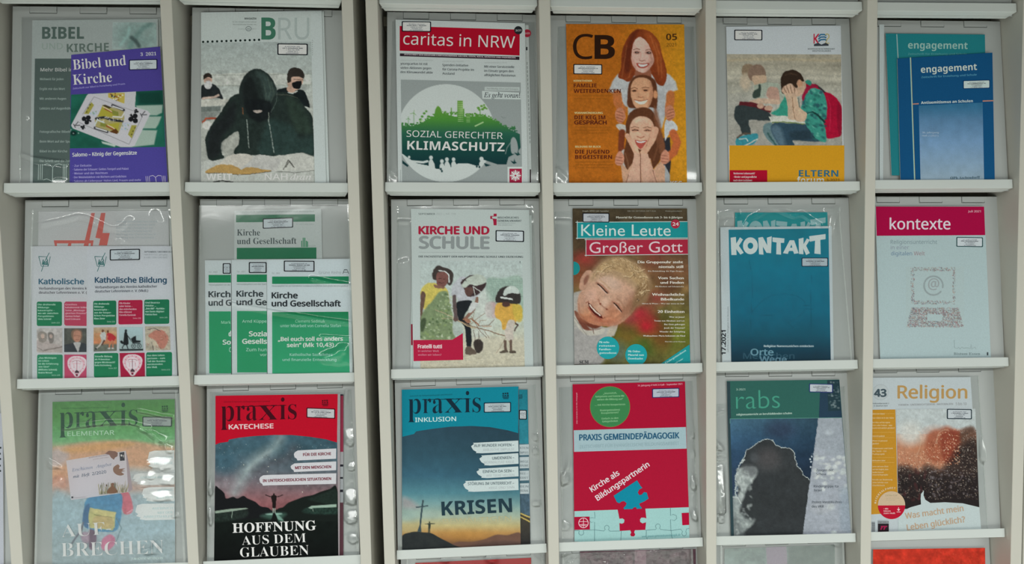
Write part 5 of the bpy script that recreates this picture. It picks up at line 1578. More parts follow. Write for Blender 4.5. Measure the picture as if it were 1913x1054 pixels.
def garden(P):
    z = lambda x, y: ((x / 5.0182 + 90) * 2.8487, (y / 5.019 + 120) * 2.8487)
    A = lambda pts: [z(*p) for p in pts]
    P.gy((360, 'a4b0b0'), (520, 'a6b2b0'), (700, 'aab2a8'), (800, 'b0ae9e'), (940, 'a8a490'))
    P.p(A([(700, 210), (840, 200), (1035, 200), (1035, 560), (900, 570), (770, 540), (700, 420)]), '8fa39a', 10)
    for q in range(22): P.l(A([(700 + q * 16, 210), (702 + q * 16, 430)]), 1.8, '6f8a82', 2, .55)
    for q in range(13): P.l(A([(700, 215 + q * 18), (1035, 212 + q * 18)]), 1.6, '6f8a82', 2, .45)
    P.p(A([(690, 440), (780, 430), (790, 560), (700, 560)]), 'a8848a', 14, .8)
    P.p(A([(620, 400), (690, 300), (770, 600), (640, 900), (560, 800)]), 'b4bab6', 30, .7); P.p(A([(560, 770), (900, 760), (1040, 800), (1040, 1030), (80, 1030), (80, 960), (480, 960)]), 'b0ac9c', 20, .8)
    for k in range(40):
        rs = np.random.RandomState(k); x, y = rs.uniform(490, 1020), rs.uniform(890, 1020)
        P.l([z(x, y), z(x + rs.uniform(10, 60), y + rs.uniform(-4, 4))], 1.8, ('8c8470', '9c9480', 'c0bcb0')[k % 3], 3, .7)
    for k in range(16):
        rs = np.random.RandomState(k); x, y = rs.uniform(80, 480), rs.uniform(985, 1025)
        P.l([z(x, y), z(x + rs.uniform(10, 60), y + rs.uniform(-4, 4))], 1.8, ('8c8470', '9c9480')[k % 2], 3, .6)
    # left girl
    P.p(A([(75, 340), (120, 260), (200, 245), (300, 280), (340, 340), (345, 480), (300, 560), (120, 500), (110, 420)]), 'b5a858', 5)
    P.p(A([(80, 350), (125, 350), (115, 440), (100, 540), (130, 600), (80, 660)]), '5c4840', 4)
    P.p(A([(190, 200), (195, 130), (240, 85), (300, 100), (350, 115), (385, 160), (380, 230), (350, 270), (300, 220), (230, 220)]), '3c3634', 4)
    P.p(A([(222, 200), (235, 155), (290, 140), (335, 170), (335, 240), (290, 285), (240, 275)]), '6f4c48', 4)
    P.l(A([(252, 128), (300, 135), (345, 170), (348, 240)]), 6, 'b8bcbc', 2); P.l(A([(245, 205), (270, 200)]), 2, '30201e', 2); P.l(A([(290, 208), (315, 208)]), 2, '30201e', 2); P.l(A([(250, 240), (275, 250), (300, 242)]), 2.4, '3c2424', 2)
    P.p(A([(205, 260), (300, 285), (290, 300), (220, 290)]), '7c5c50', 3)
    # bush
    P.p(A([(80, 580), (130, 480), (200, 400), (260, 330), (330, 330), (350, 430), (380, 560), (380, 700), (400, 770), (80, 770)]), '6f7f60', 8)
    for k in range(150):
        rs = np.random.RandomState(k + 7); x, y = rs.uniform(80, 385), rs.uniform(340, 770)
        if y > 900 - 1.9 * x or x > 260: P.e(*z(x, y), rs.uniform(3, 9), rs.uniform(3, 7), ('8a9a74', '5a6c4c', '93a084', '4a5c42', 'a4ae98', '788a5c')[k % 6], 3, rs.uniform(0, 90), .8)
    P.p(A([(78, 600), (130, 580), (110, 690), (80, 690)]), '34402f', 8, .8)
    # middle child bending
    P.p(A([(370, 360), (380, 270), (440, 200), (500, 190), (560, 300), (640, 330), (560, 410), (440, 425), (420, 380)]), 'a6a9b0', 4)
    P.p(A([(420, 430), (560, 415), (520, 500), (490, 570), (545, 640), (555, 830), (515, 840), (490, 660), (430, 580)]), '1e2226', 4)
    P.l(A([(395, 370), (400, 480), (410, 580)]), 20, '564a4a', 4); P.l(A([(610, 390), (580, 490), (500, 580)]), 17, '7a5c50', 4)
    P.p(A([(455, 240), (500, 200), (560, 170), (640, 190), (690, 240), (670, 300), (600, 360), (520, 370), (480, 290)]), '3a2e30', 4)
    P.p(A([(460, 270), (520, 200), (600, 165), (670, 180), (690, 235), (600, 270), (540, 260), (500, 290)]), 'a7b0a8', 3)
    P.l(A([(470, 215), (510, 225)]), 4, '33302f', 2); P.l(A([(570, 280), (590, 360)]), 4, 'b4b8b4', 2); P.l(A([(575, 285), (640, 325)]), 4, 'b4b8b4', 2)
    P.p(A([(500, 290), (560, 290), (570, 340), (530, 372), (495, 340)]), '57403c', 3); P.p(A([(560, 430), (620, 440), (580, 500), (530, 520)]), 'b0b4b4', 3)
    P.p(A([(380, 610), (440, 600), (480, 690), (470, 770), (400, 750)]), '98a4a0', 6, .9)
    # branch
    for pts, w_, c in (([(220, 495), (300, 530), (390, 570)], 3.5, 'a09078'), ([(280, 575), (390, 580)], 3, 'a09078'), ([(430, 600), (560, 650), (700, 690), (800, 720), (880, 745), (930, 830)], 5, '7c6858'),
                       ([(430, 595), (520, 650), (590, 670)], 5, 'a8987c'), ([(540, 640), (600, 590), (680, 530)], 3, '7c6858'), ([(620, 650), (720, 640), (770, 590)], 3, '6c5a4c'), ([(560, 560), (600, 640), (640, 700), (700, 760)], 3, '6c5a4c'),
                       ([(580, 520), (570, 600)], 2.4, '7c6858'), ([(680, 700), (720, 760)], 2.4, '7c6858'), ([(880, 750), (820, 860), (790, 900)], 2.4, '8c7c6c'), ([(480, 590), (560, 580), (620, 640)], 6, '86604c'),
                       ([(600, 660), (640, 600), (700, 590)], 2.4, '84705c'), ([(660, 655), (740, 650)], 4, '9c7c64')):
        P.l(A(pts), w_, c, 2)
    P.e(*z(410, 590), 13, 9, '5f4a46', 4); P.e(*z(520, 600), 18, 10, '8c6450', 4, 20)
    P.p(A([(575, 800), (620, 770), (665, 800), (660, 870), (620, 905), (590, 880)]), '35302e', 5); P.l(A([(575, 690), (590, 780)]), 3, '5c5048', 3); P.l(A([(625, 700), (625, 780)]), 3, '5c5048', 3)
    P.p(A([(505, 850), (545, 840), (600, 895), (590, 915), (505, 915)]), '564c44', 4)
    # right child
    P.p(A([(780, 460), (840, 420), (960, 430), (1020, 470), (1030, 560), (980, 600), (960, 640), (900, 680), (850, 680), (830, 600), (780, 560)]), 'bc9448', 5)
    P.p(A([(940, 440), (1020, 460), (1035, 580), (990, 610), (950, 540)]), 'b4a048', 8, .8)
    P.p(A([(780, 420), (800, 330), (870, 280), (960, 280), (1010, 350), (1015, 430), (940, 440), (840, 430)]), '33302f', 4)
    P.p(A([(855, 350), (870, 300), (930, 270), (990, 300), (1000, 345), (920, 340), (870, 365)]), 'b0bab6', 3); P.l(A([(835, 378), (935, 398)]), 10, 'b8bebc', 2)
    P.e(*z(880, 445), 20, 15, '4a3632', 4); P.l(A([(960, 620), (990, 640), (960, 690)]), 8, '4a3c3a', 3)
    P.p(A([(900, 600), (960, 600), (950, 700), (945, 780), (890, 780), (870, 700)]), 'b0a8a0', 5); P.l(A([(870, 790), (875, 870)]), 14, '5c4c44', 4); P.l(A([(925, 790), (925, 870)]), 14, '5c4c44', 4)
    P.p(A([(820, 890), (880, 870), (895, 895), (830, 900)]), '4c443c', 3); P.p(A([(910, 880), (960, 880), (970, 900), (915, 900)]), '4c443c', 3)
    P.n(.05, 6, 4)


def art(s):
    s.T('SEPTEMBER', 290, 118, 378, 9, '5c6668', 'n', .07); s.T('2021 | NR. 198', 384, 118, 488, 9, '8a9496', 'n', 0)
    s.T('KIRCHE UND', 293, 220, 664, 40, '98203a', 'n', .09, dy=1); s.T('SCHULE', 296, 296, 664, 62, '7f8688', 'n', .08, dy=2)
    s.poly([(680, 128), (706, 126), (706, 112), (690, 112), (690, 124), (672, 124), (672, 140), (684, 140), (688, 152), (690, 174), (706, 174), (706, 140), (684, 138)], '901c38')
    s.small([('BISCHÖFLICHES', .88), ('GENERALVIKARIAT', 1.), ('HAUPTABTEILUNG SCHULE', .8), ('BISTUM MÜNSTER', .62)], 712, 838, 138, 17, 10, '3c484c', 'n', .05) if False else None
    s.T('BISCHÖFLICHES', 712, 138, 823, 10, '3c484c', 'n', .05); s.T('GENERALVIKARIAT', 712, 155, 838, 10, '3c484c', 'n', .05)
    s.T('HAUPTABTEILUNG SCHULE', 712, 166, 806, 6, '7c8688'); s.T('UND ERZIEHUNG', 712, 176, 788, 6, '7c8688')
    s.line([(292, 317), (848, 322)], 1.5, '8c9698')
    s.T('DIE FACHZEITSCHRIFT DER HAUPTABTEILUNG SCHULE UND ERZIEHUNG', 291, 345, 846, 10, '3c464a', 'n', .06, dy=2)
    s.pic([(298, 362), (842, 362), (856, 936), (300, 936)], garden, 1.15, warp=2.4)
    s.rect(829, 364, 832, 376, '4c5658')
    s.poly([(262, 785), (470, 783), (526, 748), (528, 890), (264, 897)], 'a01c3c')
    s.T('Fratelli tutti', 287, 828, 414, 19, 'ccb4ba', 'n', .07); s.T('In welcher Welt', 287, 848, 398, 10, 'b8788c', 'n', .02); s.T('wollen wir leben?', 287, 868, 412, 10, 'b8788c', 'n', .02)
    for x in (309, 585, 720): s.T('®.', x, 938, x + 16, 5, '6c7470')


magazine((3, 2), [(250, 86), (879, 92), (901, 940), (262, 940)], v, .0062, art,
         'white magazine with children gardening and a red corner block, middle row third pocket', base='a7b1b1', stickers=[(700, 200, 852, 260, 3)])

# ---- fourth pocket
v = V1(1010, 360)


def smileboy(P):
    z = lambda x, y: ((x / 4.7889 + 50) * 2.8487, (y / 4.791 + 110) * 2.8487)
    A = lambda pts: [z(*p) for p in pts]
    P.gy((85, '423a2c'), (300, '4c3c2c'), (420, '6a4a34'), (600, '5c5230'), (760, '50561f'), (915, '5a5630'))
    P.n(.25, 90, 6); P.n(.12, 40, 3)
    for x, y, rx, ry, c, a in ((150, 70, 90, 60, '8c3430', .9), (100, 200, 60, 80, '74402c', .8), (640, 560, 120, 70, '9c2c34', .95), (710, 670, 90, 70, 'a4222e', .95), (540, 620, 60, 60, '94303c', .8), (760, 60, 80, 60, '7c3a30', .6),
                                (800, 420, 80, 60, '8c3038', .6), (500, 700, 90, 60, '5c4a24', .8), (560, 780, 90, 40, '7c5a2c', .7), (700, 850, 100, 60, '3c5a24', .7), (830, 760, 90, 120, '7c3c24', .5), (900, 300, 90, 100, '4c2c20', .6),
                                (560, 60, 120, 60, '6c5a3c', .7), (450, 900, 90, 90, '4c5c60', .6)):
        P.e(*z(x, y), rx * .595, ry * .595, c, 60, 0, a)
    # shirt
    P.p(A([(50, 400), (90, 360), (180, 370), (250, 600), (330, 680), (440, 650), (420, 750), (380, 780), (300, 1000), (60, 1015), (55, 600)]), '9a9894', 6)
    P.p(A([(60, 700), (200, 740), (300, 760), (320, 1000), (60, 1015)]), '8c8a8a', 20, .8)
    P.p(A([(55, 520), (100, 590), (150, 680), (240, 700), (330, 690), (310, 740), (180, 750), (100, 690), (60, 600)]), 'a8a49c', 5); P.p(A([(60, 540), (110, 560), (200, 690), (300, 690), (240, 700), (140, 690)]), '683c30', 6)
    P.l(A([(62, 590), (110, 660), (170, 745)]), 2.5, '6c6a66', 3); P.l(A([(225, 680), (235, 735)]), 3, '50342c', 3)
    P.p(A([(400, 650), (455, 650), (400, 760), (350, 760)]), 'a39c90', 4)
    # neck + ear
    P.p(A([(100, 500), (160, 480), (300, 640), (250, 690), (160, 650)]), '5e3428', 8)
    P.p(A([(105, 300), (130, 220), (175, 170), (215, 175), (210, 240), (190, 300), (140, 345), (110, 340)]), 'a8826f', 4); P.p(A([(145, 260), (170, 215), (195, 220), (180, 270), (150, 300)]), '7c5446', 7)
    # face
    P.p(A([(215, 190), (300, 150), (420, 180), (560, 230), (640, 330), (640, 440), (570, 560), (480, 640), (380, 670), (260, 660), (160, 620), (105, 560), (90, 460), (110, 370), (170, 320)]), 'b08c78', 6)
    for x, y, rx, ry, c, a, r in ((370, 270, 110, 70, 'bca292', .7, 30), (210, 400, 60, 60, 'ba9484', .8, 0), (430, 560, 90, 70, 'a2684c', .7, 0), (330, 450, 42, 50, 'c0a08e', .8, 30), (180, 560, 70, 60, 'b07c5e', .8, 0), (560, 500, 60, 110, '7c5440', .75, 25),
                                  (300, 620, 120, 34, '8c3c24', .6, 8), (480, 440, 50, 60, 'aa8470', .6, 30), (130, 450, 30, 80, 'a07a68', .7, 10), (240, 460, 20, 60, '9c6c58', .5, 50), (390, 500, 26, 40, '9a6650', .55, 30)):
        P.e(*z(x, y), rx * .595, ry * .595, c, 40, r, a)
    # hair
    P.p(A([(200, 250), (245, 150), (340, 70), (450, 48), (560, 80), (660, 150), (730, 230), (740, 330), (700, 430), (640, 480), (600, 460), (620, 370), (560, 300), (480, 250), (380, 215), (300, 205), (240, 260)]), '9c8266', 34)
    P.p(A([(255, 160), (340, 85), (450, 60), (560, 90), (650, 155), (715, 240), (725, 330), (690, 400), (650, 330), (560, 230), (430, 170), (320, 170)]), 'a08562', 16, .9)
    P.p(A([(620, 330), (690, 280), (735, 300), (700, 420), (640, 480), (590, 530), (570, 560), (590, 450)]), '6c5238', 26, .75)
    rs = np.random.RandomState(4)
    for k in range(420):
        t = rs.uniform(0, 1)
        ang = math.radians(205 - 230 * t)                      # swirl round the crown
        cx, cy = 470, 320; R = rs.uniform(.62, 1.0)
        x = cx + 262 * R * math.cos(ang); y = cy - 262 * R * math.sin(ang) * (1 if math.sin(ang) > 0 else .55)
        a_ = math.pi / 2 - ang + rs.uniform(-.45, .45)
        L = rs.uniform(18, 46)
        if y > 205 + 0.62 * max(0, x - 330) + 40: continue
        P.l([z(x, y), z(x + L * .6 * math.cos(a_), y + L * .6 * math.sin(a_)), z(x + L * math.cos(a_ + .5), y + L * math.sin(a_ + .5))], rs.uniform(1.2, 2.6), ('c0a884', '6c5438', 'b09472', '84684a', 'ccb898', '5c4630')[k % 6], 1.6, .55)
    for p_ in ([(560, 110), (600, 170), (640, 180), (690, 160)], [(640, 230), (680, 220), (720, 240)], [(590, 200), (560, 230), (500, 220)], [(660, 380), (690, 350), (735, 350)], [(400, 120), (350, 140), (300, 180)]):
        P.l(A(p_), 3, 'cdb896', 2, .8); P.l([(x_ + 3, y_ + 5) for x_, y_ in A(p_)], 3, '5c4630', 3, .5)
    P.e(*z(632, 434), 4, 6, '2c2018', 3); P.l(A([(620, 445), (640, 425)]), 2, 'c0a080', 2)
    # eyes, mouth
    for p_ in (((270, 288), (310, 325), (355, 372)), ((415, 460), (450, 490), (485, 540))):
        (x0, y0), (x1, y1), (x2, y2) = p_
        P.l(A([(x0 - 8, y0 - 6), (x1 + 6, y1 - 14), (x2 + 6, y2 - 6)]), 12, '8c5c4a', 8, .7)
        P.l(A(list(p_)), 6, '2c1c18', 3); P.l(A([(x0 + 4, y0 + 14), (x1 - 6, y1 + 14), (x2 - 4, y2 + 4)]), 3.5, 'c4aaa0', 3, .8)
    P.l(A([(300, 260), (350, 300), (385, 340)]), 5, 'a07c5c', 8, .6); P.l(A([(440, 420), (480, 450), (510, 500)]), 5, '7c5640', 8, .5)
    P.l(A([(275, 430), (290, 470), (330, 500), (365, 520)]), 4, '84503e', 6, .7); P.e(*z(295, 470), 5, 5, '6c3a2c', 4); P.e(*z(352, 516), 5, 4, '6c3a2c', 4)
    P.p(A([(185, 455), (210, 475), (250, 520), (300, 570), (315, 600), (270, 585), (220, 540), (195, 500)]), '4a1814', 3); P.l(A([(198, 478), (240, 526), (292, 574)]), 7, 'cbb8ac', 2)
    P.l(A([(186, 500), (226, 562), (300, 608)]), 5, '8c4034', 4, .9); P.l(A([(165, 460), (190, 448)]), 4, '7c4a3c', 5); P.l(A([(315, 600), (335, 590)]), 4, '7c4230', 5)
    P.l(A([(150, 380), (200, 400), (250, 440)]), 5, 'c4a290', 10, .7); P.l(A([(330, 610), (420, 590), (470, 540)]), 9, 'ba8468', 14, .7); P.l(A([(120, 560), (180, 620), (270, 655), (370, 660)]), 6, '9c6044', 10, .8)
    P.l(A([(100, 470), (110, 560), (170, 630)]), 5, '84503c', 8, .6)
    P.n(.04, 7, 3)


def art(s):
    s.pic([(170, 84), (779, 84), (796, 914), (180, 914)], smileboy, 1.15, warp=1.6)
    s.ell(176, 403, 33, 36, '1a7a7e', 30, a0=-92, a1=92)
    s.poly([(193, 158), (782, 155), (783, 242), (193, 242)], '1b8288'); s.poly([(241, 250), (783, 248), (784, 327), (241, 333)], '98263c')
    for p_ in ([(186, 158), (782, 154)], [(195, 150), (195, 248)], [(188, 243), (783, 241)], [(241, 246), (241, 340)], [(234, 250), (783, 247)], [(234, 334), (785, 328)]): s.line(p_, 3, 'b4c4c4')
    s.T('Kleine Leute', 216, 230, 692, 60, 'b8ccce', 'b', -0, dy=0)
    s.T('Großer Gott', 260, 322, 756, 58, 'd0b4bc', 'b', 0, dy=-5)
    s.ell(717, 167, 24, 24, '98263c'); s.T('24', 702, 176, 734, 18, 'd0bcc0', 'b', .04)
    s.T('Ausgabe 3/2021 | Juli–September', 222, 101, 362, 7, '94948c', 'b', .02); s.T('ISSN 1234 · EUR 10,95 (D) · EUR 11,30 (A)', 462, 101, 612, 6, '94948c'); s.T('Kindergottesdienst', 664, 101, 752, 6, '94948c')
    s.T('Material für Gottesdienste mit 3- bis 6-Jährigen', 402, 137, 755, 11, 'b4b4ac', 'b', .05)
    W = 'ccc4bc'
    for t, x0, x1, y, h_, b_ in (('Die Gruppenuhr steht', 517, 757, 376, 14, .06), ('niemals still', 629, 758, 401, 14, .06), ('Die Entwicklung der Kiga-Gruppe', 572, 760, 421, 7, .02), ('Vom Suchen', 625, 761, 461, 14, .06), ('und Finden', 638, 761, 485, 14, .06),
                                 ('Mit Kindern auf Schatzsuche', 610, 762, 503, 7, .02), ('Weihnachtliche', 593, 763, 549, 14, .06), ('Bibelkunde', 640, 763, 574, 14, .06), ('Hirten & Weise – Wer war wann im Stall', 540, 763, 594, 7, .02), ('20 Einheiten', 623, 764, 640, 14, .06),
                                 ('Wer ist Jesus?', 684, 766, 666, 8, .03), ('Trotzt von Abraham und Lot', 604, 766, 686, 8, .03), ('Bei Gott geborgen', 658, 767, 705, 8, .03), ('Josef, der Träumer?', 656, 767, 724, 8, .03), ('Wunder der Schöpfung', 632, 768, 744, 8, .03),
                                 ('Weihnachten: Maria bekommt ein Kind', 545, 768, 766, 8, .04), ('Mehr Infos auf der Rückseite', 662, 770, 796, 6, .0)):
        s.T(t, x0, y, x1, h_, W, 'b', b_)
    s.ell(358, 826, 60, 60, '1d8d94'); s.small([('Mit vorbe-', .6), ('reitetem', .9), ('Familien-', .7), ('gottesdienst', 1.)], 312, 404, 801, 19, 11, 'a8d4d8', 'b', .04)
    s.ell(508, 864, 58, 58, '1d8d94'); s.small([('Mit Online-', .76), ('Material zum', .96), ('Downloaden', .9)], 466, 552, 850, 19, 11, 'a8d4d8', 'b', .04)
    s.poly([(792, 808), (797, 914), (634, 914)], '1d8388'); s.T('Kindergottesdienst', 665, 912, 775, 10, '9cccd0', 'b', .03, y1=842); s.T('und mehr', 712, 914, 760, 8, '9cccd0', 'b', .03, y1=886)
    s.T('SCM', 206, 911, 255, 18, '2c3034', 'S', 0)


magazine((4, 2), [(170, 84), (779, 84), (797, 916), (180, 916)], v, .0048, art,
         'magazine with a laughing blond boy under turquoise and red title bars', base='3c3428', th=.003, stickers=[(223, 108, 366, 158, 1, '20242c', 'a4a8b0')])

# ---- fifth pocket
v = V1(1300, 360)


def bigk(s, x0, x1, y0, y1, c, view=None):
    """chunky hand-cut capitals K O N T A K T"""
    W_, H_ = (x1 - x0) / 510., (y1 - y0) / 100.
    g = lambda pts: [(x0 + a * W_, y0 + b * H_) for a, b in pts]
    s.poly(g([(0, 8), (28, 4), (30, 40), (50, 6), (66, 18), (44, 52), (62, 78), (70, 90), (52, 100), (30, 70), (32, 102), (4, 102)]), c)
    t = np.linspace(0, 2 * math.pi, 26)
    ring = [(106 + 40 * math.cos(a), 52 + 46 * math.sin(a)) for a in t]; inn = [(106 + 15 * math.cos(a), 52 + 17 * math.sin(a)) for a in t]
    v_ = g(ring) + g(inn); n = len(t)
    s.add(np.array(v_), [(i, i + 1, n + i + 1, n + i) for i in range(n - 1)], c)
    s.poly(g([(148, 8), (172, 4), (196, 50), (194, 8), (220, 0), (216, 92), (192, 90), (172, 56), (176, 100), (152, 98)]), c)
    s.poly(g([(224, 6), (288, 12), (286, 36), (268, 36), (270, 100), (244, 98), (246, 34), (224, 30)]), c)
    s.add(np.array(g([(316, 22), (340, 22), (364, 92), (340, 96), (334, 80), (312, 80), (306, 96), (280, 92), (318, 62), (330, 62), (326, 44)])), [(0, 1, 10), (1, 9, 10), (1, 2, 3), (1, 3, 4), (1, 4, 9), (4, 5, 8), (4, 8, 9), (0, 10, 8), (0, 8, 7), (8, 5, 7), (5, 6, 7)], c)
    s.poly(g([(364, 14), (390, 8), (390, 44), (408, 12), (424, 20), (404, 52), (424, 92), (404, 102), (388, 66), (390, 98), (366, 96)]), c)
    s.poly(g([(420, 0), (508, -12), (508, 16), (480, 20), (482, 98), (448, 94), (452, 24), (424, 30)]), c)


def art(s):
    bigk(s, 220, 692, 144, 244, '7a9ca0')


magazine((5, 2), [(208, 106), (700, 104), (720, 900), (214, 900)], v, .0026, art,
         'teal back issue with the tops of large pale letters, above the teal magazine', base='1c7a80', th=.0015)


def art(s):
    def sea(P):
        P.gy((196, '126a7c'), (420, '0b6880'), (640, '0a5c74'), (760, '0c4c60'), (850, '0c3446'), (904, '0a2a3a'))
        for pts in ([(280, 350), (296, 420), (300, 540), (295, 640), (285, 780)], [(300, 630), (360, 570), (410, 545), (480, 540), (540, 550), (580, 580), (585, 620), (540, 670), (490, 690)], [(300, 648), (420, 655)], [(490, 690), (535, 740)], [(540, 700), (500, 730)],
                    [(615, 440), (610, 600), (620, 800)], [(570, 600), (630, 606)], [(575, 618), (625, 620)], [(515, 600), (515, 625)], [(285, 640), (310, 630)]):
            P.l(pts, 2.4, '0a4252', 4, .6)
        P.n(.05, 40, 3)
    s.pic([(174, 197), (706, 190), (718, 904), (188, 904)], sea, 2.2)
    bigk(s, 185, 692, 232, 330, 'b4bec4')
    s.T('17.2021', 158, 862, 158.5, 22, '1c2026', 'n', .08, y1=734)
    s.T('Jahrbuch für Religion im Bistum', 173, 850, 173.5, 6, '5c6468', 'n', .02, y1=608)
    s.T('Religiöse Namenszeichen entdecken', 362, 822, 626, 11, 'a0b4bc', 'n', .07)
    s.T('Menschen', 252, 884, 524, 30, '24495a', 'n', .05); s.T('Orte', 292, 866, 412, 34, '5c8494', 'n', .05); s.T('Wege', 340, 903, 482, 32, '54788a', 'n', .05)


magazine((5, 2), [(130, 184), (722, 178), (734, 904), (140, 904)], v, .0058, art,
         'teal magazine with chunky white capitals and faint line drawing, middle row fifth pocket', base='a6aeb2', stickers=[(562, 346, 704, 394, 0, '14283c', 'a8b2ba')])

# ---- sixth pocket
v = V1(1590, 360)


def laptop(P):
    P.fill('9aabae')
    rs = np.random.RandomState(3)
    cols = ['6c6468', '7c7c88', '8c5c64', '70706c', '5c6470', '9c8c84', '84746c']

    def icons(inside, box, n):
        for k in range(n):
            x, y = rs.uniform(box[0], box[2]), rs.uniform(box[1], box[3])
            if inside(x, y):
                P.e(x, y, rs.uniform(1.4, 3.2), rs.uniform(1.2, 2.6), cols[k % 7], 1.4, rs.uniform(0, 90), .85)
    icons(lambda x, y: not (336 < x < 540 and 418 < y < 576), (318, 398, 554, 594), 1500)
    icons(lambda x, y: (x > 322 - (y - 610) * .26 and x < 572 + (y - 610) * .24) and not (404 < x < 488 and 646 < y < 684), (296, 612, 598, 716), 1900)
    t = np.linspace(-.2, 5.6, 40)
    P.l([(438 + 50 * math.cos(a), 495 - 50 * math.sin(a)) for a in t], 8, '7c868a', 3, .8)


def art(s):
    s.poly([(131, 74), (708, 74), (714, 226), (136, 230)], '960a3c')
    s.T('kontexte', 206, 195, 528, 58, 'd0bcc8', 'n', .02, dy=0); s.T('Juli 2021', 622, 105, 690, 11, 'c090a4', 'n', .05)
    s.T('Religionsunterricht', 210, 273, 458, 21, '70808a', 'n', .0); s.T('in einer', 210, 302, 308, 21, '7c8494', 'n', .0)
    s.T('digitalen', 212, 334, 324, 21, '5c7490', 'n', .0); s.T('Welt', 334, 334, 392, 21, '8c747c', 'n', .0)
    s.pic([(292, 394), (602, 392), (602, 720), (292, 720)], laptop, 1.1)
    s.T('@', 410, 512, 468, 56, '8a9296', 'n', .02)
    s.line([(548, 784), (550, 826), (566, 830), (572, 822), (578, 832), (590, 822), (596, 828), (620, 826), (634, 830), (638, 804), (642, 832), (660, 822), (664, 834)], 2, '748488')
    s.T('Bistum Essen', 546, 864, 686, 13, '647478', 'S', 0); s.rect(722, 850, 730, 866, '3c4448')


magazine((6, 2), [(129, 74), (709, 72), (744, 884), (155, 886)], v, .0048, art,
         'white magazine with magenta header and a laptop made of tiny icons', base='9aacb0', stickers=[(560, 236, 702, 288, 2, '26464a')])

# ================================================================ bottom row
V3 = lambda ox: (ox, 700, 2.9775)
v = V3(0)


def swirl(s, f_, big, x0, y0, x1, h, c, sub=None):
    pass


def praxis(s, x0, y0, x1, y1, h, c, dx=0.):
    """serif word 'praxis'; h = height of the small letters"""
    L = x1 - x0
    parts = (('p', .00, .175, 1), ('r', .205, .315, 0), ('a', .335, .475, 0), ('x', .50, .745, 0), ('i', .775, .855, 0), ('s', .885, 1.0, 0))
    for ch, a, b, desc in parts:
        xa, xb = x0 + L * a, x0 + L * b
        ya = y0 + (y1 - y0) * a
        vv, fs = glyphs(mathsub(ch, 'S'), 'm', -.006, 4)
        mn, mx = vv[:, 0].min(), vv[:, 0].max()
        xh = glyphs(mathsub('x', 'S'), 'm', -.006, 4)[0][:, 1].max()
        X = xa + (vv[:, 0] - mn) / (mx - mn) * (xb - xa)
        yy = vv[:, 1] / xh * h
        yy = np.where(yy < 0, yy * (1.35 if desc else 1), yy)
        slope = (y1 - y0) / L
        s.add(np.stack([X - yy * dx, y0 + (X - x0) * slope - yy], 1), fs, c)
    s.line([(x0 + L * .19, y0 + (y1 - y0) * .2 - h * .96), (x0 + L * .86, y0 + (y1 - y0) * .86 - h * .96)], 3.4, c)


def corner_logo(s, x, y, c, q=1.):
    for a, b, w_, h_ in ((0, 0, 9, 8), (12, -1, 8, 8), (23, -2, 9, 9), (0, 11, 8, 6), (11, 11, 10, 6), (25, 9, 8, 9), (0, 20, 34, 5), (4, 28, 28, 4)):
        s.rect(x + a * q, y + b * q, x + (a + w_) * q, y + (b + h_) * q, c)


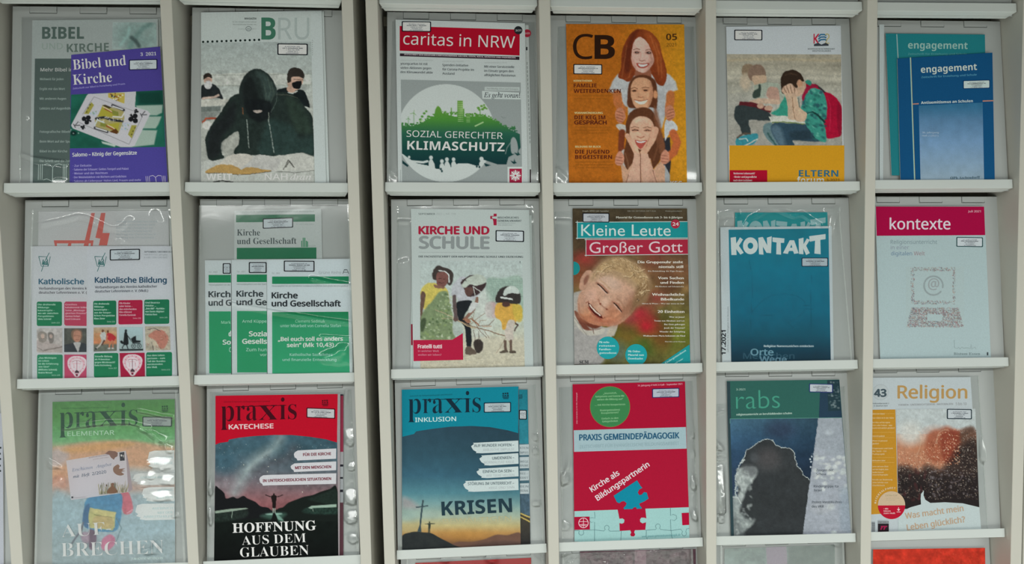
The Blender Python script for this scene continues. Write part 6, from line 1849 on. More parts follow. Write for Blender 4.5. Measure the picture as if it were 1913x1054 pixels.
def art(s):
    def bg(P):
        z2 = lambda x, y: ((x / 6.2 + 90) * 2.9775, (y / 6.2 + 30) * 2.9775)
        z3 = lambda x, y: ((x / 6.428 + 90) * 2.9775, (y / 6.428 + 190) * 2.9775)
        A = lambda pts: [z2(*p) for p in pts]
        B = lambda pts: [z3(*p) for p in pts]
        P.gy((150, '4b7a48'), (230, '4f8048'), (330, '5b8f60'), (370, '6a9a70'), (420, 'ab9080'), (640, 'a08c84'), (700, '8c9a9e'), (860, '8698a0'), (1054, '7d8b8e'))
        P.p(A([(40, 690), (200, 640), (400, 600), (700, 578), (1000, 580), (1300, 640), (1470, 700), (1480, 900), (1300, 980), (900, 950), (40, 1000)]), 'ab8a72', 20, .95)
        P.p(A([(40, 700), (180, 670), (240, 760), (180, 850), (40, 880)]), 'a09a9e', 30, .8); P.p(A([(150, 680), (400, 640), (700, 600), (1000, 620), (700, 690), (300, 720)]), 'b08a60', 24, .8)
        P.p(A([(940, 900), (1200, 900), (1470, 800), (1480, 1060), (940, 1060)]), '98a4aa', 40, .8); P.e(*z2(110, 960), 42, 30, 'b08a70', 30); P.e(*z3(130, 80), 50, 40, 'a98070', 26, 0, .8)
        P.p(B([(60, 200), (300, 260), (500, 300), (900, 200), (1500, 300), (1520, 1054), (50, 1054)]), '8799a0', 40, .8)
        P.p(B([(60, 700), (400, 650), (900, 800), (1500, 720), (1520, 1054), (50, 1054)]), '7c8a8e', 60, .7)
        P.p(B([(850, 200), (960, 190), (1010, 320), (1020, 400), (980, 450), (910, 450), (870, 330)]), 'a8606c', 6); P.l(B([(950, 440), (1015, 400)]), 5, 'b8909a', 3)
        P.p(B([(490, 250), (860, 200), (880, 420), (870, 520), (800, 660), (520, 650), (430, 560), (430, 430)]), '4a7896', 6)
        P.p(B([(430, 400), (490, 330), (500, 500), (470, 620), (415, 560)]), '3c5c7c', 6)
        P.p(B([(500, 380), (810, 430), (800, 610), (770, 650), (500, 620), (480, 500)]), 'a09c6c', 4, sm=False); P.p(B([(505, 380), (812, 435), (800, 488), (700, 478), (510, 430)]), 'aca474', 3, sm=False)
        P.l(B([(550, 460), (640, 480), (760, 490)]), 3.4, '5c5c3c', 3); P.p(B([(560, 480), (770, 500), (760, 620), (560, 600)]), 'a08c68', 8, .7)
        P.l(B([(820, 500), (880, 620), (820, 780), (700, 900)]), 4, '566a70', 3); P.l(B([(420, 560), (400, 640), (290, 800)]), 10, '5a5c66', 5)
        P.p(B([(490, 650), (560, 660), (580, 760), (540, 880), (490, 850)]), '5c4c5c', 8); P.p(B([(650, 760), (740, 700), (800, 740), (790, 830), (700, 900), (640, 860)]), 'a0647c', 8); P.p(B([(400, 680), (490, 680), (480, 800), (410, 780)]), '8c7484', 12, .8)
        P.n(.04, 20, 2)
    s.pic([(292, 152), (972, 136), (974, 1080), (290, 1080)], bg, 1.4, warp=1.6)
    s.T('Zeitschrift für Religionspädagogik in der Elementarpädagogik', 340, 192, 606, 8, '2f5c38', 'n', .03, dy=-6)
    praxis(s, 330, 300, 766, 282, 86, '234436')
    s.T('ELEMENTAR', 376, 342, 636, 24, '9cc0a4', 'n', .02, dy=-8)
    corner_logo(s, 900, 174, '22442e', 1.05)
    # the postcard tipped onto the cover
    s.poly([(368, 478), (700, 424), (714, 654), (396, 698)], 'aaa6ac'); s.poly([(700, 424), (712, 470), (738, 640), (714, 654)], '8c8086')
    s.poly([(584, 440), (606, 424), (640, 426), (656, 436), (654, 454), (640, 462), (634, 474), (618, 462), (608, 446)], '6c5048')
    s.poly([(664, 434), (692, 430), (694, 478), (668, 480)], '2c2c34'); s.ell(676, 450, 5, 6, 'a8a8a8'); s.poly([(684, 452), (690, 444), (688, 464)], 'a8a8a8')
    s.poly([(640, 508), (656, 500), (666, 510), (664, 524), (696, 522), (680, 532), (696, 536), (676, 542), (690, 554), (672, 562), (648, 556), (632, 540), (630, 520)], '74584a', sm=True)
    s.T('ABSENDER UND VERLAG ABSENDER', 494, 466, 606, 6, '7c6c74', 'n', .03, dy=-18); s.T('praxis und mehr', 520, 474, 606, 6, '8c7c84', 'n', .03, dy=-12)
    s.T('Erschienen   Angebot', 402, 540, 622, 17, '50607c', 'I', .0, dy=-34); s.T('mit  Heft  2/2020', 408, 576, 592, 16, '3c4c60', 'I', .02, dy=-28)
    for k in range(70):
        rs = np.random.RandomState(k); x = rs.uniform(552, 708); h_ = rs.uniform(14, 66)
        y = 668 - (x - 552) * .09
        s.line([(x, y), (x + rs.uniform(-14, 14), y - h_)], 1.8, ('8c8460', '747050', 'a09870', '5c5c40')[k % 4])
    s.poly([(600, 660), (604, 636), (618, 624), (620, 606), (630, 602), (636, 606), (636, 622), (648, 636), (652, 656)], '6c4a34', sm=True)
    s.ell(594, 616, 4, 6, '5c4c40'); s.T('■', 399, 688, 408, 8, '3c3c44', 'n') if False else s.rect(399, 678, 409, 688, '3c3c44', dy=-1); s.T('Fotokarten Illustration', 416, 688, 478, 6, '8c848c', dy=-6)
    W = 'b4c4c6'
    for y0, y1, x0 in ((420, 532, 822), (546, 614, 740), (624, 706, 790), (716, 810, 754)):
        s.poly([(x0, (y0 + y1) / 2), (x0 + 10, y0 + 10), (x0 + 40, y0 + 2), (972, y0), (972, y1 - 4), (x0 + 60, y1), (x0 + 24, y1 - 6), (x0 + 30, y1 - 16), (x0 + 4, y1 - 24), (x0 + 16, y1 - 34)], W)
    for i, (t, x0, y) in enumerate((('EINSTEIGEN', 870, 470), ('ERSTE WEGE', 860, 500), ('GEMEINSAM ANKOMMEN', 784, 578), ('UNTERWEGS', 880, 650), ('SEGEN TEILEN', 870, 690), ('AUFBRUCH', 848, 750), ('MIT DER', 880, 774), ('ARBEITSHILFE', 800, 796))):
        s.T(t, x0, y, 962, 12, '96a8aa', 'n', .04, dy=-3)
    s.T('AUF-', 346, 904, 622, 70, 'b8c4c4', 'S', 0, dy=-18, off=-.008); s.T('BRECHEN', 344, 1012, 914, 76, 'b8c6c6', 'S', 0, dy=-18, off=-.009)
    s.T('ZUM ADVENT MIT KINDERN', 732, 1030, 908, 13, 'a8bcbc', 'n', .04, dy=-4)


magazine((1, 3), [(292, 152), (972, 136), (974, 1064), (290, 1075)], v, .0036, art,
         'pale green magazine with a white postcard and a small backpack, bottom left pocket', base='8c9a98', stickers=[(792, 234, 956, 288, 2, '2c3c3c', 'a4acac')])

v = V3(330)


def art(s):
    for y0, y1, c in ((110, 118, '2c2430'), (118, 430, '7c2c40'), (430, 500, '8c8c90'), (500, 512, '202028'), (512, 570, '8c9094'), (580, 640, '8a8e92'), (654, 712, '84888c'), (712, 1006, '4c3038')):
        s.rect(905, y0, 927, y1, c)
    s.rect(905, 570, 925, 580, '202028'); s.rect(905, 640, 925, 654, '202028')


magazine((2, 3), [(700, 112), (925, 112), (920, 1030), (700, 1036)], v, .0034, art,
         'dark back issue edge behind the red and black magazine with the star sky', base='3c2c34', th=.0022)


def stars(P):
    z = lambda x, y: ((x / 6.2 + 60) * 2.9775, (y / 6.2 + 130) * 2.9775)
    A = lambda pts: [z(*p) for p in pts]
    P.gy((330, '3c5664'), (420, '3a5460'), (520, '52606a'), (620, '6a5c62'), (700, '7c5458'), (745, '7a4c50'), (770, '1c2422'), (820, '101614'), (1054, '0b0e0e'))
    P.C[(P.X > 560) & (P.Y < 640)] *= .93
    P.l(A([(300, 560), (420, 340), (560, 170), (760, 40), (820, -60)]), 56, '7e8c8e', 60, .75); P.l(A([(440, 300), (600, 170), (700, 90)]), 20, '8c989a', 30, .6)
    P.l(A([(560, 330), (700, 230), (900, 180), (980, 60)]), 50, '4c4a50', 60, .6); P.e(*z(180, 200), 70, 60, '34505e', 60, 0, .8); P.e(*z(200, 480), 80, 30, '807a80', 40, 0, .6)
    P.n(.16, 26, 5, None, 3)
    P.dots((z(80, 0)[0], z(0, 0)[1], z(1460, 0)[0], z(0, 500)[1]), 380, (.6, 1.3), ['9aa6a8', 'b0b8b8', '6c8088'], 4, 1, .8)
    for x, y in ((405, 240), (690, 260), (680, 320), (1085, 555), (770, 180)): P.e(*z(x, y), 2.4, 2.4, 'c4c4b8', 1.5)
    P.p(A([(70, 510), (120, 515), (180, 570), (200, 630), (280, 610), (330, 630), (400, 600), (450, 630), (540, 670), (600, 720), (700, 745), (700, 840), (70, 860)]), '141618', 3)
    P.p(A([(1480, 500), (1400, 520), (1300, 550), (1200, 590), (1100, 610), (1020, 640), (920, 680), (860, 730), (800, 750), (780, 820), (1480, 880)]), '141a18', 3)
    P.p(A([(1150, 640), (1250, 600), (1350, 560), (1480, 530), (1480, 700), (1300, 680)]), '24342e', 10, .7, tex=1, tsc=8, c2='18221e')
    P.p(A([(1080, 780), (1200, 720), (1480, 740), (1480, 810), (1200, 810)]), '34544a', 10, .7, tex=1, tsc=8, c2='14201c'); P.p(A([(80, 800), (280, 780), (440, 760), (420, 850), (80, 900)]), '30423a', 14, .7, tex=1, tsc=9, c2='181e1c')
    P.p(A([(70, 775), (250, 750), (430, 738), (460, 748), (260, 780), (75, 803)]), '7c8c80', 3, sm=False); P.l(A([(275, 780), (265, 850)]), 4, '74847a', 2)
    P.p(A([(1150, 740), (1190, 715), (1480, 695), (1480, 730), (1210, 740), (1190, 750)]), '869c90', 3, sm=False); P.l(A([(1200, 740), (1210, 780)]), 3, '74847a', 2)
    P.p(A([(600, 830), (700, 800), (840, 796), (900, 810), (860, 850), (840, 900), (760, 880), (640, 850)]), '3c5a50', 20, .8); P.p(A([(660, 810), (740, 800), (840, 800), (830, 815), (700, 820)]), '9cc0b4', 8, .8); P.p(A([(770, 820), (800, 870), (870, 890), (800, 815)]), '7ca094', 8, .7)
    P.e(*z(755, 585), 5, 7, '1a1414', 2); P.p(A([(725, 600), (785, 600), (778, 680), (772, 745), (742, 745), (735, 680)]), '1a1414', 2); P.l(A([(658, 588), (700, 605), (735, 612)]), 4.6, '1a1414', 2); P.l(A([(855, 588), (820, 604), (780, 612)]), 4.6, '1a1414', 2)
    P.l(A([(745, 745), (745, 800)]), 4, '98a49c', 2); P.l(A([(765, 745), (766, 800)]), 4, '98a49c', 2); P.p(A([(745, 800), (768, 800), (800, 900), (720, 900), (735, 840)]), '101413', 4)


def swoosh(s, pts, c):
    s.poly(pts, c)


def art(s):
    s.pic([(216, 330), (893, 330), (900, 1040), (208, 1040)], stars, 1.15)
    top = [(216, 118), (896, 108), (892, 378), (830, 360), (740, 346), (640, 336), (540, 336), (430, 342), (340, 352), (290, 362), (286, 374), (240, 380), (216, 390)]
    s.poly(top, 'a60c24')
    s.T('Zeitschrift für Katechese und Religionsunterricht in Gemeinde', 262, 156, 520, 8, '6c0c1c', 'n', .03, dy=-4)
    praxis(s, 246, 260, 668, 248, 82, '3a0a16')
    s.T('KATECHESE', 291, 304, 538, 25, 'ccb0b4', 'n', .06, dy=-6)
    corner_logo(s, 808, 142, '4c0c18', 1.05)
    W = 'b6b6bc'
    for t, x0, yt, yb, tx, a0 in (('FÜR DIE KIRCHE', 652, 418, 476, 704, 453), ('MIT DEN MENSCHEN', 634, 490, 540, 660, 526), ('IN UNTERSCHIEDLICHEN SITUATIONEN', 460, 556, 616, 480, 598)):
        s.poly([(x0, (yt + yb) / 2 - 4), (x0 + 6, yt + 14), (x0 + 22, yt + 4), (x0 + 60, yt + 2), (888, yt - 7), (887, yb - 8), (x0 + 60, yb), (x0 + 20, yb + 2), (x0 + 16, yb - 8), (x0 + 4, yb - 16)], W)
        s.T(t, tx, a0, 859, 15, '6c3440', 'n', .08, dy=-6 if tx > 500 else -12)
    s.T('HOFFNUNG', 312, 880, 776, 52, 'd0d2d2', 'S', .004, dy=-16); s.T('AUS DEM', 364, 948, 720, 50, 'ccd0d0', 'S', -.0, dy=-16, off=-.008); s.T('GLAUBEN', 354, 1016, 736, 54, 'ccd0d0', 'S', 0, dy=-14, off=-.008)


magazine((2, 3), [(216, 118), (910, 108), (906, 1028), (208, 1038)], v, .0070, art,
         'red and black magazine with a figure under a starry sky, bottom row second pocket', base='8c8488', th=.003, stickers=[(722, 184, 882, 240, 6, '40101c', 'b4b6ba')])

v = V3(680)


def art(s):
    def bg(P):
        P.gy((84, '1c6c7c'), (380, '2c7484'), (390, '4c6470'), (640, '3c5864'), (664, '5a6c7c'), (770, '5c6470'), (774, '403c34'), (940, '2c2c2c'))
        P.p([(866, 660), (920, 664), (924, 790), (866, 770)], '4c6478', 8, sm=False, tex=1, tsc=14, c2='34444c')
        P.l([(866, 770), (926, 796)], 7, 'b09c58', 2); P.l([(866, 790), (926, 820)], 7, 'b09c58', 2)
    s.pic([(862, 84), (910, 84), (926, 960), (862, 960)], bg, 1.5, warp=1.6)
    corner_logo(s, 858, 112, '183c48', .7)
    for y0, y1 in ((390, 448), (460, 522), (536, 590), (606, 664)): s.rect(864, y0, 918, y1, 'a2acb0', dy=-2)
    for t, y in (('KTEN', 414), ('IMPULS', 440), ('WEGE', 490), ('RÄUME', 512), ('REI –', 556), ('KRAFT', 580), ('BEN', 628), ('ERZÄHL', 652)):
        s.T(t, 868, y, 914, 12, '6c787e', 'n', .05)


magazine((3, 3), [(700, 82), (910, 82), (927, 960), (700, 970)], v, .0034, art,
         'blue back issue edge with a yellow road line, behind the magazine with crosses', base='5c6c74', th=.0024, stickers=[(862, 196, 906, 250, 1)])


def krisen(P):
    z = lambda x, y: ((x / 6.842 + 60) * 2.9775, (y / 6.842 + 200) * 2.9775)
    A = lambda pts: [z(*p) for p in pts]
    P.gy((290, '2a4250'), (430, '2c4856'), (560, '34586a'), (660, '4a7682'), (720, '6c8c8e'), (790, '8f9c8c'), (840, 'a89c70'), (880, 'a07c4c'), (910, '84603e'), (940, '5c4436'), (975, '4a3830'))
    f = np.clip((P.X - 420) / 300, 0, 1) * np.clip((760 - P.Y) / 150, 0, 1); P.C *= (1 - .10 * f)[:, None]
    P.p(A([(80, 200), (180, 230), (260, 290), (300, 340), (200, 350), (80, 330)]), '908a8c', 30, .8); P.e(*z(400, 420), 60, 20, '8fa29a', 30, 0, .7); P.e(*z(140, 450), 60, 30, '829a98', 30, 0, .6)
    P.e(*z(900, 700), 150, 30, 'a87a3c', 40, 0, .5); P.e(*z(160, 600), 60, 30, '9c9470', 30, 0, .6)
    P.p(A([(760, 780), (960, 770), (1120, 740), (1280, 680), (1420, 685), (1590, 660), (1600, 900), (700, 900)]), '60483e', 6); P.p(A([(900, 830), (1300, 760), (1590, 780), (1600, 900), (800, 900)]), '4c3c38', 16, .8)
    P.p(A([(75, 700), (180, 650), (260, 640), (360, 650), (450, 660), (560, 720), (660, 770), (760, 820), (900, 860), (900, 900), (75, 900)]), '24282a', 3, tex=1, tsc=20, c2='2c3030')
    P.p(A([(335, 236), (355, 236), (335, 400), (318, 560), (322, 640), (270, 640), (298, 560), (312, 400)]), '34444a', 2, sm=False); P.p(A([(250, 322), (410, 302), (412, 316), (254, 338)]), '34444a', 2, sm=False)
    P.e(*z(427, 520), 4, 4.6, '2e3630', 2); P.p(A([(362, 542), (420, 532), (500, 534), (500, 540), (442, 546), (438, 600), (432, 655), (424, 655), (422, 600), (418, 655), (408, 655), (410, 550)]), '2e3630', 2, sm=False)
    P.n(.05, 30, 2)


def art(s):
    s.pic([(212, 280), (860, 280), (872, 960), (212, 975)], krisen, 1.15)
    s.poly([(210, 84), (858, 66), (858, 326), (800, 310), (700, 292), (600, 286), (480, 290), (380, 302), (290, 316), (280, 328), (214, 346)], '0f7488')
    s.poly([(214, 326), (284, 312), (280, 330), (214, 346)], '10768a')
    s.T('Zeitschrift für Religionspädagogik und Inklusion', 254, 124, 492, 8, '0c4c58', 'n', .03, dy=-10)
    praxis(s, 246, 218, 650, 210, 80, '112634')
    s.T('INKLUSION', 285, 264, 512, 24, 'b0ccd2', 'n', .03, dy=-6)
    corner_logo(s, 770, 102, '132c38', 1.05)
    W = 'b0bcbe'
    rows = (('AUF WUNDER HOFFEN –', 'BIBLISCHE IMPULSE', 596, 378, 438, 612, 664), ('UMDENKEN –', 'NORMALITÄT KRISE', 642, 448, 506, 714, 668), ('EINFACH DA SEIN –', 'WIE TIERE HELFEN', 626, 522, 576, 662, 680), ('STÖRUNG IM UNTERRICHT –', 'KRISE UND SINN', 552, 590, 652, 578, 696))
    for a, b_, x0, yt, yb, xa, xb in rows:
        s.poly([(x0 + 4, (yt + yb) / 2), (x0, (yt + yb) / 2 - 10), (x0 + 16, yt + 8), (x0 + 10, yt + 2), (858, yt - 11), (860, yb - 10), (x0 + 60, yb), (x0 + 26, yb - 2), (x0 + 30, yb - 8), (x0 + 12, yb - 18)], W)
        s.T(a, xa, yt + 25, 835, 15, '5c6a70', 'n', .05, dy=-5); s.T(b_, xb, yt + 47, 836, 13, '98a2a6', 'n', .03, dy=-4)
    s.T('KRISEN', 434, 784, 824, 76, '20343e', 'B', .012, dy=-20); s.T('BEWÄLTIGEN', 440, 832, 820, 28, 'a49e7c', 'n', 0, dy=-18)


magazine((3, 3), [(210, 84), (860, 66), (872, 960), (212, 978)], v, .0070, art,
         'blue magazine with a hilltop cross at sunset, bottom row third pocket', base='3c545e', th=.003, stickers=[(666, 156, 818, 212, -3, '10283c', 'a8b4ba')])

v = V3(1010)


def knob(cx, cy, r, ang, n=12):
    """outline points of a jigsaw knob pushing out in direction ang"""
    t = math.radians(ang)
    out = []
    for q in np.linspace(-140, 140, n):
        a = math.radians(q)
        x, y = r * 1.25 + r * math.cos(a), r * math.sin(a)
        out.append((cx + x * math.cos(t) - y * math.sin(t), cy + x * math.sin(t) + y * math.cos(t)))
    return out


def art(s):
    s.poly([(178, 54), (803, 38), (808, 294), (184, 310)], '96102e')
    s.poly([(184, 310), (808, 292), (812, 412), (186, 430)], '8fa6ae')
    s.poly([(186, 430), (812, 412), (824, 738), (188, 760)], '98122f')
    s.poly([(188, 760), (824, 738), (828, 930), (188, 930)], '8cb2b2')
    s.T('74. Jahrgang // Heft 3 // Juli – September 2021', 540, 66, 788, 9, 'c090a0', 'n', .04, dy=-10)
    s.T('ISSN 1234-5678 | D 10 100 | Pädagogik', 205, 274, 203, 6, 'c090a0', 'n', .03, y1=100)
    s.ell(386, 179, 112, 114, '6c6a3c', 44); s.ell(386, 179, 109, 111, '357346', 44)
    s.small([('„Vernetzt,', .44), ('kompetente und fromme', 1.0), ('Wir in der Bildung …“', .84), ('', 0), ('… mit Kirche kooperieren', 1.0), ('', 0), ('Kindergottesdienst', .66), ('kooperieren?', .58), ('', 0), ('Einfach zu den', .56), ('Gelegenheiten', .5)], 306, 466, 110, 15.6, 9, '78a880', 'n', .03, sl=-4) if False else None
    for t, w_, y in (('„Vernetzt,', 76, 110), ('kompetente und fromme Wir', 160, 127), ('wirken die Bildung aus“', 144, 144), ('… mit Kirche kooperieren', 168, 174), ('Kindergottesdienst', 110, 204), ('Kooperieren?', 96, 219), ('Einfach zu den', 92, 250), ('Gelegenheiten', 86, 266)):
        s.T(t, 386 - w_ / 2, y, 386 + w_ / 2, 10, '80ac84', 'n', .03, dy=-4)
    s.T('PRAXIS GEMEINDEPÄDAGOGIK', 216, 366, 770, 32, '22506c', 'n', .055, dy=-12); s.T('ZEITSCHRIFT FÜR EVANGELISCHE BILDUNGSARBEIT', 216, 410, 770, 17, '7c949c', 'n', .0, dy=-20)
    s.T('Kirche als', 286, 654, 440, 30, 'c8bcc4', 'n', .04, y1=556); s.T('Bildungspartnerin', 318, 702, 607, 30, 'c8bcc4', 'n', .04, y1=508)
    # the loose blue piece
    pc = [(406, 674), (536, 588), (556, 620), (566, 630)] + [(548, 640), (540, 656), (548, 670), (562, 668), (574, 654), (590, 656), (600, 690), (576, 706), (548, 718)] + [(552, 730), (562, 740), (562, 756), (546, 762), (534, 752), (532, 738), (520, 738), (484, 774), (470, 758), (460, 742), (472, 730), (478, 716), (464, 704), (450, 706), (438, 716), (424, 710)]
    s.poly(pc, '0f7890')
    # the gap in the white pieces
    gap = [(428, 751), (582, 745), (588, 800), (576, 796), (560, 796), (552, 806), (554, 820), (566, 828), (586, 822), (582, 864), (524, 866), (520, 878), (526, 890), (520, 900), (504, 900), (498, 890), (504, 878), (498, 866), (440, 870), (438, 826), (452, 830), (464, 824), (466, 808), (456, 800), (438, 802)]
    s.poly(gap, '980f30')
    L = '3f6068'
    for pts in ([(188, 868), (212, 868)] + knob(226, 862, 14, 90) [::-1] + [(244, 866), (300, 864)], [(300, 864), (352, 870)] + knob(368, 868, 13, -90) + [(386, 872), (440, 870)], [(300, 764), (302, 800)] + [(288, 796), (272, 798), (270, 812), (280, 822), (300, 820)] + [(300, 930)],
                [(582, 866), (640, 862)] + knob(652, 860, 13, -90) + [(668, 862), (724, 868)], [(722, 742), (722, 785)] + [(736, 778), (754, 784), (756, 802), (744, 812), (722, 806)] + [(724, 868)], [(724, 868), (780, 860)] + knob(798, 868, 13, 90)[::-1] + [(812, 858), (826, 856)],
                [(448, 870), (446, 930)], [(588, 868), (586, 900), (600, 930)], [(726, 868), (728, 900), (740, 925)]):
        s.line(pts, 2, L)
    s.poly([(188, 792), (272, 790), (274, 862), (188, 864)], '960f30'); s.ring(238, 825, 26, 27, 4, 'c8a8b2')
    s.line([(238, 800), (238, 850)], 3, 'c8a8b2'); s.line([(214, 818), (262, 818)], 3, 'c8a8b2'); s.line([(216, 836), (238, 832), (260, 836)], 3, 'c8a8b2'); s.line([(222, 842), (238, 838), (254, 842)], 3, 'c8a8b2')
    s.poly([(784, 770), (824, 768), (826, 836), (788, 838)], '9a0c30')
    s.T('www.praxis-gemeindepaedagogik.de', 562, 906, 778, 12, '5c8c90', 'I', .02, dy=-10)


magazine((4, 3), [(178, 54), (803, 38), (828, 918), (188, 930)], v, .0048, art,
         'crimson magazine with a green disc and jigsaw pieces, bottom row fourth pocket', base='96102e', th=.003, stickers=[(620, 78, 772, 130, -4, '2c2c60', 'aab2c0')])

v = V3(1300)


def cloud(P):
    z1 = lambda x, y: ((x / 6.2 + 45) * 2.9775, (y / 6.2 + 0) * 2.9775)
    z2 = lambda x, y: ((x / 6.588 + 45) * 2.9775, (y / 6.588 + 150) * 2.9775)
    A = lambda pts: [z1(*p) for p in pts]
    B = lambda pts: [z2(*p) for p in pts]
    P.gy((240, '3f5f74'), (360, '33506a'), (460, '2a4058'), (560, '2a3a50'), (900, '2a3648'))
    f = np.clip((P.X - 200) / 450, 0, 1)[:, None]; P.C = P.C * (1 - f * .28); P.e(*z1(700, 640), 80, 50, '2c3448', 50, 0, .6)
    P.n(.08, 50, 4)
    W = 'aab4b4'
    edge = [z1(230, 1040), z1(290, 940), z1(300, 880), z1(370, 840), z1(430, 790), z1(540, 745), z1(610, 765), z1(650, 820), z1(720, 850), z1(800, 845), z1(850, 880), z1(870, 960), z2(920, 20), z2(930, 70), z2(960, 150), z2(1010, 200), z2(1020, 250), z2(1110, 310), z2(1140, 340)]
    body = [z2(200, 230), z2(260, 120), z2(290, 60)] + edge + [z2(1060, 1010), z2(170, 1010), z2(160, 860), z2(190, 700), z2(270, 620), z2(210, 480), z2(230, 400), z2(190, 300)]
    P.p(body, '33373a', 4, sm=False, tex=1, tsc=60, c2='2a2d2f')
    P.e(*z1(560, 960), 60, 50, '4c484a', 50, 0, .6); P.e(*z2(600, 120), 70, 40, '48484a', 50, 0, .5); P.e(*z1(400, 960), 26, 24, '4a4e52', 24, 0, .7)
    left = B([(250, 160), (330, 150), (440, 160), (460, 230), (400, 330), (330, 430), (290, 540), (250, 600), (215, 500), (250, 420), (200, 330), (200, 250), (215, 190)])
    P.p(left, '747c7c', 14, .95, tex=1, tsc=22, c2='b2baba'); P.p(B([(280, 130), (420, 140), (460, 210), (400, 270), (300, 240)]), '55595c', 24, .8)
    P.p(B([(160, 520), (230, 530), (270, 620), (250, 700), (330, 780), (430, 790), (400, 860), (300, 940), (170, 1000), (150, 800)]), '6c7474', 16, .95, tex=1, tsc=20, c2='9ca4a4')
    P.p(B([(150, 800), (220, 780), (260, 900), (300, 1010), (160, 1010)]), '5c6264', 24, .8)
    P.e(*z2(400, 660), 50, 60, '2e3234', 50, 0, .7)
    rs = np.random.RandomState(2)
    ee = np.array([z2(200, 520), z2(190, 300), z2(210, 190), z2(250, 110), z2(300, 60)] + edge)
    seg = np.cumsum(np.r_[0, np.linalg.norm(np.diff(ee, axis=0), axis=1)])
    pp = [(np.interp(t, seg, ee[:, 0]) + rs.uniform(-3, 3), np.interp(t, seg, ee[:, 1]) + rs.uniform(-3, 3)) for t in np.arange(0, seg[-1], 7)]
    P.l(pp, 2.6, 'c4ccca', 2.4, .95)
    for k in range(0, 34): P.e(pp[k][0] + rs.uniform(-4, 6), pp[k][1], rs.uniform(2, 5), rs.uniform(2, 4), 'b4bcba', 3, 0, .8)
    for k in range(90):
        t = rs.uniform(0, 1); x = 205 + 190 * rs.rand() ** 1.6; y = rs.uniform(160, 560) if k % 3 else rs.uniform(620, 980)
        P.e(*z2(x, y), rs.uniform(4, 12), rs.uniform(3, 9), ('9ca4a4', 'b4bcba', '868e8e', '6c7474')[k % 4], 8, rs.uniform(0, 90), .5)
    P.l(B([(150, 520), (220, 525), (260, 600)]), 4, 'b4bcbc', 4)
    for k in range(5): P.e(*z2(1125 + rs.uniform(-15, 20), 20 + k * 32), 4, 5, 'b4bcc4', 3)
    # pale band on the right
    band = [(682, 240), (840, 238), (864, 890), (594, 890)]
    P.p(band, '8c929c', 2, sm=False); P.p([(690, 240), (840, 238), (850, 500), (664, 400)], '878f98', 20, .6, sm=False)
    for k in range(60):
        x, y = rs.uniform(660, 850), rs.uniform(430, 660)
        if x - 660 > (y - 560) * .6 or y < 560: P.e(x, y, rs.uniform(6, 20), rs.uniform(5, 13), ('a8b0b0', 'b4baba', '8c929c', 'b8bcba')[k % 4], 8, 0, .7)
    P.p([(800, 640), (860, 600), (864, 890), (800, 860)], '818c98', 24, .8, sm=False); P.e(700, 740, 60, 34, '94989e', 30, 0, .6); P.e(740, 322, 24, 14, '98a0a8', 12); P.e(752, 735, 20, 18, 'a0a6a8', 14, 0, .8); P.e(768, 878, 16, 10, 'aab2b4', 6)
    P.p([(560, 900), (594, 890), (680, 240), (660, 240)], '2f3a48', 2, 0, sm=False)


def art(s):
    s.poly([(172, 36), (798, 28), (812, 240), (184, 246)], '2b5650'); s.poly([(172, 40), (190, 40), (212, 900), (196, 900)], '2a3c42')
    s.poly([(690, 100), (800, 80), (812, 240), (684, 242)], '24384a')
    s.pic([(190, 246), (812, 240), (864, 888), (212, 900)], cloud, 1.15, warp=2)

    def spk(P):
        P.fill('22363e'); P.p([(0, 0), (690, 0), (690, 260), (0, 260)], '24504c', 3, sm=False) if False else None
        for k in range(40):
            rs = np.random.RandomState(k); P.e(rs.uniform(740, 800), rs.uniform(40, 190), rs.uniform(2, 8), rs.uniform(2, 6), ('6c7c80', '3c5458', '8a9698')[k % 3], 3, 0, .6)
    s.pic([(730, 32), (798, 30), (806, 200), (736, 204)], spk, 1.3)
    s.T('3-2021', 224, 88, 274, 11, '84a098', 'n', .05)
    s.T('rabs', 224, 192, 468, 104, '3f8674', 'b', .0, dy=-6, off=-.012); s.T('religionsunterricht an berufsbildenden schulen', 226, 228, 534, 11, '9cb4ac', 'n', .05, dy=-8)
    s.line([(190, 246), (812, 240)], 2, '5c9084'); s.line([(190, 246), (190, 272)], 2, '5c9084')
    for t, x0, x1, y in (('Zeugen der', 670, 764, 538), ('Schoa', 668, 722, 560), ('Kindergrippe für', 656, 796, 628), ('Israel', 656, 700, 650), ('Protest-Vorstöße-Preis', 646, 812, 716), ('des VKR', 644, 712, 740)):
        s.T(t, x0, y, x1, 13, '3c444c', 'n', .03)


magazine((5, 3), [(172, 36), (798, 28), (864, 888), (214, 900)], v, .0048, art,
         'teal magazine with a dark thundercloud, bottom row fifth pocket', base='2c4a4c', th=.003, stickers=[(630, 50, 762, 98, 3, '28306c', 'b0b8c0')])

v = V3(1590)


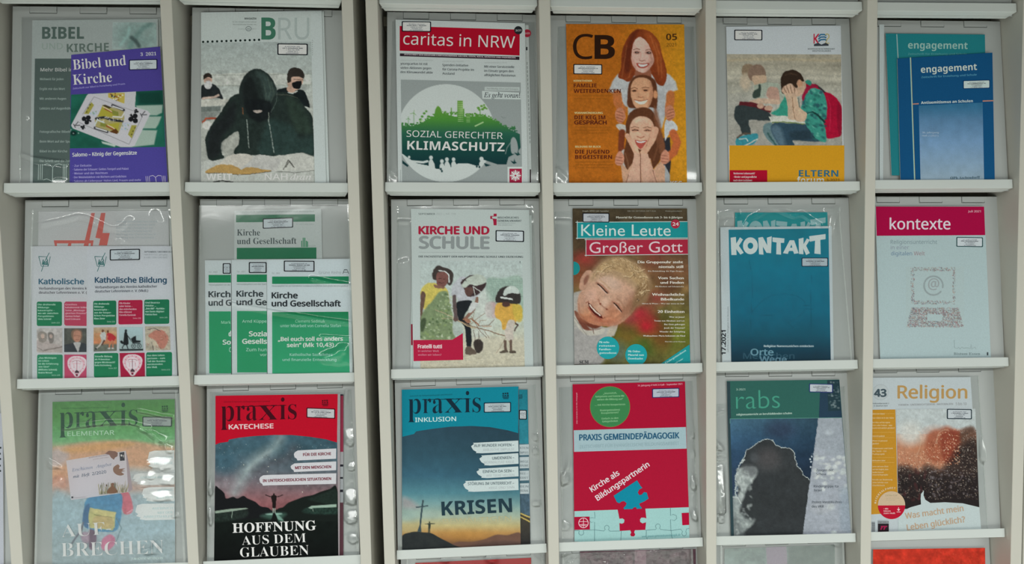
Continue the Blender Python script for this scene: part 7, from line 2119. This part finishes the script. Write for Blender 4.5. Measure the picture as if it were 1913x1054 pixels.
def crowd(P):
    z = lambda x, y: ((x / 4.3917 + 30) * 2.9775, (y / 4.3917 + 60) * 2.9775)
    A = lambda pts: [z(*p) for p in pts]
    P.gy((190, 'a0aab0'), (270, 'a8a6a4'), (340, 'ac8c7c'), (430, '9c5c3c'), (500, '5c3828'), (580, '2c2420'), (740, '201c1c'))
    P.C[(P.Y < 330)] = hx('a4acae'); P.p(A([(240, 300), (420, 340), (520, 260), (900, 250), (900, 520), (240, 520)]), 'a4745c', 60, .9)
    P.e(*z(350, 220), 70, 60, 'b4b4b0', 60, 0, .9); P.e(*z(560, 230), 60, 40, 'a87c6a', 50, 0, .7)
    P.p(A([(500, 230), (600, 180), (660, 160), (740, 190), (880, 190), (900, 400), (600, 460), (480, 400)]), '8a4c38', 24, .8)
    P.p(A([(760, 210), (880, 180), (900, 500), (760, 480), (720, 380)]), '4c3c34', 20, .8); P.p(A([(600, 240), (700, 190), (760, 230), (740, 400), (640, 460)]), '743428', 20, .8)
    P.p(A([(245, 520), (330, 490), (420, 530), (500, 480), (600, 520), (700, 400), (760, 330), (900, 300), (915, 820), (600, 780), (245, 860)]), '241f20', 40, .85)
    rs = np.random.RandomState(9)
    for k in range(2600):
        x, y = rs.uniform(250, 905), rs.uniform(180, 760)
        lim = np.interp(x, [250, 400, 520, 640, 900], [360, 380, 290, 175, 195])
        if y < lim: continue
        dn = 1 if y < 560 else .6
        if rs.rand() > dn: continue
        warm = y < 480
        c = (('c0987c', '8c4c34', 'b4785c', 'd0b8a0', '6c3424') if warm and x < 760 else ('8c7c70', 'a09890', '5c4c44', '443834', '34302e'))[rs.randint(5)]
        P.e(*z(x, y), rs.uniform(.8, 3.4), rs.uniform(.8, 3.), c, 1.4, 0, .9)
    for k in range(60):
        x, y = rs.uniform(500, 900), rs.uniform(520, 740); P.e(*z(x, y), rs.uniform(3, 8), rs.uniform(3, 9), ('4c4448', '5c5458', '302a2c', '6a6468')[k % 4], 4, rs.uniform(0, 90), .6)
    for k in range(30):
        x, y = rs.uniform(250, 480), rs.uniform(520, 760); P.e(*z(x, y), rs.uniform(4, 9), rs.uniform(6, 18), ('3c2424', '1a1818', '48282a')[k % 3], 6, 0, .6)
    P.l([z(380 + 30 * math.cos(t) * 1 + 55 * math.sin(t), 320 - 120 * math.cos(t)) for t in np.linspace(.2, 2.2, 16)], 3, 'c0a890', 4, .6)
    P.l([z(640 + 70 * math.cos(t), 280 + 90 * math.sin(t)) for t in np.linspace(2.9, 4.9, 16)], 3, 'b89c84', 4, .7)
    P.l([z(700 + 80 * math.cos(t), 560 + 60 * math.sin(t)) for t in np.linspace(0, 1.6, 16)], 4, '7c7074', 4, .6); P.l([z(600 + 100 * math.cos(t), 580 + 60 * math.sin(t)) for t in np.linspace(3.2, 5.4, 16)], 4, '5c5458', 4, .7)


def art(s):
    s.ell(164, 98, 44, 44, '8f989e'); s.ell(164, 98, 42, 42, 'a2aaae'); s.T('43', 130, 122, 194, 40, '3c4a52', 'n', .09)
    s.T('Religion', 260, 132, 644, 70, 'a08050', 'n', .035, dy=0)
    s.T('THEMEN · UNTERRICHTSIDEEN · MATERIALIEN', 262, 174, 566, 10, '84888c', 'n', .07, dy=-6); s.T('5 bis 10', 582, 170, 642, 15, '84888c', 'n', .03)
    s.T('Sekundarstufe I', 120, 164, 210, 7, '50585c', 'n', .05); s.T('3. Quartal 2021', 126, 177, 202, 7, '50585c', 'n', .05)
    s.poly([(112, 196), (246, 194), (258, 650), (262, 770), (110, 778)], 'a97a26')
    W = 'c0ac84'
    for y in (218, 322, 352, 462, 490): s.line([(118, y), (240, y - 1)], 1.5, 'b89858')
    for t, x1, y in (('Glück in den Fächern', 186, 222), ('Das Glück ist in der Nähe', 238, 245), ('Im Fokus auf das eigene', 216, 270), ('Sein oder haben – was', 228, 286), ('macht mich wirklich glücklich?', 242, 301), ('Unterricht praktisch', 186, 346), ('Wann ist jemand', 200, 372), ('glücklich?', 154, 388), ('Klagemauer und Dank', 232, 414), ('der Seele – Ein', 196, 430), ('Psalmprojekt', 186, 446),
                     ('Methoden-Labor', 190, 482), ('Lerne viel vom Glück', 206, 515), ('und vom Unglück, denn', 206, 531), ('beides kommt', 180, 547), ('Unterrichtsprojekt', 204, 561), ('Kreativ zur Besinnung', 228, 588), ('Zehn Schritte zum', 204, 604), ('Glücklichsein', 186, 620)):
        s.T(t, 118, y, x1, 8, W, 'n', .04)
    s.pic([(250, 192), (690, 190), (712, 738), (262, 748)], crowd, 1.1, warp=1.6)
    # speech bubble
    bub = [(262, 778), (290, 756), (330, 738), (388, 722), (386, 690), (388, 664), (404, 644), (402, 672), (412, 696), (440, 714), (520, 710), (620, 716), (712, 738), (724, 880), (262, 880)]
    s.poly(bub, 'a6b2b4')
    s.ell(224, 726, 76, 77, 'b09c84', 40); s.poly([(150, 728)] + [(224 + 76 * math.cos(t), 727 + 77 * math.sin(t)) for t in np.linspace(math.pi, 0, 22)], 'a0142c')
    s.T('EXTRA-CLIP', 192, 676, 256, 8, '908468', 'n', .04); s.T('Dazu eine Fortsetzung', 192, 690, 268, 6, '98907c', 'n'); s.T('und Vorlage', 192, 701, 242, 6, '98907c', 'n')
    s.small([('• Alle', .4), ('Ideen', .6), ('zum Heft', 1.)], 180, 244, 750, 12.5, 8, 'ccb0b4', 'n', .05); s.line([(263, 738), (263, 756)], 3, 'ccb0b4'); s.poly([(254, 748), (272, 748), (263, 760)], 'ccb0b4'); s.line([(252, 764), (274, 764)], 3, 'ccb0b4')
    for i, ch in enumerate('MATERIALPAKET'):
        a = math.radians(188 + i * 7.6); x, y = 226 + 88 * math.cos(a), 726 + 90 * math.sin(a)
        dx_, dy_ = -math.sin(a), math.cos(a)
        s.T(ch, x - dx_ * 4, y - dy_ * 4, x + dx_ * 4, 11, 'c0b498', 'n', .05, y1=y + dy_ * 4)
    s.T('Was macht mein', 302, 802, 624, 32, 'a68c74', 'n', .03, dy=-44); s.T('Leben glücklich?', 312, 866, 634, 32, 'a68c74', 'n', .03, dy=-46)
    for k in range(16): s.rect(114, 820 + k * 3.4, 132, 821.6 + k * 3.4 + (k % 3) * .6, '585c60')
    s.rect(148, 812, 208, 826, '8c9094'); s.T('FRIEDRICH', 150, 824, 206, 8, '3c4044', 'n', .06); s.rect(148, 828, 208, 874, '241c22')
    s.T('rr', 162, 862, 198, 30, '8c1c44', 'I', .06)


magazine((6, 3), [(90, 18), (664, 14), (722, 878), (90, 890)], v, .0048, art,
         'white magazine with ochre side band and glittering crowd photo, bottom right full pocket', base='a4adb2', th=.003, stickers=[(533, 191, 672, 247, 2, '26343c')])

# ================================================================ the row cut off by the lower picture edge
v = (600, 1000, 4.348)
magazine((3, 4), [(764, 226), (1706, 184), (1712, 1500), (770, 1500)], v, .0048, lambda s: None,
         'red magazine of which only the top edge shows, under the hilltop cross magazine', base='982024')
v = (1600, 980, 6.11)


def redtex(P):
    P.fill('b83426'); P.n(.22, 50, 4, None, 3); P.dots((900, 280, 1460, 500), 120, (3, 8), ['a03018', 'c44a34'], 3, 3, .6)


magazine((6, 4), [(190, 286), (1468, 268), (1490, 2000), (170, 2000)], v, .0048, lambda s: s.pic([(190, 286), (1468, 268), (1474, 760), (186, 760)], redtex, 1.4),
         'bright red magazine of which only the top edge shows, in the lowest right pocket', base='b23a30')
v = (1030, 1000, 6.171)


def shiny(P):
    P.fill('5c444c'); P.n(.3, 90, 4, None, 3); P.p([(960, 160), (1090, 160), (1095, 700), (960, 700)], '8c6c78', 4, sm=False); P.p([(860, 240), (940, 230), (930, 700), (850, 700)], '7c5a64', 20, .7, sm=False)


magazine((4, 4), [(330, 190), (1664, 160), (1690, 2000), (340, 2000)], v, .0048, lambda s: s.pic([(330, 190), (1664, 160), (1672, 700), (332, 700)], shiny, 1.4),
         'mauve magazine shrink-wrapped in crinkled film under the jigsaw magazine', base='4c343c', name='plastic_packet')
v = (1330, 980, 6.171)


def greyp(P):
    P.gy((240, '84918e'), (500, '8c9a98')); P.n(.14, 60, 4, None, 3); P.p([(625, 256), (860, 250), (880, 700), (640, 700)], '9a929e', 5, sm=False); P.p([(880, 250), (1420, 240), (1420, 700), (880, 700)], '727c78', 30, .6, sm=False)


magazine((5, 4), [(145, 280), (1416, 234), (1426, 1900), (140, 1900)], v, .0048, lambda s: s.pic([(145, 280), (1416, 234), (1418, 700), (142, 700)], greyp, 1.4),
         'grey film-wrapped magazine with a lilac stripe under the thundercloud magazine', base='6c7472', name='plastic_packet')
# left neighbour column: a strip of a white magazine
v = (0, 740, 4.05)


def strip(s):
    for y, w_ in ((385, 14), (430, 10), (470, 12), (520, 10), (560, 12)): s.rect(-30, y, w_ - 4, y + 14, '2c3438')


magazine((0, 3), [(-780, 130), (20, 130), (28, 1300), (-760, 1300)], v, .0040, strip,
         'sliver of a white magazine at the left picture edge, beyond the outermost divider', base='a2a6b0')

# ================================================================ clear film sleeves
sleeve((1, 1), [(38, 34), (299, 34), (311, 341), (36, 343)], 'clear sleeve over the purple magazine, a curved glint at its lower left',
       [([(36, 290), (60, 297), (95, 301), (120, 304)], 3.2, .003), ([(48, 341), (92, 338), (106, 332), (120, 333)], 3.2, .003), ([(20, 200), (50, 215)], 8, .001)], lvl=0.0036, seed=2)
sleeve((3, 1), [(733, 40), (1000, 42), (1006, 342), (726, 341)], 'clear sleeve over the magazine with red banner and city skyline',
       [([(727, 318), (735, 327), (742, 339)], 3., .003)], cap=(735, 996), lvl=0.0003, seed=5)
sleeve((4, 1), [(1042, 50), (1296, 50), (1303, 342), (1038, 342)], 'clear sleeve over the orange magazine in the top row',
       [([(1041, 316), (1050, 326), (1058, 339)], 3., .003)], cap=(1055, 1285), lvl=0.0003, seed=6)
sleeve((1, 2), [(60, 392), (318, 390), (330, 704), (50, 710)], 'clear sleeve over the tiled white journals, a wavy bright line near its top',
       [([(78, 423), (110, 416), (145, 407), (160, 409), (182, 419), (205, 430), (220, 431), (232, 424), (243, 412)], 3., .0035), ([(290, 405), (296, 416)], 6, .0022), ([(222, 452), (228, 456)], 3, .0015)], seed=3)
sleeve((2, 2), [(372, 384), (652, 382), (661, 698), (368, 703)], 'clear sleeve over the green booklets, glare at its lower right',
       [([(385, 558), (450, 573), (520, 585), (600, 598), (655, 605)], 3.2, .0026), ([(583, 521), (615, 529), (655, 536)], 4, .0026), ([(608, 672), (640, 655)], 9, .003), ([(620, 690), (654, 684)], 8, .003), ([(392, 694), (400, 688)], 3, .002),
        ([(600, 630), (655, 633)], 3, .0018)], seed=4, material=M_FILM3, patches=[(628, 664, 34, 20, .12), (606, 690, 16, 12, .14), (640, 645, 18, 14, .1)])
sleeve((3, 2), [(742, 386), (996, 382), (1008, 686), (738, 690)], 'clear sleeve over the gardening magazine, a hooked glint at its top right',
       [([(744, 416), (766, 416)], 2.6, .003), ([(992, 388), (1001, 396), (1004, 408), (1000, 418), (992, 421)], 3., .0035), ([(748, 494), (760, 490)], 6, .0015), ([(986, 470), (992, 680)], 5, .001)], cap=(764, 1000), lvl=0.0003, seed=7)
sleeve((4, 2), [(1036, 396), (1284, 390), (1300, 679), (1040, 684)], 'clear sleeve over the laughing boy magazine, folded down its left side',
       [([(1036, 414), (1064, 415)], 2.6, .003), ([(1056, 640), (1062, 660)], 5, .0012)], cap=(1067, 1293), lvl=0.0003, seed=8)
sleeve((5, 2), [(1340, 392), (1568, 388), (1592, 674), (1342, 677)], 'clear sleeve over the teal magazines, its top edge crumpled and glinting',
       [([(1338, 406), (1376, 399), (1374, 408), (1360, 423)], 3., .004), ([(1394, 424), (1403, 410), (1418, 403), (1434, 393), (1448, 391), (1462, 397), (1482, 405), (1498, 401), (1512, 411), (1530, 422)], 3., .004),
        ([(1546, 396), (1555, 396)], 3.4, .003), ([(1568, 390), (1560, 410), (1556, 432)], 4, .004), ([(1340, 480), (1348, 540)], 5, .002)], seed=9)
sleeve((1, 3), [(72, 736), (331, 730), (347, 1049), (64, 1056)], 'crinkled sleeve over the green magazine with the postcard, strong glare at right',
       [([(120, 800), (172, 793), (205, 789), (240, 789), (265, 796), (280, 799)], 3., .0035), ([(258, 768), (275, 771), (305, 778), (322, 779)], 2.6, .003), ([(262, 802), (290, 812), (305, 825), (314, 842)], 4, .004), ([(278, 811), (290, 822), (291, 830)], 3, .003),
        
        ([(92, 862), (100, 868), (112, 874)], 4, .003), ([(325, 965), (331, 962)], 3, .003), ([(262, 1036), (285, 1030), (290, 1020)], 4, .003), ([(98, 905), (114, 898)], 4, .002), ([(155, 1035), (168, 1022)], 2.5, .001)],
       material=M_FILM2, seed=11, n=130, patches=[(300, 862, 26, 14, 0), (283, 885, 12, 10, 0), (312, 893, 14, 11, 0), (300, 924, 24, 12, 0), (268, 902, 8, 8, 0), (98, 868, 10, 8, 0), (302, 818, 16, 9, 0), (285, 1030, 18, 8, 0), (318, 838, 9, 9, 0)])
sleeve((2, 3), [(392, 733), (656, 728), (671, 1036), (386, 1049)], 'crinkled sleeve over the red and black magazine, white glare along its right',
       [([(404, 738), (418, 730), (450, 727)], 3, .002), ([(540, 735), (560, 728), (600, 727)], 3, .002), ([(648, 730), (640, 760)], 4, .002)], material=M_FILM2, cap=(398, 642), lvl=0.0004, seed=12, n=130, patches=[(655, 812, 13, 20, 0), (656, 925, 13, 20, 0), (658, 962, 12, 14, 0), (660, 1005, 10, 14, 0), (396, 905, 7, 20, 0), (396, 960, 7, 18, 0), (658, 868, 8, 9, 0)])
sleeve((3, 3), [(757, 730), (1000, 719), (1016, 1016), (748, 1028)], 'clear sleeve over the hilltop cross magazine, small glints at its right edge',
       [([(985, 812), (1000, 818)], 5, .003), ([(988, 838), (1003, 845)], 6, .003), ([(994, 940), (1005, 942)], 4, .0035), ([(952, 1014), (962, 1014)], 2, .0012), ([(990, 870), (996, 1000)], 6, .0012)], cap=(748, 994), lvl=0.0004, seed=13, patches=[(1000, 815, 9, 9, .24), (996, 842, 10, 8, .25), (1000, 940, 7, 7, .27)])
sleeve((4, 3), [(1044, 724), (1294, 712), (1306, 1004), (1050, 1012)], 'crinkled sleeve over the crimson jigsaw magazine, creased at both sides',
       [([(1040, 720), (1056, 716)], 2.6, .003), ([(1052, 890), (1062, 872), (1068, 850)], 3, .003), ([(1050, 905), (1066, 900)], 3, .002), ([(1284, 740), (1290, 800)], 4, .002), ([(1284, 870), (1294, 900), (1286, 930)], 4, .003), ([(1290, 930), (1300, 980)], 4, .002),
        ([(1054, 976), (1064, 984)], 3, .003), ([(1288, 830), (1296, 850)], 3, .003)], material=M_FILM2, cap=(1066, 1290), lvl=0.0004, seed=14, patches=[(1054, 890, 10, 14, .34), (1296, 900, 8, 20, .34), (1298, 960, 8, 14, .36), (1292, 800, 8, 14, .3), (1056, 985, 10, 8, .36)])
sleeve((5, 3), [(1338, 756), (1578, 722), (1590, 994), (1340, 1000)], 'clear sleeve over the thundercloud magazine, standing out at its left',
       [([(1338, 773), (1350, 769)], 2.6, .003), ([(1338, 826), (1348, 840)], 4, .0035), ([(1338, 851), (1354, 849)], 2.6, .003), ([(1338, 858), (1354, 857)], 2, .003), ([(1556, 990), (1562, 980)], 4, .002)], cap=(1354, 1592), lvl=0.0004, seed=15, material=M_FILM3, patches=[(1346, 835, 10, 12, .34), (1348, 855, 12, 10, .36), (1348, 900, 14, 60, .2)])
sleeve((6, 3), [(1630, 706), (1828, 702), (1846, 986), (1630, 992)], 'clear sleeve over the ochre banded magazine with the crowd photo',
       [([(1823, 820), (1832, 818), (1840, 858)], 6, .003), ([(1815, 706), (1822, 980)], 4, .0015)], cap=(1620, 1829), lvl=0.0004, seed=16, material=M_FILM3, patches=[(1832, 838, 10, 28, .36)])
sleeve((3, 4), [(760, 1040), (1014, 1034), (1020, 1350), (752, 1354)], 'clear sleeve over the red magazine whose top edge shows below the ledge',
       [([(828, 1042), (834, 1046)], 4, .004), ([(912, 1037), (920, 1046)], 5, .005), ([(1002, 1034), (1014, 1044)], 3, .004)], lvl=0.0088, seed=17, patches=[(832, 1045, 8, 7, .3), (918, 1044, 12, 8, .3)])
sleeve((4, 4), [(1050, 1034), (1294, 1026), (1306, 1330), (1050, 1336)], 'crinkled sleeve over the shrink-wrapped mauve magazine',
       [([(1048, 1038), (1060, 1034), (1068, 1030)], 3, .003)], material=M_WRAP, seed=18, crumple=.003, n=140)
sleeve((5, 4), [(1346, 1018), (1576, 1012), (1584, 1330), (1346, 1334)], 'cloudy sleeve over the grey magazine with the lilac stripe',
       [([(1555, 1014), (1566, 1018)], 4, .003)], material=M_FILM2, seed=19)
